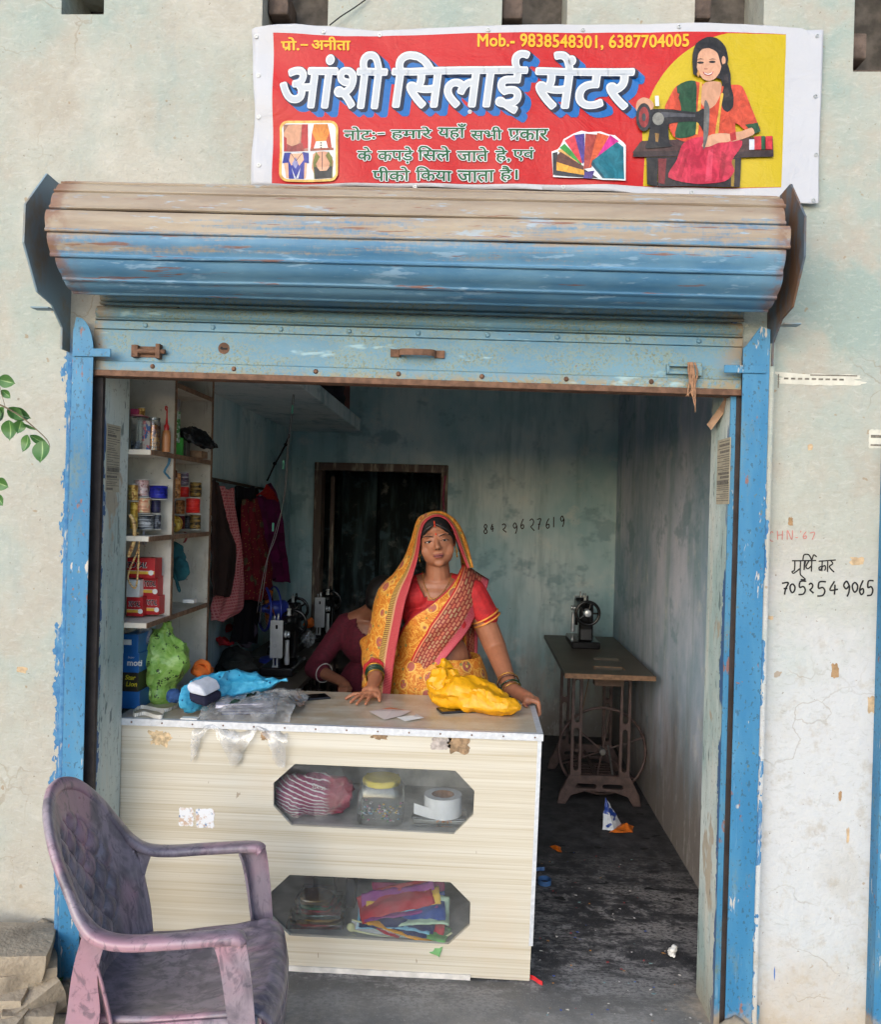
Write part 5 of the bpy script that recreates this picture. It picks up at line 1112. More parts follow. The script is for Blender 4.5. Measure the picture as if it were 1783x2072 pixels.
# measuring tape curled on the counter edge
M_TAPE = (lambda n: n.end(n.mix(n.mul(n.step(n.wave((60, 60, 0), 'X', 0, 0), .86, .9), .7), C(222, 216, 204), C(116, 104, 90)), .45))(Nd('cream_tape'))
zc = ZT+.007
tz = lambda zx, zy: PZ(*zt(zx, zy), zc)
pts = [tz(170, 1290), tz(215, 1250), tz(310, 1262), tz(395, 1290), tz(385, 1325), tz(330, 1322), tz(250, 1300), tz(180, 1312), tz(168, 1285), tz(230, 1252), tz(330, 1268), tz(420, 1275), tz(505, 1240)]
tag(mk('measuring_tape', strip(spline(pts, 60), .013, (0, .4, 1), .0009), M_TAPE, smooth=60), 'cream tailor measuring tape curled at the counter front edge', 'measuring tape')
tag(mk('receipt', box(zt3(535, 1290, .235).x, zt3(660, 1290, .235).x, .222, .25, ZT, ZT+.004), M_WS), 'small white paper slip under the turquoise bag', 'paper')
# dark green folded cloth
def dgc(s, t):
    c_ = spline([PZ(*zt(940, 1230), ZT+.03), PZ(*zt(1040, 1195), ZT+.035), PZ(*zt(1150, 1160), ZT+.03)], 20)[min(19, int(t*19+.5))]; a = 2*math.pi*s; r_ = .034*(1.1-.2*t); return c_+Vector((.25*r_*math.cos(a), r_*math.cos(a), .028*math.sin(a)*(.8+.3*math.cos(2*a))))
tag(mk('green_cloth', crumple(grid(dgc, 36, 20, True), .012, 26, 4), simple('dark_green_satin', C(18, 52, 38), .35, .35, 20, .2), smooth=180, solid=.002), 'dark green satin cloth folded over the notebooks', 'cloth')
# notebooks in a clear bag hanging over the edge
M_NB = simple('notebook_paper', C(206, 204, 214), .7, .12, 60); M_NBC = simple('notebook_cover', C(196, 192, 206), .4, .12, 10); M_NBB = simple('notebook_blue', C(70, 80, 150), .5, .15)
nb = PZ(*zt(1060, 1265), ZT); 
for k, (w_, d_, c_, rz_) in enumerate(((.20, .15, M_NBB, .22), (.205, .155, M_NBC, .2), (.21, .16, M_NBC, .26))):
    t = thing('notebook', ('blue backed notebook at the bottom of the pile in clear bag', 'white notebook in the middle of the pile in clear bag', 'white notebook on top of the pile in clear bag')[k], 'notebook', (nb.x-.01*k, nb.y-.01, ZT+.001+k*.0125), rz_, 'notebooks on the counter')
    mk('pages', box(-w_/2+.003, w_/2-.003, -d_/2+.003, d_/2-.003, .0012, .0105), M_NB, t); mk('cover', [box(-w_/2, w_/2, -d_/2, d_/2, 0, .0011), box(-w_/2, w_/2, -d_/2, d_/2, .0106, .0118)], c_, t)
def sheetbag(s, t):
    x_ = lerp(-.15, .19, s)+nb.x; y_ = lerp(.13, -.125, t)+nb.y+.05*(s-.3); z_ = ZT+.046+.008*fb((s*6, t*6, 1))
    e = max(0, abs(s-.5)-.36)/.14; z_ -= .035*e
    if t > .7:
        k = (t-.7)/.3; drop = .115*(.55+.45*math.cos(s*2*math.pi*2+.6))*k; y_ = lerp(nb.y-.05, CY0-.018, min(1, k*1.5)); z_ = lerp(ZT+.046, CZT-.005, min(1, k*1.5))-drop*max(0, k-.35)/.65*1.25
    return Vector((x_, y_, z_))
tag(mk('clear_bag', crumple(grid(sheetbag, 70, 60), .009, 24, 7), M_POLY, smooth=180), 'clear polythene bag with notebooks, handles hanging over the counter edge', 'bag')
# phones
def phone(u, v, rz, label, dz=0):
    p = PZ(u, v, ZT+dz); t = thing('phone', label, 'phone', (p.x, p.y, ZT+dz), rz); mk('phone_body', box(-.037, .037, -.078, .078, 0, .008), simple('phone_shell', C(30, 30, 34), .35, .2), t, bevel=.003); mk('screen', box(-.034, .034, -.074, .074, .0081, .0088), simple('phone_glass', C(12, 13, 16), .06, .1, spec=.7), t); return t
phone(626, 1413, rad(-62), 'black smartphone lying near the woman hand on the counter')
phone(927, 1438, rad(-70), 'dark smartphone half hidden under the yellow bag')
# paper sachets
def sachet(pts, mat, label):
    q = [PZ(u, v, ZT+.003) for u, v in pts]; c_ = sum(q, Vector())/len(q); V = [p for p in q]+[c_+Vector((0, 0, .007))]; n = len(q)
    tag(mk('sachet', (V, [(i, (i+1) % n, n) for i in range(n)]+[tuple(reversed(range(n)))]), mat), label, 'sachet')
M_SAC = (lambda n: n.end(n.mix(n.step(n.math('ADD', n.xyz()[1], n.math('MULTIPLY', n.noise(30, 2), .03)), .465, .49), C(206, 196, 190), C(214, 120, 60)), .35))(Nd('orange_sachet'))
sachet([(746, 1439), (790, 1431), (833, 1438), (812, 1448), (778, 1456)], M_SAC, 'orange and silver sachet lying on the counter in front of woman'); sachet([(802, 1451), (845, 1445), (859, 1452), (820, 1459)], M_WS, 'small white sachet beside the orange sachet')
# yellow polythene bag
zy = lambda zx, zy_, y: P(*((1100+zx*.4487)*.59314, (1650+zy_*.4487)*.59314), y)
YG = [(zy(925, 1325, .60), .004, .004), (zy(925, 1390, .60), .034, .03), (zy(925, 1490, .58), .060, .058), (zy(930, 1590, .56), .06, .060), (zy(1040, 1590, .53), .07, .075), (zy(1180, 1620, .50), .075, .072), (zy(1300, 1670, .47), .07, .058), (zy(1400, 1690, .45), .052, .04), (zy(1470, 1695, .44), .02, .016), (zy(1495, 1700, .44), .003, .003)]
cy_, ry_ = spline([k[0] for k in YG], 120), spline([(k[1], k[2], 0) for k in YG], 120)
def ybag(s, t):
    i = int(t*119+.5); a = 2*math.pi*s; tg = (cy_[min(119, i+3)]-cy_[max(0, i-3)]).normalized(); up = Vector((0, 0, 1)); n1 = (up-tg*up.dot(tg)).normalized() if abs(tg.z) < .95 else Vector((1, 0, 0)); n2 = tg.cross(n1); f = 1+.08*math.sin(a*5+t*7)
    return cy_[i]+n1*(ry_[i].y*math.cos(a)*f)+n2*(ry_[i].x*math.sin(a)*f)
tag(ridged(ridged(mk('yellow_bag', grid(ybag, 50, 44, True), bag_mat('yellow_polythene', C(226, 160, 14), .45), smooth=16), .015, 10, (.7, 1, 1), 9, ZT), .006, 22, (.8, 1, 1), 2, ZT), 'crumpled bright yellow polythene bag on the counter before the woman', 'bag')

# ================================================================== BEHIND THE COUNTER GLASS
s1, s2 = S1+.001, S2+.001; zq3 = lambda zx, zy, y: P(*zq(zx, zy), y)
def stripe_mat():
    n = Nd('striped_white_magenta_bag'); x, y, z = n.xyz(); w_ = n.math('ADD', z, n.math('ADD', n.math('MULTIPLY', x, .22), n.math('MULTIPLY', n.noise(9, 3), .02))); f = n.math('FRACT', n.math('MULTIPLY', w_, 70)); col = n.mix(n.step(f, .70, .76), C(150, 62, 102), C(226, 220, 224))
    top = n.step(n.math('ADD', z, n.math('MULTIPLY', x, -.12)), .745, .757); col = n.mix(top, col, C(206, 216, 222)); col = n.mix(n.step(x, -.53, -.50), col, C(150, 30, 60)); n.bump(n.noise(20, 3, .6, 2), .6, .01); return n.end(col, .35)
def bundle(s, t):
    a = 2*math.pi*s; c_ = zq3(lerp(150, 690, t), lerp(370, 350, t), .33); r_ = .078*math.sin(math.pi*min(.98, max(.02, t*.85+.08)))**.45; return Vector((c_.x, c_.y+r_*math.cos(a), s1+.082+r_*1.02*math.sin(a)))
g = crumple(grid(bundle, 60, 50, True), .016, 14, 3); g = ([Vector((p[0], max(p[1], CY0+.024), max(p[2], s1))) for p in g[0]], g[1])
bb_ = tag(mk('striped_bag', g, stripe_mat(), smooth=180), 'magenta and white striped shopping bag bundle behind the upper glass', 'bag')
wtext('224155', zq3(400, 300, CY0+.03)+Vector((0, 0, .0)), (1, 0, -.12), (0, 0, 1), .012, M_WS, 'printed_number', bb_, .01)
c_ = zq3(910, 590, .33); t = thing('plastic_jar', 'square clear plastic jar with yellow lid and beads behind the upper glass', 'jar', (c_.x, .33, s1)); hw = (zq3(1080, 400, .33).x-zq3(745, 400, .33).x)/2; hh = zq3(900, 215, .33).z-s1
def sq(r_, h_, n=28): return [(math.copysign(abs(math.cos(2*math.pi*i/n))**.35, math.cos(2*math.pi*i/n))*r_, math.copysign(abs(math.sin(2*math.pi*i/n))**.35, math.sin(2*math.pi*i/n))*r_*.8, h_) for i in range(n)]
def stackr(rings):
    n = len(rings[0]); V = [p for r_ in rings for p in r_]; F = [(i*n+j, i*n+(j+1) % n, (i+1)*n+(j+1) % n, (i+1)*n+j) for i in range(len(rings)-1) for j in range(n)]; return V, F
mk('jar_wall', stackr([sq(hw*.94, 0), sq(hw, .01), sq(hw, hh*.72), sq(hw*.86, hh*.86), sq(hw*.74, hh*.94), sq(hw*.74, hh)]), M_CLEAR, t, smooth=50)
mk('lid', lathe([(hw*.80, hh-.022), (hw*.84, hh-.02), (hw*.84, hh-.006), (hw*.78, hh-.001), (.001, hh)], 28), simple('yellow_lid', C(224, 204, 92), .4, .08), t, smooth=40)
random.seed(11); bc = [C(190, 120, 150), C(110, 150, 180), C(196, 190, 196), C(90, 130, 90), C(200, 160, 60)]
for q in range(5): mk('beads', [ell((random.uniform(-hw, hw)*.82, random.uniform(-hw, hw)*.66, .008+.045*random.random()**1.5), (.0055, .0055, .0035), 8, 6) for _ in range(13)], simple('bead_%d' % q, bc[q], .25, .1), t, smooth=60)
c_ = zq3(1345, 630, .33); bxw = (zq3(1530, 550, .33).x-zq3(1140, 550, .33).x)/2; bh = zq3(1300, 480, .33).z-s1; t = thing('clear_box', 'clear lidded plastic box holding the white tape roll behind glass', 'box', (c_.x, .33, s1))
mk('case', box(-bxw, bxw, -.05, .05, 0, bh-.008), M_CLEAR, t, bevel=.004); mk('lid', box(-bxw-.003, bxw+.003, -.053, .053, bh-.0078, bh), M_CLEAR, t, bevel=.003); mk('clasps', [tube(spline([(-.01+.02*k, -.02, .006), (.01+.012*k, -.024, .022), (.02+.012*k, -.02, .008)], 8), .003, 6) for k in range(3)], simple('orange_clasp', C(200, 120, 50), .4), t, smooth=60)
c_ = zq3(1370, 480, .32); rr = (zq3(1520, 400, .32).x-zq3(1240, 400, .32).x)/2; t = thing('tape_roll', 'white tape roll with a loose end on the clear box', 'tape', (c_.x, .32, s1+bh+.001)); M_WT = simple('white_tape', C(226, 226, 232), .6, .05)
th = .042; pts = [(rr*1.02*math.cos(rad(a)), rr*1.02*math.sin(rad(a)), th*.5) for a in range(-10, -150, -10)]
mk('roll', mv(stackr([[(r_*math.cos(2*math.pi*i/32), r_*math.sin(2*math.pi*i/32), h_) for i in range(32)] for r_, h_ in ((rr*.6, 0), (rr, 0), (rr, th), (rr*.6, th), (rr*.6, 0))]), 0, 0, .030), M_WT, t, smooth=40)
mk('loose_end', strip(spline([(rr*1.0*math.cos(rad(a)), rr*1.0*math.sin(rad(a)), .02) for a in range(30, -120, -25)]+[(-rr*.9, -rr*.62, .02), (-rr*1.5, -rr*.35, .024)], 30), .038, (0, 0, 1), .0008), M_WT, t, smooth=60)
mk('core', stackr([[(r_*math.cos(2*math.pi*i/24), r_*math.sin(2*math.pi*i/24), h_) for i in range(24)] for r_, h_ in ((rr*.56, .03), (rr*.595, .03), (rr*.595, .03+th), (rr*.56, .03+th), (rr*.56, .03))]), simple('card_core', C(150, 110, 84), .8), t)
# lower shelf: red packets, zip pouch of coloured cloths, dark box
random.seed(21)
for k in range(6):
    t = thing('thread_packet', ('bottom', 'second', 'third', 'fourth', 'fifth', 'top')[k]+' packet in the pile of red thread packets behind the lower glass', 'packet', (zq3(450, 1200, .33).x+random.uniform(-.012, .012), .34, s2+k*.0175), random.uniform(-.2, .2), 'red thread packets'); w_ = .105-.008*k
    mk('contents', crumple(ell((0, 0, .008), (w_*.92, .06, .007), 24, 10), .003, 50, k), simple('thread_%d' % (k % 4), (C(176, 30, 44), C(196, 150, 70), C(30, 92, 80), C(186, 44, 60))[k % 4], .7, .3, 60), t, smooth=180); mk('wrapper', box(-w_, w_, -.065, .065, 0, .0165), M_CLEAR, t, bevel=.003)
tag(mk('green_packet', crumple(ell(zq3(430, 1150, .32), (.06, .05, .010), 20, 10), .004, 40, 3), simple('green_thread', C(20, 92, 66), .7, .3, 60), smooth=180), 'dark green packet on top of the red packets', 'packet')
tag(mk('dark_box', box(zq3(410, 1000, .45).x, zq3(560, 1000, .45).x, .45, .52, s2, zq3(480, 965, .45).z), simple('black_green_box', C(30, 46, 38), .4, .3, 12)), 'tall dark green box at the back of the lower shelf', 'box')
tag(mk('dark_box', box(zq3(655, 1000, .45).x, zq3(720, 1000, .45).x, .45, .52, s2, zq3(480, 965, .45).z), simple('black_box', C(24, 24, 30), .4, .3, 12)), 'narrow black box at the back of the lower shelf', 'box')
cols = [((186, 44, 58), 'red'), ((150, 60, 140), 'violet'), ((236, 190, 70), 'yellow'), ((40, 74, 150), 'blue'), ((196, 222, 196), 'pale green'), ((140, 196, 226), 'sky blue'), ((34, 44, 90), 'navy'), ((232, 160, 40), 'orange'), ((186, 30, 50), 'crimson'), ((110, 160, 100), 'leaf green')]
base = zq3(1080, 1280, .31)
for k, (c_, nm) in enumerate(cols):
    rz_ = lerp(.45, -.55, k/9); x0 = lerp(-.10, .10, (k*.37) % 1)
    def leaf(s, t, k=k): return Vector((lerp(-.135, .135, s), lerp(-.055, .055, t), .012*math.sin(s*5+k)+.010*math.sin(t*6+k*2)+.004*fb((s*8+k, t*8, 0))+.0))
    o = mk('cloth_swatch', crumple(grid(leaf, 24, 14), .003, 40, k), simple('swatch_'+nm.replace(' ', '_'), C(*c_), .8, .12, 40, .2), smooth=180, solid=.003); o.location = (base.x+(k % 5)*.016-.032, .315-.004*k, s2+.105-.0092*k); o.rotation_euler = (rad(32), rad(-14+3*k), rz_*.5)
    tag(o, nm+' folded cloth piece in the zip pouch behind the lower glass', 'cloth', 'folded cloth pieces')
tag(mk('magenta_cloth', crumple(grid(lambda s, t: zq3(lerp(850, 1385, s), lerp(1000, 1120, t), lerp(.40, .34, t)), 24, 10), .004, 30, 2), simple('swatch_magenta', C(190, 60, 120), .8, .12, 40), smooth=180, solid=.006), 'magenta cloth standing at the back of the pouch', 'cloth')
t = thing('zip_pouch', 'clear zip pouch with cream piping lying open behind the lower glass', 'pouch'); M_PIP = simple('cream_piping', C(222, 222, 176), .5, .1)
pp = [zq3(670, 1340, .262), zq3(760, 1365, .258), zq3(950, 1400, .255), zq3(1150, 1420, .252), zq3(1350, 1415, .252), zq3(1440, 1370, .255)]
mk('piping', [tube(spline(pp, 30), .0035, 8), tube(spline([zq3(700, 1275, .27), zq3(900, 1330, .262), zq3(1100, 1395, .256)], 20), .0032, 8)], M_PIP, t, smooth=60); mk('zip_end', crumple(ell(zq3(690, 1330, .262), (.014, .008, .016), 14, 10), .003, 60), M_PIP, t, smooth=180); mk('zip_pull', torus(.006, .0018, zq3(712, 1392, .256), 'y', 18, 6), M_PIP, t, smooth=60)
mk('film', grid(lambda s, t_: lerp(spline(pp, 20)[min(19, int(s*19))], zq3(lerp(700, 1400, s), lerp(1275, 1340, s), .275), t_), 20, 6), M_CLEAR, t, smooth=180)

# ================================================================== PEOPLE
def skin(name, c):
    n = Nd(name); a = n.noise(28, 3, .6); b = n.noise(160, 3, .6); col = n.mix(n.step(a, .3, .7), tuple(k*.86 for k in c[:3])+(1,), c); col = n.mix(n.mul(n.step(n.noise(60, 2, off=(4, 4, 4)), .55, .75), .25), col, (c[0]*.9, c[1]*.66, c[2]*.6, 1))
    n.bump(b, .12, .001); return n.end(col, .46, 0, .4, Subsurface_Weight=.06, Subsurface_Scale=.01)
M_SKIN = skin('warm_brown_skin', C(164, 108, 80)); M_SKIN2 = skin('brown_skin', C(140, 92, 70))
M_HAIR = (lambda n: (n.bump(n.noise((160, 160, 12), 3), .5, .003), n.end(n.mix(n.noise((140, 140, 10), 3), C(10, 8, 9), C(30, 25, 24)), .55, 0, .5))[1])(Nd('black_hair'))
def xfm(loc, rx=0, ry=0, rz=0): return Matrix.Translation(loc) @ Matrix.Rotation(rz, 4, 'Z') @ Matrix.Rotation(ry, 4, 'Y') @ Matrix.Rotation(rx, 4, 'X')
def head_shapes():
    G = [ell((0, .022, .036), (.073, .090, .082), 24, 16), ell((0, -.012, -.012), (.069, .078, .088), 24, 16), ell((0, -.026, -.060), (.0605, .055, .046), 20, 12), ell((0, -.064, -.090), (.022, .015, .016)), caps((0, -.083, .014), (0, -.101, -.017), .0070, .0120)]
    for s in (-1, 1): G += [ell((s*.034, -.053, -.036), (.033, .022, .036)), ell((s*.0105, -.090, -.023), (.0080, .009, .0065)), ell((s*.030, -.074, .031), (.024, .011, .008)), ell((s*.072, .012, -.010), (.007, .017, .028))]
    G += [ell((0, -.080, -.052), (.022, .012, .006)), ell((0, -.080, -.062), (.018, .012, .007))]
    return G
def face_parts(par, T, lips, bindi=True):
    W_ = lambda g: xf(g, T)
    M_EYEW = simple('eye_white', C(186, 176, 170), .25, .05); M_IRIS = simple('dark_iris', C(28, 18, 16), .12, .1); M_BROW = simple('eyebrow_black', C(24, 18, 18), .8, .1); M_LIPS = simple('lip_mauve', lips, .4, .15, 80)
    for s in (-1, 1):
        e = mk('eye', [W_(ell((s*.0305, -.0755, .006), (.0125, .0080, .0062)))], M_EYEW, par, smooth=180); mk('iris', [W_(ell((s*.0305+.001, -.0815, .0062), (.0060, .0032, .0056)))], M_IRIS, e, smooth=180)
        lid = [(s*.016, -.0795, .0055), (s*.022, -.0845, .0115), (s*.031, -.0855, .0130), (s*.040, -.0800, .0105), (s*.0475, -.0715, .0055)]; mk('eyelid', [W_(tube(spline(lid, 12), [.0012, .002, .0026, .003, .0032, .0033, .0033, .0032, .003, .0026, .002, .0012], 8))], M_SKIN, par, smooth=180)
        lash = [(x, y-.0016, z-.0026) for x, y, z in lid]; mk('lash_line', [W_(tube(spline(lash, 12), .0015, 6))], M_BROW, par, smooth=180)
        mk('eyebrow', [W_(tube(spline([(s*.011, -.0865, .0245), (s*.028, -.0885, .0310), (s*.042, -.0820, .0310), (s*.054, -.0685, .0250)], 14), [.0012]+[.0023]*9+[.0020, .0016, .0012, .0008], 6, flat=.8))], M_BROW, par, smooth=180)
    mk('lips', [W_(ell((0, -.0865, -.0525), (.0215, .0070, .0040))), W_(ell((0, -.0870, -.0600), (.0178, .0075, .0048)))], M_LIPS, par, smooth=180)
    mk('mouth_line', [W_(tube(spline([(-.023, -.0870, -.0560), (-.010, -.0945, -.0562), (0, -.0952, -.0570), (.010, -.0945, -.0562), (.023, -.0870, -.0560)], 12), .0008, 6))], M_BROW, par, smooth=180)
    for s in (-1, 1): mk('nostril', [W_(ell((s*.0070, -.0985, -.0285), (.0030, .0030, .0018), 8, 6))], M_BROW, par, smooth=180)
    if bindi:
        M_SIN = simple('vermilion', C(214, 62, 28), .7, .1); mk('bindi', [W_(ell((0, -.0885, .036), (.0032, .0012, .0042)))], M_SIN, par, smooth=180); mk('sindoor', [W_(caps((0, -.0765, .068), (0, -.063, .088), .0034, .0028))], M_SIN, par, smooth=180)
# ---------------------------------------------------------------- the woman in the saree
WM = thing('person', 'woman in orange floral saree with red border standing behind the counter', 'person', (P(885, 1400, 1.0).x, 1.0, 0))
def pk(name, geo, mat, smooth=180, par=None, **kw): return mk(name, geo, mat, par or WM, smooth, world=True, **kw)
HCW = P(883, 1094, .925); HT = xfm(HCW, rad(3), rad(-8.5), rad(4)) @ Matrix.Diagonal((1.09, 1.02, 1.02, 1))
shR, shL = P(807, 1200, .99), P(956, 1200, .99)
elR, wrR = P(757, 1310, .99), P(759, 1372, .735); elL, wrL = P(1003, 1312, 1.0), P(1033, 1392, .76)
body = [xf(g, HT) for g in head_shapes()]
body += [caps(P(885, 1128, .955), P(886, 1182, .98), .049, .060), ell(P(886, 1186, .985), (.135, .075, .050)), ell(P(884, 1205, .965), (.11, .070, .06)), ell(P(886, 1240, 1.0), (.152, .105, .13), 24, 16), ell(P(886, 1330, 1.0), (.140, .108, .13), 24, 16), ell(P(886, 1425, 1.02), (.175, .135, .15), 24, 16)]
body += [ell(P(855, 1262, .925), (.065, .062, .065)), ell(P(917, 1262, .925), (.065, .062, .065)), caps(shR, P(886, 1178, 1.0), .055, .055), caps(shL, P(886, 1178, 1.0), .055, .055)]
body += [caps(shR, elR, .055, .046), caps(elR, wrR, .045, .031), caps(shL, elL, .058, .050), caps(elL, wrL, .049, .033)]
for s in (-1, 1): x_ = P(886, 1425, 1.02).x+s*.085; body += [caps((x_, 1.02, .80), (x_, 1.0, .46), .085, .058), caps((x_, 1.0, .46), (x_, 1.03, .10), .056, .035), caps((x_, 1.04, .05), (x_, .90, .035), .036, .028)]
# right hand (left in the picture), spread flat on the counter
ZH = CZT+.012
def finger(pts, r0, r1):
    g = []
    for (a, b, ra, rb) in zip(pts, pts[1:], [lerp(r0, r1, i/(len(pts)-1)) for i in range(len(pts)-1)], [lerp(r0, r1, (i+1)/(len(pts)-1)) for i in range(len(pts)-1)]): g.append(caps(a, b, ra, rb, 10))
    return g
pc = PZ(752, 1399, ZH+.022); body += [caps(wrR, pc, .028, .026), caps(pc+Vector((-.022, .004, 0)), pc+Vector((.02, -.004, -.002)), .020, .020), caps(pc+Vector((-.026, -.022, -.006)), pc+Vector((.018, -.028, -.006)), .013, .013)]
tips = [(700, 1413), (710, 1420), (722, 1424), (740, 1424)]; kn = [Vector((-.038, -.012, .0)), Vector((-.026, -.026, .003)), Vector((-.010, -.033, .004)), Vector((.008, -.034, .002))]
for i, (tp_, k_) in enumerate(zip(tips, kn)):
    tip = PZ(*tp_, ZH-.004); K = pc+k_; K.z = ZH+.014; mid = K.lerp(tip, .52)+Vector((0, 0, .009)); body += finger([pc.lerp(K, .3), K, mid, tip], .0105, .0072)
tip = PZ(768, 1417, ZH-.002); body += finger([pc+Vector((.020, .004, .0)), pc+Vector((.034, -.014, -.004)), tip], .0115, .0082)
# left hand, closed over the right edge of the counter
pl = Vector((CXR-.016, .640, CZT+.026)); body += [caps(wrL, pl, .029, .026), caps(pl+Vector((-.004, .02, .0)), pl+Vector((-.006, -.026, -.002)), .021, .018)]
for i in range(4):
    y_ = .668-.0195*i; z0 = CZT+.020; body += finger([(pl.x+.008, y_, z0+.006), (CXR+.021, y_-.004, z0-.001), (CXR+.027, y_-.008, CZT-.024), (CXR+.021, y_-.010, CZT-.044+.004*i)], .0105, .0078)
body += finger([pl+Vector((-.010, -.02, -.006)), pl+Vector((-.020, -.044, -.012)), pl+Vector((-.012, -.062, -.016))], .0115, .0082)
sk_ = pk('body', body, M_SKIN); remesh(sk_, .0034, 9, .5)
face_parts_par = WM
class _T: pass
def wpar(fn): pass
# facial features (parts), in the head's frame relative to the figure's base
HTl = Matrix.Translation(-Vector(WM.location)) @ HT
face_parts(WM, HTl, C(142, 78, 76))
hair = [xf(g, HT) for g in (ell((0, .024, .042), (.0775, .0915, .0835), 26, 16), ell((0, .065, -.02), (.056, .05, .06)))]
hm = pk('hair', hair, M_HAIR)
# hairline with a parting: cut the cap back above the forehead
bm = bmesh.new(); bm.from_mesh(hm.data); Hi = HT.inverted()
dl_ = [v for v in bm.verts if (lambda q: q.y < -.01 and q.z < .076-.85*abs(q.x))(Hi @ (v.co))]
bmesh.ops.delete(bm, geom=dl_, context='VERTS'); bm.to_mesh(hm.data); bm.free()
hl = []
for s in (-1, 1): hl.append(xf(tube(spline([(s*.002, -.070, .078), (s*.022, -.071, .066), (s*.045, -.058, .046), (s*.062, -.032, .018), (s*.069, -.006, -.02)], 16), [.004, .005, .006, .007, .0075, .008, .008, .0085, .009, .009, .009, .009, .009, .008, .007, .005], 8), HT))
pk('hairline', hl, M_HAIR)
# earrings, necklace, bangles
M_GOLD = simple('gold', C(206, 156, 62), .25, .2, 60, metal=.8); M_BGLASS = simple('green_glass_bangle', C(16, 52, 30), .15, .2, spec=.7); M_BROWNB = simple('brown_bangle', C(70, 40, 30), .25)
for s in (-1, 1): pk('earring', [xf(g, HT) for g in (tube(spline([(s*.074, .002, -.034), (s*.077, -.002, -.048), (s*.076, -.002, -.070)], 8), .0022, 6), ell((s*.076, -.002, -.076), (.0036, .0036, .007), 10, 8), torus(.0055, .0012, (s*.076, -.002, -.055), 'y', 14, 6))], M_GOLD)
pk('necklace', [tube(spline([P(855, 1155, .94), P(858, 1180, .915), P(866, 1200, .895), P(874, 1212, .885), P(890, 1205, .89), P(908, 1180, .915), P(915, 1158, .94)], 40), [.0009+.0004*(i % 2) for i in range(40)], 6)], M_GOLD)
def bangle(a, b, t, R_, r_, mat, tilt=0):
    c_ = Vector(a).lerp(Vector(b), t); d = (Vector(b)-Vector(a)).normalized(); q = Vector((0, 1, 0)).rotation_difference(d).to_matrix().to_4x4(); pk('bangle', xf(torus(R_, r_, (0, 0, 0), 'y', 36, 8), Matrix.Translation(c_) @ q @ Matrix.Rotation(tilt, 4, 'X')), mat)
for k, (t_, R_, r_, m_) in enumerate(((.80, .039, .0022, M_GOLD), (.845, .039, .0034, M_BGLASS), (.885, .038, .0034, M_BGLASS), (.925, .037, .0034, M_BGLASS), (.97, .037, .0020, M_GOLD))): bangle(elR, wrR, t_, R_, r_, m_, .06*(k-2))
for k, (t_, R_, r_, m_) in enumerate(((.86, .046, .0018, M_GOLD), (.90, .045, .0022, M_BROWNB), (1.0, .044, .0036, M_BGLASS), (1.06, .043, .0018, M_GOLD))): bangle(elL, wrL, t_, R_, r_, m_, .12*(k-1.5))
M_NAIL = simple('nail_maroon', C(110, 40, 56), .25); pk('nail', [ell(pl+Vector((-.010, -.068, -.011)), (.005, .006, .003), 10, 6)], M_NAIL)
# blouse
M_BLOUSE = simple('red_blouse', C(176, 30, 34), .75, .25, 40, .3, 90)
bl = [ell(P(845, 1205, .965), (.075, .085, .07)), ell(P(886, 1238, 1.0), (.163, .116, .125), 26, 18), ell(P(855, 1262, .92), (.073, .070, .072)), ell(P(917, 1262, .92), (.073, .070, .072)), caps(shR, P(860, 1182, 1.0), .064, .052), caps(shL, P(912, 1182, 1.0), .064, .052), caps(shL, P(980, 1245, 1.0), .066, .065), caps(shR, P(785, 1250, 1.0), .066, .060)]
bo = pk('blouse', bl, M_BLOUSE); remesh(bo, .0036, 7, .5)
bm = bmesh.new(); bm.from_mesh(bo.data); nk = P(860, 1208, .9); mx = WM.matrix_world @ bo.matrix_parent_inverse
dl_ = [v for v in bm.verts if (lambda q: (q.y < 1.0 and q.z > nk.z+(1.9 if q.x < nk.x else .9)*abs(q.x-nk.x)) or q.z < P(886, 1298, .95).z)(v.co)]
bmesh.ops.delete(bm, geom=dl_, context='VERTS'); bm.to_mesh(bo.data); bm.free(); s_ = bo.modifiers.new('t', 'SOLIDIFY'); s_.thickness = .003
d_ = (P(984, 1245, 1.0)-shL).normalized(); cS = P(980, 1245, 1.0)
for k in range(2): bangle(shL, cS, 1.30+.16*k-.26, .0660, .0042, simple('gold_sleeve_trim', C(214, 140, 60), .6))
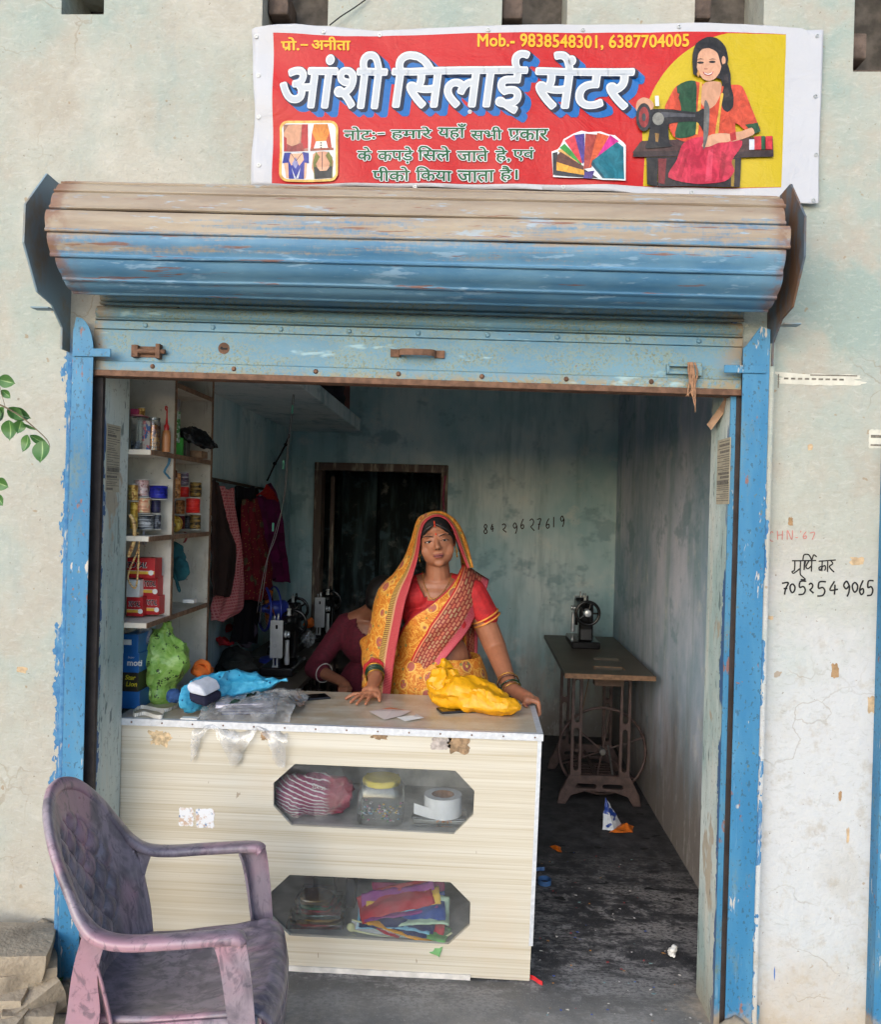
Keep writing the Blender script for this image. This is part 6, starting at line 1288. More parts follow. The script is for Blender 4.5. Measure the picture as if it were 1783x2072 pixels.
# ---- saree cloth
def uvgrid(name, fn, nu, nv, mat, par, solid=.0022, world=True):
    o = mk(name, grid(fn, nu, nv), mat, par, 180, solid=solid, world=world); me = o.data; uv = me.uv_layers.new(name='UVMap')
    for l in me.loops: i, j = l.vertex_index % nu, l.vertex_index // nu; uv.data[l.index].uv = (i/(nu-1), j/(nv-1))
    return o
def saree_mat(name, kind):
    n = Nd(name); u_, v_, _w = n.xyz(n.uv); x, y, z = n.xyz()
    # floral ground
    a = n.noise(30, 3, .6, 1.6); fl = n.voro(12, 'F1'); pt = n.voro(62, 'F1'); sc = n.noise(17, 2, .5, 3.0, off=(3, 3, 3))
    base = n.mix(n.step(a, .3, .7), C(188, 102, 30), C(208, 130, 44)); base = n.mix(n.step(n.math('ABSOLUTE', n.math('SUBTRACT', sc, .5)), .05, .025), base, C(218, 164, 72)); base = n.mix(n.mul(n.step(fl, .30, .27), n.step(pt, .30, .40)), base, C(168, 92, 78)); base = n.mix(n.mul(n.step(fl, .36, .34), n.step(fl, .27, .30)), base, C(218, 170, 84)); base = n.mix(n.step(fl, .09, .07), base, C(226, 196, 96))
    lf = n.voro(22, 'F1', src=n.vec((1, 1, 1), off=(7, 3, 1))); base = n.mix(n.mul(n.step(lf, .17, .14), .85), base, C(110, 120, 72))
    red = n.mix(n.step(n.wave((0, 120, 0), 'Y', 2, 2, src=n.uv), .5, .8), C(158, 32, 40), C(188, 82, 86))
    def honey(c0, c1, sx, sy):
        b = n.n('ShaderNodeTexBrick'); n.L(n.vec((sx, sy, 1), n.uv), b.inputs['Vector']); b.inputs['Scale'].default_value = 1; b.inputs['Mortar Size'].default_value = .13; b.inputs['Mortar Smooth'].default_value = .3; b.inputs['Brick Width'].default_value = 1.0; b.inputs['Row Height'].default_value = .36
        b.inputs['Color1'].default_value = c0; b.inputs['Color2'].default_value = c1; b.inputs['Mortar'].default_value = C(128, 84, 40); b.offset = .5; return b.outputs[0]
    if kind == 'pallu':
        sb = n.math('MINIMUM', .42, n.math('MULTIPLY_ADD', v_, .75, .03)); q = n.math('DIVIDE', n.math('SUBTRACT', u_, sb), n.math('SUBTRACT', 1, sb))
        sw = n.n('ShaderNodeCombineXYZ'); n.L(v_, sw.inputs[0]); n.L(q, sw.inputs[1]); br = n.n('ShaderNodeTexBrick'); n.L(n.vec((24, 6.2, 1), sw.outputs[0]), br.inputs['Vector']); br.inputs['Scale'].default_value = 1; br.inputs['Mortar Size'].default_value = .16; br.inputs['Mortar Smooth'].default_value = .4; br.inputs['Brick Width'].default_value = 1.0; br.inputs['Row Height'].default_value = .62; br.offset = .5
        br.inputs['Color1'].default_value = C(188, 96, 72); br.inputs['Color2'].default_value = C(168, 138, 102); br.inputs['Mortar'].default_value = C(136, 50, 44)
        col = n.mix(n.step(q, -.005, .0), base, C(178, 28, 34)); col = n.mix(n.step(q, .05, .055), col, C(206, 140, 100)); col = n.mix(n.step(q, .085, .09), col, br.outputs[0])
        pk_ = n.mix(n.step(n.wave((30, 90, 0), 'DIAGONAL', 1, 1, src=n.uv), .55, .8), C(180, 44, 60), C(212, 120, 128)); col = n.mix(n.step(q, .74, .75), col, pk_); col = n.mix(n.step(q, .975, .98), col, C(150, 24, 30)); col = n.mix(n.step(u_, .045, .035), col, C(156, 30, 36))
    elif kind == 'veil':
        col = n.mix(n.step(u_, .075, .08), red, C(186, 136, 96)); col = n.mix(n.step(u_, .095, .10), col, honey(C(196, 170, 84), C(186, 150, 70), 60, 70)); col = n.mix(n.step(u_, .155, .16), col, base)
    else:
        col = base; col = n.mix(n.step(v_, .94, .95), col, red)
    wv = n.noise(300, 2, .5); n.bump(n.math('ADD', n.math('MULTIPLY', wv, .2), n.noise((20, 20, 7), 3)), .35, .006); return n.end(col, .62, 0, .35)
tz_ = P(886, 1250, 1.0)
def yfront(x, z):
    k = (x-tz_.x); a = .172; b_ = .124+.036*math.exp(-((z-P(886, 1262, .92).z)/.075)**2)+.010*math.exp(-((z-1.0)/.12)**2); return 1.0-b_*math.sqrt(max(.05, 1-(k/a)**2))
Lc = spline([(936, 1148, 0), (908, 1190, 0), (866, 1226, 0), (826, 1254, 0), (800, 1300, 0), (778, 1355, 0), (750, 1436, 0)], 60); Rc = spline([(990, 1182, 0), (972, 1226, 0), (948, 1274, 0), (922, 1308, 0), (898, 1338, 0), (878, 1376, 0), (852, 1436, 0)], 60)
def pal(s, t):
    i = min(59, int(t*59+.5)); u_ = lerp(Lc[i].x, Rc[i].x, s); v_ = lerp(Lc[i].y, Rc[i].y, s); q = P(u_, v_, .9); y_ = yfront(q.x, q.z)-.012-.0035*math.sin(s*26+t*2)*(.4+.6*t)-.004*fb((s*3, t*4, 1)); q = P(u_, v_, y_)
    if t < .10: k = 1-t/.10; q = q+Vector((0, .10*k*k, .012*k)) if True else q
    return q
uvgrid('pallu', pal, 60, 60, saree_mat('saree_pallu_cloth', 'pallu'), WM)
# cloth over the shoulder and down the back
uvgrid('pallu_back', lambda s, t: (lambda a, b: Vector((lerp(a.x, b.x, s), 1.07+.05*math.sin(t*2.2)+.006*math.sin(s*20), lerp(lerp(P(936, 1156, 1.05).z, P(985, 1196, 1.05).z, s), .55, t))))(P(936, 1150, 1.05), P(970, 1180, 1.05)), 24, 30, saree_mat('saree_back_cloth', 'pallu'), WM)
E_ = [(946, 1150, .90), (934, 1118, .885), (922, 1085, .872), (912, 1063, .868), (900, 1050, .866), (886, 1045, .866), (872, 1048, .866), (859, 1060, .863), (852, 1080, .858), (849, 1105, .852), (845, 1130, .848), (837, 1160, .84), (828, 1190, .825), (819, 1222, .81), (811, 1262, .80), (802, 1310, .795), (796, 1350, .79), (789, 1412, .785)]
M2 = [(957, 1148, .96), (949, 1112, .975), (938, 1080, .975), (925, 1056, .96), (907, 1041, .95), (886, 1034, .945), (866, 1038, .95), (847, 1050, .965), (837, 1076, .97), (829, 1100, .975), (818, 1128, .97), (798, 1160, .96), (774, 1183, .95), (760, 1212, .94), (751, 1260, .93), (742, 1300, .925), (738, 1330, .90), (734, 1392, .87)]
K2 = [(935, 1150, 1.12), (930, 1115, 1.1), (920, 1085, 1.08), (905, 1065, 1.06), (895, 1055, 1.05), (886, 1050, 1.05), (875, 1055, 1.05), (865, 1068, 1.06), (855, 1090, 1.08), (845, 1115, 1.1), (835, 1140, 1.12), (820, 1170, 1.14), (805, 1200, 1.15), (800, 1230, 1.15), (795, 1270, 1.15), (790, 1310, 1.15), (790, 1340, 1.12), (785, 1392, 1.1)]
NV = 110; rows = [spline([P(*q) for q in K], NV) for K in (E_, M2, K2)]
def veil(s, t):
    i = min(NV-1, int(t*(NV-1)+.5)); e, m_, k = rows[0][i], rows[1][i], rows[2][i]
    # quadratic through edge, silhouette and back
    s2 = s; b = (m_-e*.25-k*.25)*2; p = e*(1-s2)**2+b*(2*s2*(1-s2))+k*s2**2
    fold = (.004+.006*max(0, t-.55))*math.sin(s*24+t*5)*min(1, s*4); return p+Vector((fold*.6, -fold, 0))+Vector((0, 0, .003*fb((s*5, t*8, 2))))
uvgrid('veil', veil, 64, NV, saree_mat('saree_veil_cloth', 'veil'), WM)
# red cuff of the cloth over the wrist
cf = pk('cuff', [crumple(torus(.040, .009, (0, 0, 0), 'y', 36, 8), .004, 40, 1)], M_BLOUSE)
d_ = (wrR-elR).normalized(); q_ = Vector((0, 1, 0)).rotation_difference(d_).to_matrix().to_4x4(); cf.data.transform(Matrix.Translation(elR.lerp(wrR, .72)) @ q_)
def sleeve(s, t):
    a = 2*math.pi*s; c_ = elR.lerp(wrR, lerp(-.1, .74, t)); r_ = lerp(.062, .046, t)*(1+.07*math.sin(a*5+t*6)); n1 = Vector((1, 0, 0)); n2 = d_.cross(n1).normalized(); n1 = n2.cross(d_); return c_+n1*(r_*math.cos(a))+n2*(r_*math.sin(a))
uvgrid('veil_sleeve', sleeve, 40, 24, saree_mat('saree_sleeve_cloth', 'skirt'), WM)
zw = P(930, 1330, .95).z
def skirt(s, t):
    a = 2*math.pi*s; z_ = lerp(zw, .012, t); r_ = lerp(.158, .27, t**.8)+.035*math.exp(-((t-.12)/.14)**2); r_ *= 1+(.02+.05*t)*math.sin(a*11)*max(0, -math.sin(a)) ; return Vector((P(886, 1330, 1.0).x+r_*math.cos(a)*1.08, 1.01+r_*math.sin(a)*.84, z_))
uvgrid('skirt', skirt, 97, 40, saree_mat('saree_skirt_cloth', 'skirt'), WM)

# ---------------------------------------------------------------- the seated woman further in
YS = 1.78
P2 = thing('person', 'woman in maroon long sleeved kurta bent over the sewing table', 'person', (P(725, 1400, YS).x, YS, 0))
M_MAR = simple('maroon_kurta', C(86, 14, 34), .85, .3, 60, .3, 140)
def pk2(name, geo, mat, **kw): return mk(name, geo, mat, P2, 180, world=True, **kw)
nb_, sh2, sh3 = P(738, 1245, YS-.02), P(700, 1262, YS), P(785, 1262, YS+.06)
el2, wr2 = P(636, 1352, YS-.10), P(690, 1378, YS-.28)
bd = [caps(nb_, P(772, 1218, YS-.10), .048, .046), ell(P(778, 1206, YS-.12), (.072, .09, .085), 22, 14), ell(P(778, 1216, YS-.18), (.06, .06, .07), 20, 12), ell(P(742, 1290, YS), (.14, .10, .14)), ell(P(742, 1380, YS+.02), (.14, .11, .15)), caps(sh2, el2, .048, .04), caps(el2, wr2, .037, .026), caps(sh3, P(800, 1350, YS-.1), .048, .04), caps(P(800, 1350, YS-.1), P(760, 1385, YS-.3), .036, .026), caps(sh2, nb_, .05, .05), caps(sh3, nb_, .05, .05)]
for s, w_ in ((0, wr2), (1, P(760, 1385, YS-.3))):
    c_ = w_+Vector((.03 if s == 0 else -.03, -.05, -.01)); bd += [caps(w_, c_, .026, .026)]
    for k in range(4): bd += finger([c_+Vector((-.018+.012*k, -.01, 0)), c_+Vector((-.02+.013*k, -.05, -.004)), c_+Vector((-.02+.013*k, -.075, -.022))], .009, .007)
    bd += finger([c_+Vector((.02, 0, 0)), c_+Vector((.035, -.03, -.01)), c_+Vector((.03, -.05, -.02))], .01, .008)
hx_ = P(742, 1400, YS).x
for s in (-1, 1): bd += [caps((hx_+s*.08, YS, .56), (hx_+s*.10, YS-.40, .52), .085, .06), caps((hx_+s*.10, YS-.40, .52), (hx_+s*.10, YS-.36, .10), .055, .036), caps((hx_+s*.10, YS-.36, .06), (hx_+s*.10, YS-.50, .04), .035, .028)]
o = pk2('body', bd, M_SKIN2); remesh(o, .0055, 5)
H2 = xfm(P(778, 1212, YS-.14), rad(62), 0, rad(-15)); H2l = Matrix.Translation(-Vector(P2.location)) @ H2; mk('nose', xf(caps((0, -.080, .016), (0, -.100, -.02), .008, .011), H2l), M_SKIN2, P2, 180); face_parts(P2, H2l, C(130, 70, 70), False)
o = pk2('hair', [xf(ell((0, .012, .040), (.088, .104, .092), 24, 16), H2), xf(ell((0, -.05, .075), (.07, .05, .05), 20, 12), H2), ell(P(782, 1218, YS+.0), (.055, .055, .055)), caps(P(785, 1215, YS), P(795, 1265, YS+.08), .045, .03)], M_HAIR); remesh(o, .006, 3)
kt = [ell(P(742, 1290, YS), (.155, .115, .15)), ell(P(742, 1385, YS+.02), (.155, .125, .16)), caps(sh2, el2, .060, .054), caps(el2, el2.lerp(wr2, .25), .052, .054), caps(sh3, P(800, 1350, YS-.1), .06, .052), caps(sh2, P(722, 1258, YS), .06, .06), caps(sh3, P(760, 1256, YS), .06, .06), caps((hx_, YS+.02, .66), (hx_, YS-.1, .58), .17, .15)]
for s in (-1, 1): kt += [caps((hx_+s*.08, YS, .56), (hx_+s*.10, YS-.40, .52), .105, .085), caps((hx_+s*.10, YS-.40, .52), (hx_+s*.10, YS-.37, .12), .08, .07)]
o = pk2('kurta', kt, M_MAR); remesh(o, .007, 4)
bm = bmesh.new(); bm.from_mesh(o.data); nz_ = P(738, 1250, YS-.06); bmesh.ops.delete(bm, geom=[v for v in bm.verts if ((v.co.x-nz_.x-.02)**2+(v.co.z-nz_.z-.01)**2*.5) < .062**2 and v.co.y < YS+.02 and v.co.z > nz_.z-.09], context='VERTS'); bm.to_mesh(o.data); bm.free()
s_ = o.modifiers.new('t', 'SOLIDIFY'); s_.thickness = .003
bc_ = el2.lerp(wr2, .38); q_ = Vector((0, 1, 0)).rotation_difference((wr2-el2).normalized()).to_matrix().to_4x4(); o = pk2('cuff_trim', [xf(torus(.050, .0025, (0, 0, 0), 'y', 30, 6), Matrix.Translation(bc_) @ q_)], simple('white_trim', C(200, 196, 190), .7))
# her stool
st = thing('stool', 'plain wooden stool under the seated woman', 'stool', (hx_, YS+.05, 0)); M_WOODD = simple('dark_wood', C(84, 62, 46), .6, .35, 20, .3)
mk('seat', box(-.17, .17, -.15, .15, .42, .45), M_WOODD, st, bevel=.004)
for sx in (-1, 1):
    for sy in (-1, 1): mk('leg', box(sx*.145-.018, sx*.145+.018, sy*.125-.018, sy*.125+.018, 0, .42), M_WOODD, st)

# ================================================================== SEWING MACHINES
M_IRON = simple('black_enamel', C(20, 19, 21), .22, .3, 20, .05); M_CHR = simple('chrome', C(214, 216, 218), .22, .1, metal=.55); M_CAST = simple('rusty_cast_iron', C(86, 68, 64), .6, .35, 30, .4, 90); M_TOPW = simple('worn_table_board', C(82, 74, 62), .5, .3, (3, 3, 3)[0], .2); M_STEEL = simple('dull_steel', C(140, 138, 136), .35, .2, metal=.8)
SMG = 'sewing machines in the shop'
def machine(loc, rz, label):
    """black domestic machine; local +x is the hand-wheel end, -x the face plate"""
    t = thing('sewing_machine', label, 'sewing machine', loc, rz, SMG)
    mk('bed', box(-.185, .185, -.09, .09, 0, .045), M_IRON, t, bevel=.008)
    pil = [(.07, .045), (.17, .045), (.16, .12), (.165, .25), (.15, .285), (.08, .285), (.075, .25), (.085, .2), (.08, .12)]
    mk('pillar', prism(pil, -.045, .045), M_IRON, t, bevel=.012)
    arm = [(.10, .195), (-.12, .205), (-.17, .19), (-.185, .20), (-.185, .285), (-.12, .275), (0, .265), (.10, .285)]
    mk('arm', prism(arm, -.038, .038), M_IRON, t, bevel=.014)
    mk('head', prism([(-.185, .105), (-.135, .105), (-.13, .2), (-.13, .29), (-.185, .295)], -.034, .034), M_IRON, t, bevel=.008)
    fp = mk('face_plate', box(-.1935, -.1865, -.034, .034, .10, .30), M_CHR, t, bevel=.003); mk('slot', box(-.1945, -.1936, -.006, .004, .255, .275), M_IRON, fp); mk('thread_guide', torus(.008, .002, (-.195, .006, .165), 'x', 12, 6), M_CHR, fp)
    mk('needle_bar', [tube([(-.16, 0, .045), (-.16, 0, .33)], .0055, 10), tube([(-.16, 0, .0), (-.16, 0, .05)], .0018, 6)], M_CHR, t, smooth=60); mk('presser_foot', [tube([(-.16, .02, .055), (-.16, .02, .32)], .0045, 8), box(-.175, -.145, -.004, .026, .047, .054)], M_CHR, t)
    mk('presser_cylinder', lathe([(.012, .06), (.015, .08), (.011, .13), (.011, .19)], 14, 'z', (-.145, -.048, 0)), M_CHR, t, smooth=45)
    mk('tension_dial', lathe([(.016, -.062), (.018, -.055), (.008, -.05), (.02, -.045), (.02, -.036)], 16, 'y', (-.15, 0, .22)), M_CHR, t, smooth=45)
    wh = mk('hand_wheel', [torus(.072, .010, (.215, 0, .23), 'x', 36, 10)]+[tube([(.213, 0, .23), (.213, .068*math.cos(a), .23+.068*math.sin(a))], .006, 8) for a in [2*math.pi*k/5 for k in range(5)]], M_IRON, t, smooth=60); mk('wheel_hub', [lathe([(.026, .165), (.026, .215), (.020, .232), (.001, .234)], 18, 'x', (0, 0, .23))], M_CHR, wh, smooth=45)
    mk('bobbin_winder', [torus(.022, .004, (.19, .0, .315), 'y', 18, 6), tube([(.16, 0, .28), (.19, 0, .315)], .006, 8)], M_IRON, t, smooth=60)
    mk('spool_pin', tube([(.09, 0, .28), (.09, 0, .345)], .003, 8), M_STEEL, t); mk('thread_spool', lathe([(.012, .29), (.014, .292), (.010, .296), (.010, .32), (.014, .325), (.012, .328)], 14, 'z', (.09, 0, 0)), simple('pale_thread', C(196, 196, 190), .7), t, smooth=45)
    return t
def side_frame(w_top, w_bot, h, y, par, mat, letters=None):
    """cast iron end frame in the x-z plane: two slotted uprights, feet and cross bars"""
    G = []
    for s in (-1, 1):
        x0, x1 = s*(w_top/2-.062), s*w_top/2; a, b = min(x0, x1), max(x0, x1)
        out = [(a, .16), (b, .16), (b, h), (a, h)]; holes = []
        for (z0, z1) in ((.19, .19+(h-.26)*.48), (.19+(h-.26)*.54, h-.06)):
            cx = (a+b)/2; r_ = .014; pts = [(cx+r_*math.cos(rad(q)), z1-r_+r_*math.sin(rad(q))) for q in range(0, 181, 30)]+[(cx+r_*math.cos(rad(q)), z0+r_+r_*math.sin(rad(q))) for q in range(180, 361, 30)]; holes.append(pts)
        mk('upright', panel_holes(out, holes, y-.012, y+.012), mat, par, bevel=.003)
    base = [(-w_top/2-.005, .165), (w_top/2+.005, .165), (w_bot/2-.01, .06), (w_bot/2, .0), (w_bot/2-.045, .0), (w_bot/2-.075, .05), (.08, .075), (-.08, .075), (-w_bot/2+.075, .05), (-w_bot/2+.045, .0), (-w_bot/2, .0), (-w_bot/2+.01, .06)]
    hl_ = []
    for s in (-1, 1): cx = s*.075; hl_.append([(cx+.045+.013*math.cos(rad(q)), .105+.013*math.sin(rad(q))) for q in range(-90, 91, 30)]+[(cx-.045+.013*math.cos(rad(q)), .105+.013*math.sin(rad(q))) for q in range(90, 271, 30)])
    mk('foot', panel_holes(base, hl_, y-.014, y+.014), mat, par, bevel=.003); mk('cross_bar', box(-w_top/2-.01, w_top/2+.01, y-.02, y+.02, h-.035, h), mat, par, bevel=.003)
    if letters: wtext(letters, (-.085, y-.0142, .128), (1, 0, 0), (0, 0, 1), .024, mat, 'cast_lettering', par, .01, 0, .17, lift=.002)
def treadle(name, loc, L_, Wd, H, label, wheel_r=.25, front=.27, letters=None, slot=True):
    t = thing(name, label, 'sewing table', loc)
    # board with the machine well and a small drawer well cut out
    if slot:
        def rectp(x0, x1, y0, y1): return [(x0, y0), (x1, y0), (x1, y1), (x0, y1)]
        V, F = panel_holes(rectp(-Wd/2, Wd/2, 0, L_), [rectp(-.06, .10, .14, .21), rectp(-.02, .13, .42, .50)], 0, .024); V = [(p[0], p[2], H-.024+p[1]) for p in V]; mk('board', (V, F), M_TOPW, t, bevel=.002)
        mk('board_edge', box(-Wd/2, Wd/2, -.004, -.0005, H-.026, H+.0005), M_EDGE, t)
        mk('well_frame', [box(-.065, -.058, .135, .215, H+.0006, H+.004), box(.098, .105, .135, .215, H+.0006, H+.004), box(-.065, .105, .205, .213, H+.0006, H+.004)], M_EDGE, t); mk('well_box', box(-.06, .10, .14, .21, H-.09, H-.028), M_WOODD, t)
    else: mk('board', box(-Wd/2, Wd/2, 0, L_, H-.024, H), M_TOPW, t, bevel=.002)
    side_frame(.335, .47, H-.026, front, t, M_CAST, letters); side_frame(.335, .47, H-.026, front+.62, t, M_CAST)
    wy = front+.12; wc = (.03, wy, wheel_r+.02)
    wl = mk('drive_wheel', [torus(wheel_r, .008, wc, 'y', 60, 8)]+[tube([wc, (wc[0]+wheel_r*math.cos(a), wy, wc[2]+wheel_r*math.sin(a))], .005, 6) for a in [2*math.pi*k/6+.35 for k in range(6)]], M_CAST, t, smooth=60); mk('axle', lathe([(.018, wy-.03), (.018, wy+.03)], 14, 'y', (wc[0], 0, wc[2])), M_STEEL, wl, smooth=40)
    mk('pedal', [box(-.14, .14, front+.22, front+.46, .08, .092)]+[box(-.13, .13, front+.24+.05*k, front+.255+.05*k, .0925, .098) for k in range(5)], M_CAST, t); mk('stretcher', [tube([(-.13, front, .30), (-.13, front+.62, .30)], .01, 8), tube([(.0, front, .12), (.0, front+.62, .12)], .01, 8)], M_CAST, t)
    mk('rod', tube([(.10, wy-.02, .09), (.06, wy-.025, wheel_r+.06)], .006, 8), M_STEEL, t); mk('belt', [tube(spline([(wc[0]-wheel_r*.55, wy, wheel_r*1.6), (-.03, wy+.1, H-.05)], 6), .003, 6)], M_EDGE, t)
    return t
pr0 = PZ(1144, 1364, .79); pr1 = PZ(1324, 1365, .79)
TR = treadle('treadle_table', ((pr0.x+pr1.x)/2, 1.735, 0), 1.35, pr1.x-pr0.x, .79, 'treadle sewing table with cast iron stand by the right wall', letters='TAILOR')
mc = P(1190, 1300, 2.35); machine((mc.x+.015, 2.72, .79), rad(-90), 'black sewing machine with its hand wheel towards us on the treadle table')
# tables along the left wall
TBX = LW+.045
t = treadle('treadle_table', (-1.12, 1.18, 0), .95, .50, .74, 'near treadle table with worn board along the left wall', slot=False, front=.2)
treadle('treadle_table', (-1.12, 2.16, 0), 1.05, .50, .74, 'far treadle table along the left wall near the back doorway', slot=False, front=.2)
m1 = P(545, 1372, 1.62); machine((m1.x+.035, 1.80, .741), rad(90), 'black sewing machine with chrome face plate turned to us on near left table')
machine((-1.16, 2.42, .741), rad(90), 'black sewing machine in the middle of the row of left tables')
machine((-1.03, 2.93, .741), rad(90), 'black sewing machine farthest back on the left tables')
# bits of board and cloth on the near table
tag(mk('wooden_board', rotz(box(-1.30, -1.18, 1.30, 1.55, .742, .762), .2, (-1.24, 1.4, 0)), M_TOPW, bevel=.002), 'loose wooden board lying on the near left table', 'board')
tag(mk('cloth_pile', [rag((-1.28, 1.72, .80), (.085, .12, .075), 4), rag((-1.22, 1.62, .775), (.08, .07, .04), 9)], simple('dark_olive_cloth', C(52, 50, 44), .9, .4, 14, .3), smooth=180), 'pile of dark cloth on the table against the left wall', 'cloth')
for k, (u, v, y_) in enumerate(((433+60, 1285, 1.9), (455, 1312, 1.7))): tag(mk('red_cloth', rag(P(u-38*(k == 0), v-15, y_), (.04, .03, .025), 3+k), simple('bright_red_cloth', C(196, 34, 40), .8, .2), smooth=180), ('small red cloth on top of the dark cloth pile', 'red cloth scrap at the foot of the cloth pile')[k], 'cloth')
tag(mk('grey_bundle', rag(P(508, 1280, 1.95), (.06, .05, .10), 7), simple('mauve_grey_cloth', C(112, 98, 112), .85, .3, 14, .3), smooth=180), 'mauve grey cloth bundle behind the near sewing machine', 'cloth')
tag(mk('clear_bag', rag(P(628, 1285, 2.45), (.055, .05, .06), 5), M_POLY, smooth=180), 'small clear polythene bag between the sewing machines', 'bag'); tag(mk('orange_cloth', rag(P(625, 1262, 2.5), (.03, .03, .03), 6), simple('orange_cloth', C(214, 106, 36), .85), smooth=180), 'bit of orange cloth between the far sewing machines', 'cloth')
# table fan
fc = P(545, 1231, 2.02); FN = thing('table_fan', 'small table fan with blue rim behind the near sewing machine', 'fan', (fc.x, 2.02, .741), rad(-58)); fz = fc.z-.741; R_ = .125
M_BLUP = simple('blue_fan_plastic', C(44, 58, 150), .35, .1); M_ORF = simple('amber_blade', C(176, 100, 34), .3, .15)
mk('rim', [torus(R_, .008, (0, -.03, fz), 'y', 44, 8), torus(R_, .005, (0, .03, fz), 'y', 44, 8)], M_BLUP, FN, smooth=60)
mk('guard', [tube(spline([(.02*math.cos(a), -.06, fz+.02*math.sin(a)), (R_*.6*math.cos(a), -.055, fz+R_*.6*math.sin(a)), (R_*math.cos(a), -.03, fz+R_*math.sin(a))], 8), .0012, 5) for a in [2*math.pi*k/30 for k in range(30)]]+[torus(.05, .001, (0, -.058, fz), 'y', 24, 5), torus(.085, .001, (0, -.052, fz), 'y', 30, 5)], M_IRON, FN, smooth=60)
for k in range(4):
    a0 = k*math.pi/2; mk('blade', grid(lambda s, q: (math.cos(a0+lerp(-.42, .42, s)*(.5+.5*q))*lerp(.02, R_*.88, q), -.01+lerp(.016, -.016, s), fz+math.sin(a0+lerp(-.42, .42, s)*(.5+.5*q))*lerp(.02, R_*.88, q)), 8, 8), M_ORF, FN, smooth=180, solid=.002)
mk('motor', lathe([(.02, -.055), (.024, -.02), (.045, .02), (.048, .09), (.03, .11), (.001, .112)], 20, 'y', (0, 0, fz)), M_BLUP, FN, smooth=45); mk('stand', [tube([(0, .05, 0), (0, .05, fz-.03)], .014, 10), lathe([(.09, 0), (.085, .02), (.03, .03)], 24, 'z', (0, .04, 0))], M_BLUP, FN, smooth=45)

# ================================================================== CLOTHES ON THE LEFT WALL
def weave(name, c, kind=None, c2=None):
    n = Nd(name); c = C(*c); a = n.noise(12, 4); col = n.mix(n.step(a, .3, .7), tuple(k*.7 for k in c[:3])+(1,), c)
    if kind == 'check':
        f1 = n.step(n.math('FRACT', n.math('MULTIPLY', n.xyz()[2], 70)), .5, .6); f2 = n.step(n.math('FRACT', n.math('MULTIPLY', n.xyz()[1], 60)), .6, .7); col = n.mix(n.mul(n.math('MAXIMUM', f1, f2), .6), col, C(*c2))
    if kind == 'pattern':
        v_ = n.voro(14, 'F1'); col = n.mix(n.step(v_, .34, .30), col, C(*c2)); col = n.mix(n.step(n.voro(60), .2, .16), col, C(150, 116, 60))
    if kind == 'band': col = n.mix(n.step(n.noise((3, 3, 9), 3), .5, .54), col, C(*c2))
    n.bump(n.noise((30, 30, 6), 3), .4, .006); return n.end(col, .85, 0, .2)
cl = lambda u, v, dx=0: PX(u, v, -1.275+dx)
def cloth(name, left, right, mat, label, dx=0, folds=5, amp=.018, sd=0, n=36, m=40):
    Lp, Rp = spline([cl(u, v, dx) for u, v in left], m), spline([cl(u, v, dx) for u, v in right], m)
    def f(s, t):
        i = min(m-1, int(t*(m-1)+.5)); p = Lp[i].lerp(Rp[i], s); a = amp*(.35+.65*t)*math.sin(s*folds*2*math.pi+sd+t*1.5)+.012*fb((s*3+sd, t*4, sd)); return p+Vector((a+.02*math.sin(math.pi*s), 0, .006*math.sin(s*folds*3)))
    return tag(mk(name, grid(f, n, m), mat, smooth=180, solid=.004), label, 'clothing', 'clothes hanging on the left wall')
cloth('hanging_cloth', [(472, 985), (472, 1080), (476, 1180), (470, 1300)], [(520, 985), (520, 1080), (520, 1180), (515, 1300)], weave('black_cloth', (26, 22, 26)), 'black garment hanging between the pink shirt and maroon saree', 0, 4, .016, 2)
cloth('hanging_shawl', [(506, 1018), (510, 1080), (520, 1140), (528, 1170)], [(545, 978), (563, 1020), (572, 1100), (582, 1180)], weave('purple_shawl', (96, 16, 66), 'band', (110, 22, 74)), 'purple shawl with red corner hanging nearest the back corner', .01, 3, .02, 1)
cloth('hanging_shawl', [(517, 1004), (526, 1000), (540, 1010)], [(538, 980), (552, 996), (560, 1016)], weave('red_corner_cloth', (178, 34, 30)), 'bright red corner of cloth at the top of the purple shawl', .03, 1, .006, 1)
cloth('hanging_saree', [(488, 1012), (490, 1080), (494, 1150), (498, 1215)], [(520, 1010), (532, 1070), (546, 1140), (548, 1215)], weave('maroon_saree', (112, 26, 36), 'pattern', (84, 72, 52)), 'maroon patterned saree hanging left of the purple shawl', .05, 4, .016, 3)
cloth('hanging_shirt', [(440, 985), (452, 1060), (462, 1130), (436, 1205), (430, 1256)], [(468, 990), (478, 1060), (486, 1140), (496, 1228), (452, 1254)], weave('pink_check_shirt', (186, 84, 88), 'check', (214, 150, 146)), 'pink checked shirt hanging behind the brown garment', .06, 3, .012, 4)
cloth('hanging_garment', [(424, 972), (424, 1050), (424, 1130), (426, 1208)], [(438, 978), (458, 1050), (474, 1120), (460, 1206)], weave('brown_garment', (46, 32, 28)), 'dark brown garment hanging next to the shelf end', .10, 2, .012, 0)
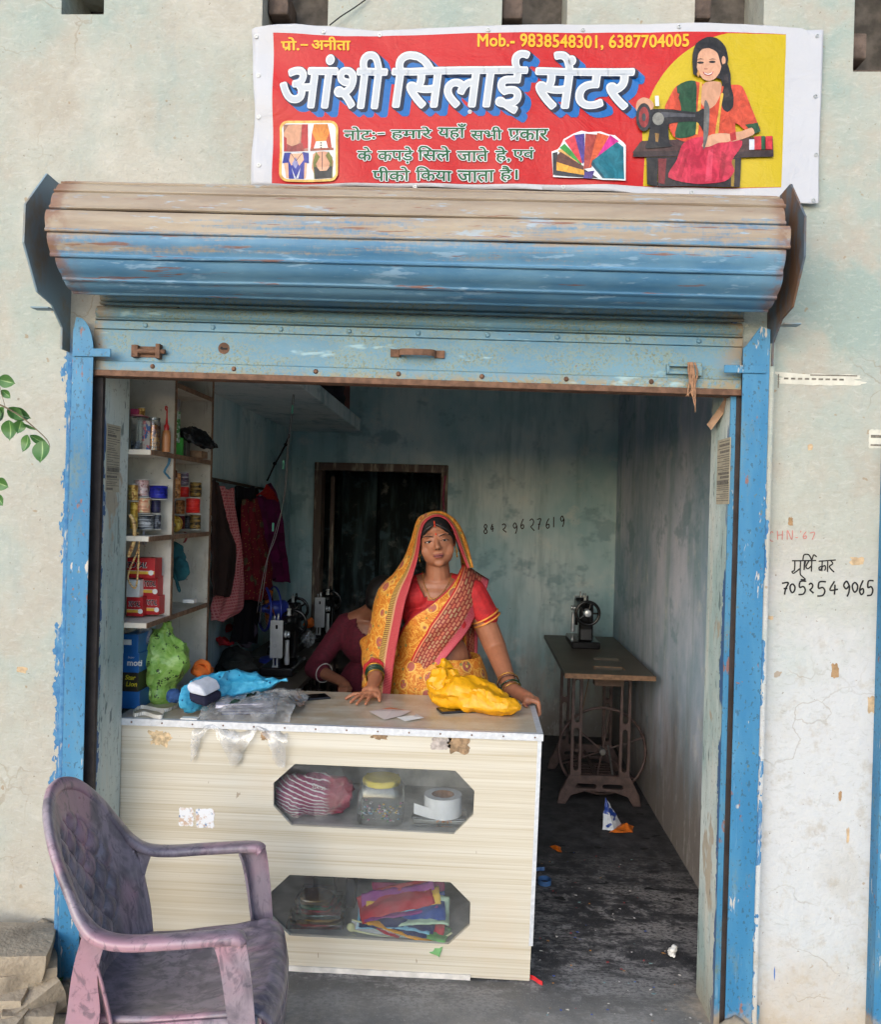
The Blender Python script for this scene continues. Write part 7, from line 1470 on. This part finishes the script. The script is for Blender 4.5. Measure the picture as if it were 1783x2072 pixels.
# cloth line and strings
M_ROPE = simple('dark_rope', C(26, 24, 26), .8, .3, 60); M_STR = simple('grey_string', C(120, 112, 112), .7, .2, 60); M_MINT = simple('mint_tag', C(110, 190, 160), .6, .1)
tag(mk('clothes_rope', [tube(spline([PX(586, 880, LW+.02), PX(575, 905, LW+.05), PX(556, 940, LW+.06), PX(541, 972, LW+.08)], 16), .006, 8)]+[ell(PX(u, v, LW+.05), (.013, .013, .013), 8, 6) for u, v in ((578, 900), (556, 938))], M_ROPE, smooth=60), 'knotted black rope tied up at the wall corner holding clothes', 'rope')
tag(mk('clothes_pole', tube([PX(424, 968, -1.29), PX(545, 992, -1.29)], .008, 8), M_WOODD), 'thin rod under the garments on the left wall', 'rod')
sg = thing('hanging_string', 'long double grey string with mint green tags hanging from the loft', 'string', P(597, 760, 1.55))
def sgk(nm, g, m_): mk(nm, g, m_, sg, smooth=60, world=True)
sgk('strand', [tube(spline([P(597, 755, 1.55), P(590, 830, 1.55), P(582, 900, 1.55), P(575, 1000, 1.55), P(560, 1080, 1.55), P(541, 1130, 1.55), P(530, 1180, 1.6), P(520, 1240, 1.7)], 40), .0022, 6), tube(spline([P(599, 755, 1.55), P(593, 830, 1.555), P(584, 905, 1.555), P(577, 1000, 1.56), P(556, 1080, 1.56), P(541, 1135, 1.56), P(525, 1260, 1.65)], 40), .002, 6)], M_STR)
for (u, v) in ((592, 828), (574, 940), (553, 1066)): sgk('tag', tube([P(u, v-8, 1.55), P(u-1, v+9, 1.55)], .0055, 8), M_MINT)
# things on the loft
lp = P(690, 815, 2.75); tag(mk('cloth_sack', rag((LX-.10, 2.62, LZ+.20), (.10, .16, .11), 4), simple('dark_sack', C(40, 32, 40), .8, .4, 16), smooth=180), 'dark cloth bundle lying at the edge of the loft', 'bundle'); tag(mk('red_box', box(LX-.14, LX-.035, 2.75, 3.0, LZ+.1, LZ+.36), simple('brown_red_carton', C(120, 52, 42), .7, .3, 10), bevel=.003), 'reddish brown carton standing at the edge of the loft', 'carton')
# things hung at the door post
tag(mk('door_rope', [tube(spline([(DX1-.02, YB-.035, DT-.08), (DX1-.03, YB-.04, DT-.25), (DX1-.015, YB-.04, DT-.42), (DX1-.04, YB-.04, DT-.58)], 20), .007, 8)], simple('pink_rope', C(150, 60, 84), .8, .3, 60), smooth=60), 'pinkish rope hanging on the right door post', 'rope')
tag(mk('broom', [tube([(DX1-.022, YB-.06, DT-.42+.01*k), (DX1-.035+.006*k, YB-.055-.003*(k % 3), DT-.78)], .002, 5) for k in range(10)], simple('pale_straw', C(176, 168, 150), .9, .3), smooth=60), 'bundle of pale straw hung by the right door post', 'broom')

# ================================================================== LITTER ON THE FLOOR
def pyr(pts, top, mat, name, label, amp=.006, cat='wrapper'):
    q = [PZ(u, v, .004) for u, v in pts]; tp_ = top; n = len(q); V = q+[tp_]; g = (V, [(i, (i+1) % n, n) for i in range(n)]+[tuple(reversed(range(n)))])
    o = mk(name, g, mat); s = o.modifiers.new('s', 'SUBSURF'); s.subdivision_type = 'SIMPLE'; s.levels = s.render_levels = 3
    tx = bpy.data.textures.new(name, 'CLOUDS'); tx.noise_scale = .04; d = o.modifiers.new('d', 'DISPLACE'); d.texture = tx; d.strength = amp; d.mid_level = .5; return tag(o, label, cat)
M_WB = (lambda n: n.end(n.mix(n.step(n.noise((9, 9, 14), 2, .5, .8), .53, .55), C(206, 212, 220), C(30, 66, 150)), .3))(Nd('blue_white_wrapper'))
a = PZ(1228, 1678, 0); pyr([(1219, 1678), (1244, 1682), (1258, 1668), (1238, 1660)], Vector((a.x-.005, a.y+.04, .155)), M_WB, 'snack_packet', 'crumpled white and blue snack packet standing on the floor', .02)
M_OW = simple('orange_wrapper', C(206, 106, 30), .3, .4, 50); a = PZ(1268, 1678, 0); pyr([(1232, 1684), (1280, 1684), (1283, 1672), (1262, 1665), (1240, 1676)], Vector((a.x, a.y, .035)), M_OW, 'orange_wrapper', 'orange plastic wrapper beside the white and blue packet', .015)
a = PZ(1124, 1718, 0); pyr([(1113, 1712), (1128, 1722), (1137, 1724), (1135, 1714), (1122, 1710)], Vector((a.x+.004, a.y, .02)), M_OW, 'orange_peel', 'small orange scrap on the floor behind the counter', .008, 'scrap')
p = PZ(1102, 1782, .012); tag(mk('ribbon_ring', strip([p+Vector((.028*math.cos(q), .032*math.sin(q), 0)) for q in [2*math.pi*k/24 for k in range(25)]], .02, (0, 0, 1), .003), simple('blue_tape', C(70, 110, 160), .5), smooth=60), 'ring of pale blue ribbon on the floor beside the counter', 'ribbon')
p = PZ(1093, 1760, .008); tag(mk('ribbon_bit', strip([p+Vector((-.02+.008*k, .004*math.sin(k), .002*k)) for k in range(6)], .016, (0, .4, 1), .002), simple('blue_tape', C(70, 110, 160), .5)), 'short bit of pale blue ribbon near the counter side', 'ribbon')
p = PZ(1080, 1985, .006); tag(mk('red_scrap', strip(spline([p+Vector((-.02, .03, 0)), p+Vector((.0, .015, .004)), p+Vector((.015, .0, .002)), p+Vector((.03, -.01, 0))], 10), .014, (0, .5, 1), .002), simple('bright_red_cloth', C(196, 34, 40), .8)), 'strip of red cloth on the floor at the counter foot', 'scrap')
random.seed(17); sc_ = [C(196, 190, 184), C(170, 120, 60), C(60, 84, 150), C(150, 60, 60), C(206, 200, 190), C(120, 150, 150)]
G = [[] for _ in sc_]
for k in range(90):
    x_, y_ = random.uniform(.27, .78), .02+1.3*random.random()**1.6; r_ = random.uniform(.002, .007); a_ = random.random()*6.3
    G[k % 6].append(([Vector((x_+r_*math.cos(a_+q)*random.uniform(.5, 1.4), y_+r_*math.sin(a_+q)*random.uniform(.4, 1), .0055+.003*random.random())) for q in (0, 1.6, 3.1, 4.7)], [(0, 1, 2, 3)]))
root = None
for k, g in enumerate(G):
    o = mk('floor_scraps', g, simple('scrap_%d' % k, sc_[k], .8, .1), solid=.001); tag(o, ('tiny pale paper scraps', 'tiny tan scraps', 'tiny blue thread scraps', 'tiny red thread scraps', 'tiny white scraps', 'tiny grey green scraps')[k]+' scattered over the shop floor', 'scraps', None, 'stuff')
p = PZ(1391, 1905, .02); tag(mk('paper_scrap', rag((XR-.03, .42, .028), (.014, .02, .022), 3), M_WS, smooth=180), 'crumpled white paper scrap at the foot of the right jamb', 'scrap')

# ================================================================== WRITING ON THE WALLS
DG = {'0': [[(.5, 1), (.15, .8), (.1, .4), (.4, 0), (.75, .2), (.85, .65), (.5, 1)]], '1': [[(.45, 1), (.42, .5), (.4, 0)]], '2': [[(.1, .85), (.45, 1), (.75, .8), (.6, .5), (.3, .35), (.5, .2), (.9, 0)]], '4': [[(.55, 1), (.1, .35), (.9, .4)], [(.6, .75), (.55, 0)]], '5': [[(.9, 1), (.3, .98), (.22, .55), (.6, .6), (.8, .35), (.6, .05), (.1, 0)]], '6': [[(.7, 1), (.3, .6), (.15, .25), (.4, 0), (.75, .15), (.65, .42), (.2, .3)]], '7': [[(.1, .95), (.85, 1), (.55, .5), (.4, 0)], [(.3, .5), (.75, .52)]], '8': [[(.5, .52), (.2, .75), (.45, 1), (.75, .8), (.5, .52), (.15, .25), (.45, 0), (.8, .22), (.5, .52)]], '9': [[(.75, .7), (.45, 1), (.15, .75), (.4, .5), (.75, .7), (.7, .3), (.5, 0)]],
      'C': [[(.9, .9), (.5, 1), (.1, .5), (.4, .05), (.9, .0)]], 'H': [[(.1, 1), (.15, 0)], [(.85, 1), (.8, 0)], [(.1, .5), (.85, .55)]], 'N': [[(.1, 0), (.15, 1), (.75, 0), (.85, 1)]], '-': [[(.2, .3), (.7, .32)]], "'": [[(.5, 1), (.45, .7)]], '7b': [[(.1, .9), (.9, .95), (.5, 0)]]}
def handwrite(chars, y, w, mat, label, name='handwriting'):
    """chars: (glyph strokes or key, u0, v0, u1, v1); strokes become flat ink on the wall plane y"""
    G = []
    for ch, u0, v0, u1, v1 in chars:
        for st in (DG[ch] if isinstance(ch, str) else ch):
            pts = [P(lerp(u0, u1, a), lerp(v1, v0, b), y-.0016) for a, b in st]; sp2 = spline(pts, max(2, 5*len(pts))) if len(pts) > 2 else pts
            G.append(strip(sp2, w, [Vector((.35, 0, .94))]*len(sp2), .0008) if False else tube(sp2, w/2, 6, flat=1))
    G = [([(p[0], y-.0012+(p[1]-(y-.0016))*.15, p[2]) for p in g[0]], g[1]) for g in G]
    o = mk(name, G, mat, B); o['label'] = label; return o
M_INKB = simple('charcoal_ink', C(30, 28, 28), .9, .3, 40); M_INKR = simple('faded_red_ink', C(186, 112, 104), .9, .2, 40); M_INKM = simple('maroon_ink', C(50, 26, 28), .9, .2, 40)
xs = [(978, 1061, 988, 1080), (993, 1060, 1000, 1076), (1015, 1060, 1026, 1077), (1037, 1058, 1049, 1080), (1053, 1050, 1062, 1070), (1071, 1050, 1083, 1074), (1086, 1050, 1096, 1072), (1104, 1049, 1114, 1069), (1119, 1046, 1123, 1067), (1133, 1044, 1144, 1066)]
handwrite([(c, *q) for c, q in zip('8429627619', xs)], YB, .0075, M_INKM, 'handwritten phone number 8429627619 on the back wall')
xs = [(1581, 1179, 1598, 1203), (1598, 1181, 1611, 1199), (1614, 1176, 1634, 1203), (1636, 1180, 1648, 1200), (1652, 1177, 1674, 1206), (1678, 1176, 1698, 1203), (1705, 1176, 1724, 1207), (1724, 1178, 1738, 1198), (1738, 1174, 1751, 1203), (1753, 1175, 1770, 1205)]
handwrite([('7' if c == '7' else c, *q) for c, q in zip('7052549065', xs)], 0, .0052, M_INKB, 'handwritten black phone number 7052549065 on the right pier')
handwrite([('C', 1556, 1076, 1566, 1095), ('H', 1572, 1074, 1586, 1092), ('N', 1592, 1073, 1606, 1092), ('-', 1608, 1078, 1618, 1092), ("'", 1618, 1074, 1624, 1086), ('6', 1624, 1076, 1635, 1090), ('7b', 1638, 1077, 1650, 1092)], 0, .0026, M_INKR, 'faded red handwriting CHN 167 on the right pier')
mu = [[[(0, .98), (1, 1)], [(.12, .98), (.1, .4), (.0, .3), (.08, .2), (.34, .5)], [(.36, 1), (.34, .2), (.42, .0), (.55, -.2), (.36, -.2)], [(.52, .99), (.5, .4)], [(.56, .98), (.5, .45)], [(.70, .98), (.58, .62), (.66, .48), (.80, .66)], [(.82, 1), (.80, .30)], [(.45, 1.0), (.5, 1.35), (.70, 1.35), (.82, 1.0)], [(.82, 1.0), (.90, 1.35), (1.02, 1.22)]]]
handwrite([(mu[0], 1603, 1134, 1652, 1166)], 0, .0042, M_INKB, 'handwritten black Hindi word on the right pier')
kr = [[(0, .9), (1.05, 1)], [(.22, .92), (.20, .1)], [(.2, .5), (.02, .38), (.1, .15), (.22, .42), (.38, .55), (.42, .3), (.34, .15)], [(.56, .95), (.54, .05)], [(.74, .96), (.86, .7), (.66, .45), (.95, .02)]]
handwrite([(kr, 1657, 1133, 1690, 1158)], 0, .0042, M_INKB, 'second handwritten black Hindi word on the right pier')
hb_ = [[(.0, .1), (.2, .5), (.5, .85), (.8, 1)], [(.8, 1), (1.0, .9)]]
handwrite([([[(.0, .0), (.12, .35), (.3, .7), (.36, 1)], [(.45, .98), (.7, 1.0), (.9, 1.05)]], 1612, 2206*0+1204+0, 1700, 1204)], 0, .003, M_INKB, 'short black scribble on the right pier', 'scribble') if False else None
# ---- torn posters and clippings
M_NEWS = simple('aged_newsprint', C(176, 166, 144), .9, .15, 20); M_NINK = simple('newsprint_ink', C(118, 111, 100), .9, .4, 90); M_SCAB = simple('paper_scab', C(186, 160, 126), .9, .35, 30, .4)
def clipping(x, y0, y1, z0, z1, s, label, sd):
    """newspaper strip pasted on a jamb (plane x), s = +1 faces right, -1 faces left"""
    t = thing('newspaper_clipping', label, 'clipping', (x, (y0+y1)/2, z0)); W, H = y1-y0, z1-z0; random.seed(sd)
    mk('paper', box(min(0, s*.0014), max(0, s*.0014), -W/2, W/2, 0, H), M_NEWS, t); g = []
    z_ = H-.008
    while z_ > .012:
        k = random.random(); h_ = .008 if k > .88 else .0022
        ya, yb = (-W/2+.006, W/2-.006) if k < .5 else (-W/2+.006, lerp(-W/2, W/2, random.uniform(.45, .95))); xa = s*.0016; g.append(box(min(xa, xa+s*.0006), max(xa, xa+s*.0006), ya, yb, z_-h_, z_)); z_ -= h_+random.uniform(.003, .007)
    g.append(box(min(s*.0024, s*.0030), max(s*.0024, s*.0030), -W/2+.008, W/2-.008, H*.30, H*.36)); mk('print', g, M_NINK, t); return t
a, b = PX(213, 995, XL+.004), PX(240, 862, XL+.004); clipping(XL+.0034, PX(212, 930, XL).y, PX(240, 930, XL).y, a.z, b.z, 1, 'yellowed newspaper clipping pasted on the left jamb', 3)
a, b = PX(1466, 1020, XR-.004), PX(1466, 888, XR-.004); clipping(XR-.0034, PX(1480, 950, XR).y, PX(1454, 950, XR).y, a.z, b.z, -1, 'yellowed newspaper clipping pasted on the right jamb', 5)
p = PX(1462, 838, XR-.004); tag(mk('peeling_paper', [([(XR-.004, p.y-.05, p.z+.06), (XR-.004, p.y-.01, p.z+.055), (XR-.005, p.y-.015, p.z), (XR-.03, p.y+.03, p.z-.05), (XR-.04, p.y+.05, p.z-.03), (XR-.012, p.y+.02, p.z+.02)], [(0, 1, 2), (0, 2, 5), (2, 3, 4), (2, 4, 5)])], simple('peeled_tan_paper', C(186, 150, 122), .9, .2), solid=.001), 'tan paper corner peeling off the right jamb', 'paper')
o = torn('torn_poster', 1572, 755, 1745, 782, 0, simple('torn_white_paper', C(200, 196, 182), .9, .12, 30, .3), 31, None, .22, 44); tag(o, 'torn strip of a white poster left on the right pier', 'poster'); g = []
for k in range(9): c_ = P(1592+k*14, 766+.3*k, -.002); g.append(box(c_.x-.008, c_.x+.006, -.0018, -.0014, c_.z-.003, c_.z+.003))
c0, c1 = P(1575, 757, -.002), P(1577, 785, -.002); g.append(box(c0.x, c0.x+.003, -.0018, -.0014, c1.z, c0.z)); c0, c1 = P(1640, 759, -.002), P(1735, 762, -.002); g.append(box(c0.x, c1.x, -.0018, -.0014, c0.z-.002, c0.z+.002)); mk('print', g, M_NINK, o)
o = torn('torn_poster', 1758, 868, 1790, 908, 0, simple('torn_white_paper', C(200, 196, 182), .9), 33, None, .1); tag(o, 'torn white label with black print at the right edge', 'poster'); c0, c1 = P(1762, 880, 0), P(1784, 884, 0); mk('print', box(c0.x, c1.x, -.0018, -.0014, c1.z-.004, c0.z), M_NINK, o); mk('print', box(c0.x, c1.x, -.0018, -.0014, c1.z-.03, c1.z-.024), M_NINK, o)
random.seed(41)
for k, (u, v, w_, h_) in enumerate(((1690, 1357, 15, 30), (1764, 1425, 15, 34), (1735, 1135, 30, 18), (1600, 1055, 9, 18), (1640, 905, 10, 14), (1560, 1250, 10, 8), (1700, 1610, 6, 20), (1716, 1690, 5, 30), (45, 1355, 20, 14))):
    o = torn('wall_scab', u-w_/2, v-h_/2, u+w_/2, v+h_/2, 0, M_SCAB if k % 3 else simple('mud_spot', C(160, 128, 92), .9, .3), 50+k, B, .3, 18)
# thin wire at the top
tag(mk('wire', tube(spline([P(667, 52, -.02), P(690, 34, -.02), P(715, 18, -.015), P(746, -4, -.01)], 14), .0022, 6), M_ROPE, smooth=60), 'thin black wire running up from the banner top', 'wire')

# ================================================================== TWIG WITH LEAVES AT THE LEFT
def leaf_mat():
    n = Nd('peepal_leaf'); x, y, z = n.xyz(n.uv); a = n.noise(24, 3); vein = n.step(n.math('ABSOLUTE', n.math('SUBTRACT', x, .5)), .035, .015); col = n.mix(n.step(a, .3, .7), C(40, 78, 30), C(68, 110, 46)); col = n.mix(n.mul(vein, .7), col, C(150, 178, 110)); n.bump(n.noise((40, 40, 40), 3), .3, .004); return n.end(col, .42, 0, .5, Subsurface_Weight=0)
M_LEAF = leaf_mat(); M_TWIG = simple('twig_bark', C(112, 96, 72), .8, .2, 40)
BR = thing('leafy_twig', 'thin twig with green heart shaped leaves hanging in at the left', 'plant', P(0, 830, -.35)); YT = -.35
TW = spline([P(-60, 800, YT), P(-10, 815, YT), P(35, 838, YT-.01), P(70, 866, YT), P(95, 890, YT), P(101, 905, YT)], 30); mk('stem', [tube(TW, [lerp(.0028, .001, i/29) for i in range(30)], 6)], M_TWIG, BR, 60, world=True)
def leaf(u, v, ang, L_, W_, turn, y=None):
    y = YT if y is None else y; base = P(u, v, y)
    def f(s, t):
        w = W_*.5*(math.sin(math.pi*min(1, t*1.02))**.75*(1.15-.55*t)) if t < .86 else W_*.5*max(.015, .25*(1-(t-.86)/.14)**1.5+.015); a = (s-.5)*2*w; return Vector((a, -.35*abs(a)+.008*math.sin(t*3), -L_*t))
    o = mk('leaf', grid(f, 9, 22), M_LEAF, BR, 180); uv = o.data.uv_layers.new(name='UVMap')
    for l in o.data.loops: i, j = l.vertex_index % 9, l.vertex_index//9; uv.data[l.index].uv = (i/8, j/21)
    o.location = base-Vector(BR.location); o.rotation_euler = (rad(random.uniform(-18, 10)), rad(ang), rad(turn)); return o
random.seed(6)
for (u, v, ang, L_, W_, turn) in ((18, 850, 0, .068, .060, 0), (43, 851, 14, .046, .042, 25), (56, 880, 16, .060, .046, -15), (60, 881, -62, .066, .030, 40), (85, 892, -6, .078, .066, 0), (15, 826, -55, .062, .045, 20), (8, 825, 42, .07, .05, -20), (18, 832, -75, .07, .05, 35), (-8, 822, 10, .07, .06, 0), (2, 790, -50, .04, .03, 0), (-4, 768, -78, .06, .05, 10), (-12, 975, -70, .05, .05, 0), (-14, 1000, -40, .05, .04, 0), (46, 858, -70, .05, .012, 50)): leaf(u, v, ang, L_*.88, W_*.88, turn)
mk('stem', [tube(spline([P(-60, 960, YT), P(-20, 975, YT), P(-8, 990, YT)], 8), .0012, 6), tube([P(10, 822, YT), P(-4, 770, YT)], .0009, 6)], M_TWIG, BR, 60, world=True)

# ================================================================== STONES, WEEDS AND BITS AT THE LOWER LEFT
M_STN = (lambda n: (n.bump(n.math('ADD', n.noise(22, 4), n.math('MULTIPLY', n.noise(90, 3), .3)), .6, .012), n.end(n.mix(n.step(n.noise(9, 4, .65), .35, .65), C(136, 124, 108), C(172, 158, 138)), .95, 0, .15))[1])(Nd('dusty_stone'))
def stone(c_, r, rz, tilt, sd, label):
    g = box(-r[0], r[0], -r[1], r[1], -r[2], r[2]); o = mk('stone', g, M_STN, smooth=40)
    bm = bmesh.new(); bm.from_mesh(o.data); bmesh.ops.subdivide_edges(bm, edges=bm.edges, cuts=5, use_grid_fill=True)
    for v in bm.verts:
        q = v.co*9+Vector((sd*3.1, sd, 0)); k = Vector((v.co.x/r[0], v.co.y/r[1], v.co.z/r[2])); v.co *= 1-.09*max(0, k.length-1.15); v.co += Vector((noise.noise(q), noise.noise(q+Vector((4, 2, 1))), noise.noise(q+Vector((1, 8, 3)))))*min(r)*.13
    bm.to_mesh(o.data); bm.free(); o.data.shade_smooth(); o.data.set_sharp_from_angle(angle=rad(38)); o.location = c_; o.rotation_euler = (tilt[0], tilt[1], rz); tag(o, label, 'stone', 'stones piled at the wall foot'); return o
stone(P(-10, 1925, -.16), (.165, .10, .045), .35, (.05, .16), 1, 'large flat slab on top of the stone pile')
stone(P(40, 1975, -.14), (.10, .09, .055), .6, (.0, .10), 2, 'squarish stone just under the top slab')
stone(P(-20, 2010, -.20), (.12, .09, .04), .2, (.1, .05), 3, 'stone at the left middle of the pile')
stone(P(30, 2035, -.20), (.12, .09, .05), .9, (.1, -.3), 4, 'tilted long stone in the lower pile')
stone(P(55, 2062, -.22), (.075, .07, .05), .4, (.0, .2), 5, 'small blocky stone at the right foot of pile')
stone(P(-15, 2070, -.26), (.11, .09, .05), 0, (.1, .0), 6, 'stone at the bottom left corner of the pile')
stone((-1.53, -.20, GZ+.045), (.14, .10, .05), .1, (0, 0), 7, 'stone at the base hidden behind the pile')
WD = thing('weed', 'small green weed growing beside the stones', 'plant', P(100, 2055, -.10)); random.seed(8)
for k in range(9):
    a_ = random.random()*6.28; L_ = random.uniform(.03, .06); g = grid(lambda s, t: Vector((math.cos(a_)*L_*t+(s-.5)*.022*math.sin(math.pi*min(1, t+.02))*-math.sin(a_), math.sin(a_)*L_*t+(s-.5)*.022*math.sin(math.pi*min(1, t+.02))*math.cos(a_), .03+.05*t-.03*t*t+.008*k)), 4, 8); mk('leaf', g, M_LEAF, WD, 180)
mk('stem', tube([(0, 0, -.02), (.005, 0, .07)], .002, 6), M_TWIG, WD)
tag(mk('yellow_wrapper', rag(PZ(180, 2066, GZ+.03), (.016, .014, .012), 3), simple('yellow_wrapper', C(214, 180, 30), .4), smooth=180), 'scrap of yellow wrapper on the ground by the chair leg', 'wrapper')
tag(mk('teal_wrapper', rag(PZ(200, 2068, GZ+.03), (.02, .014, .012), 5), simple('teal_wrapper', C(20, 110, 96), .4), smooth=180), 'scrap of teal wrapper on the ground by the chair leg', 'wrapper')
tag(mk('red_rag', rag(P(70, 1990, -.07), (.012, .012, .02), 3), simple('dull_red_cloth', C(160, 50, 60), .8), smooth=180), 'bit of red cloth wedged behind the stones', 'cloth')
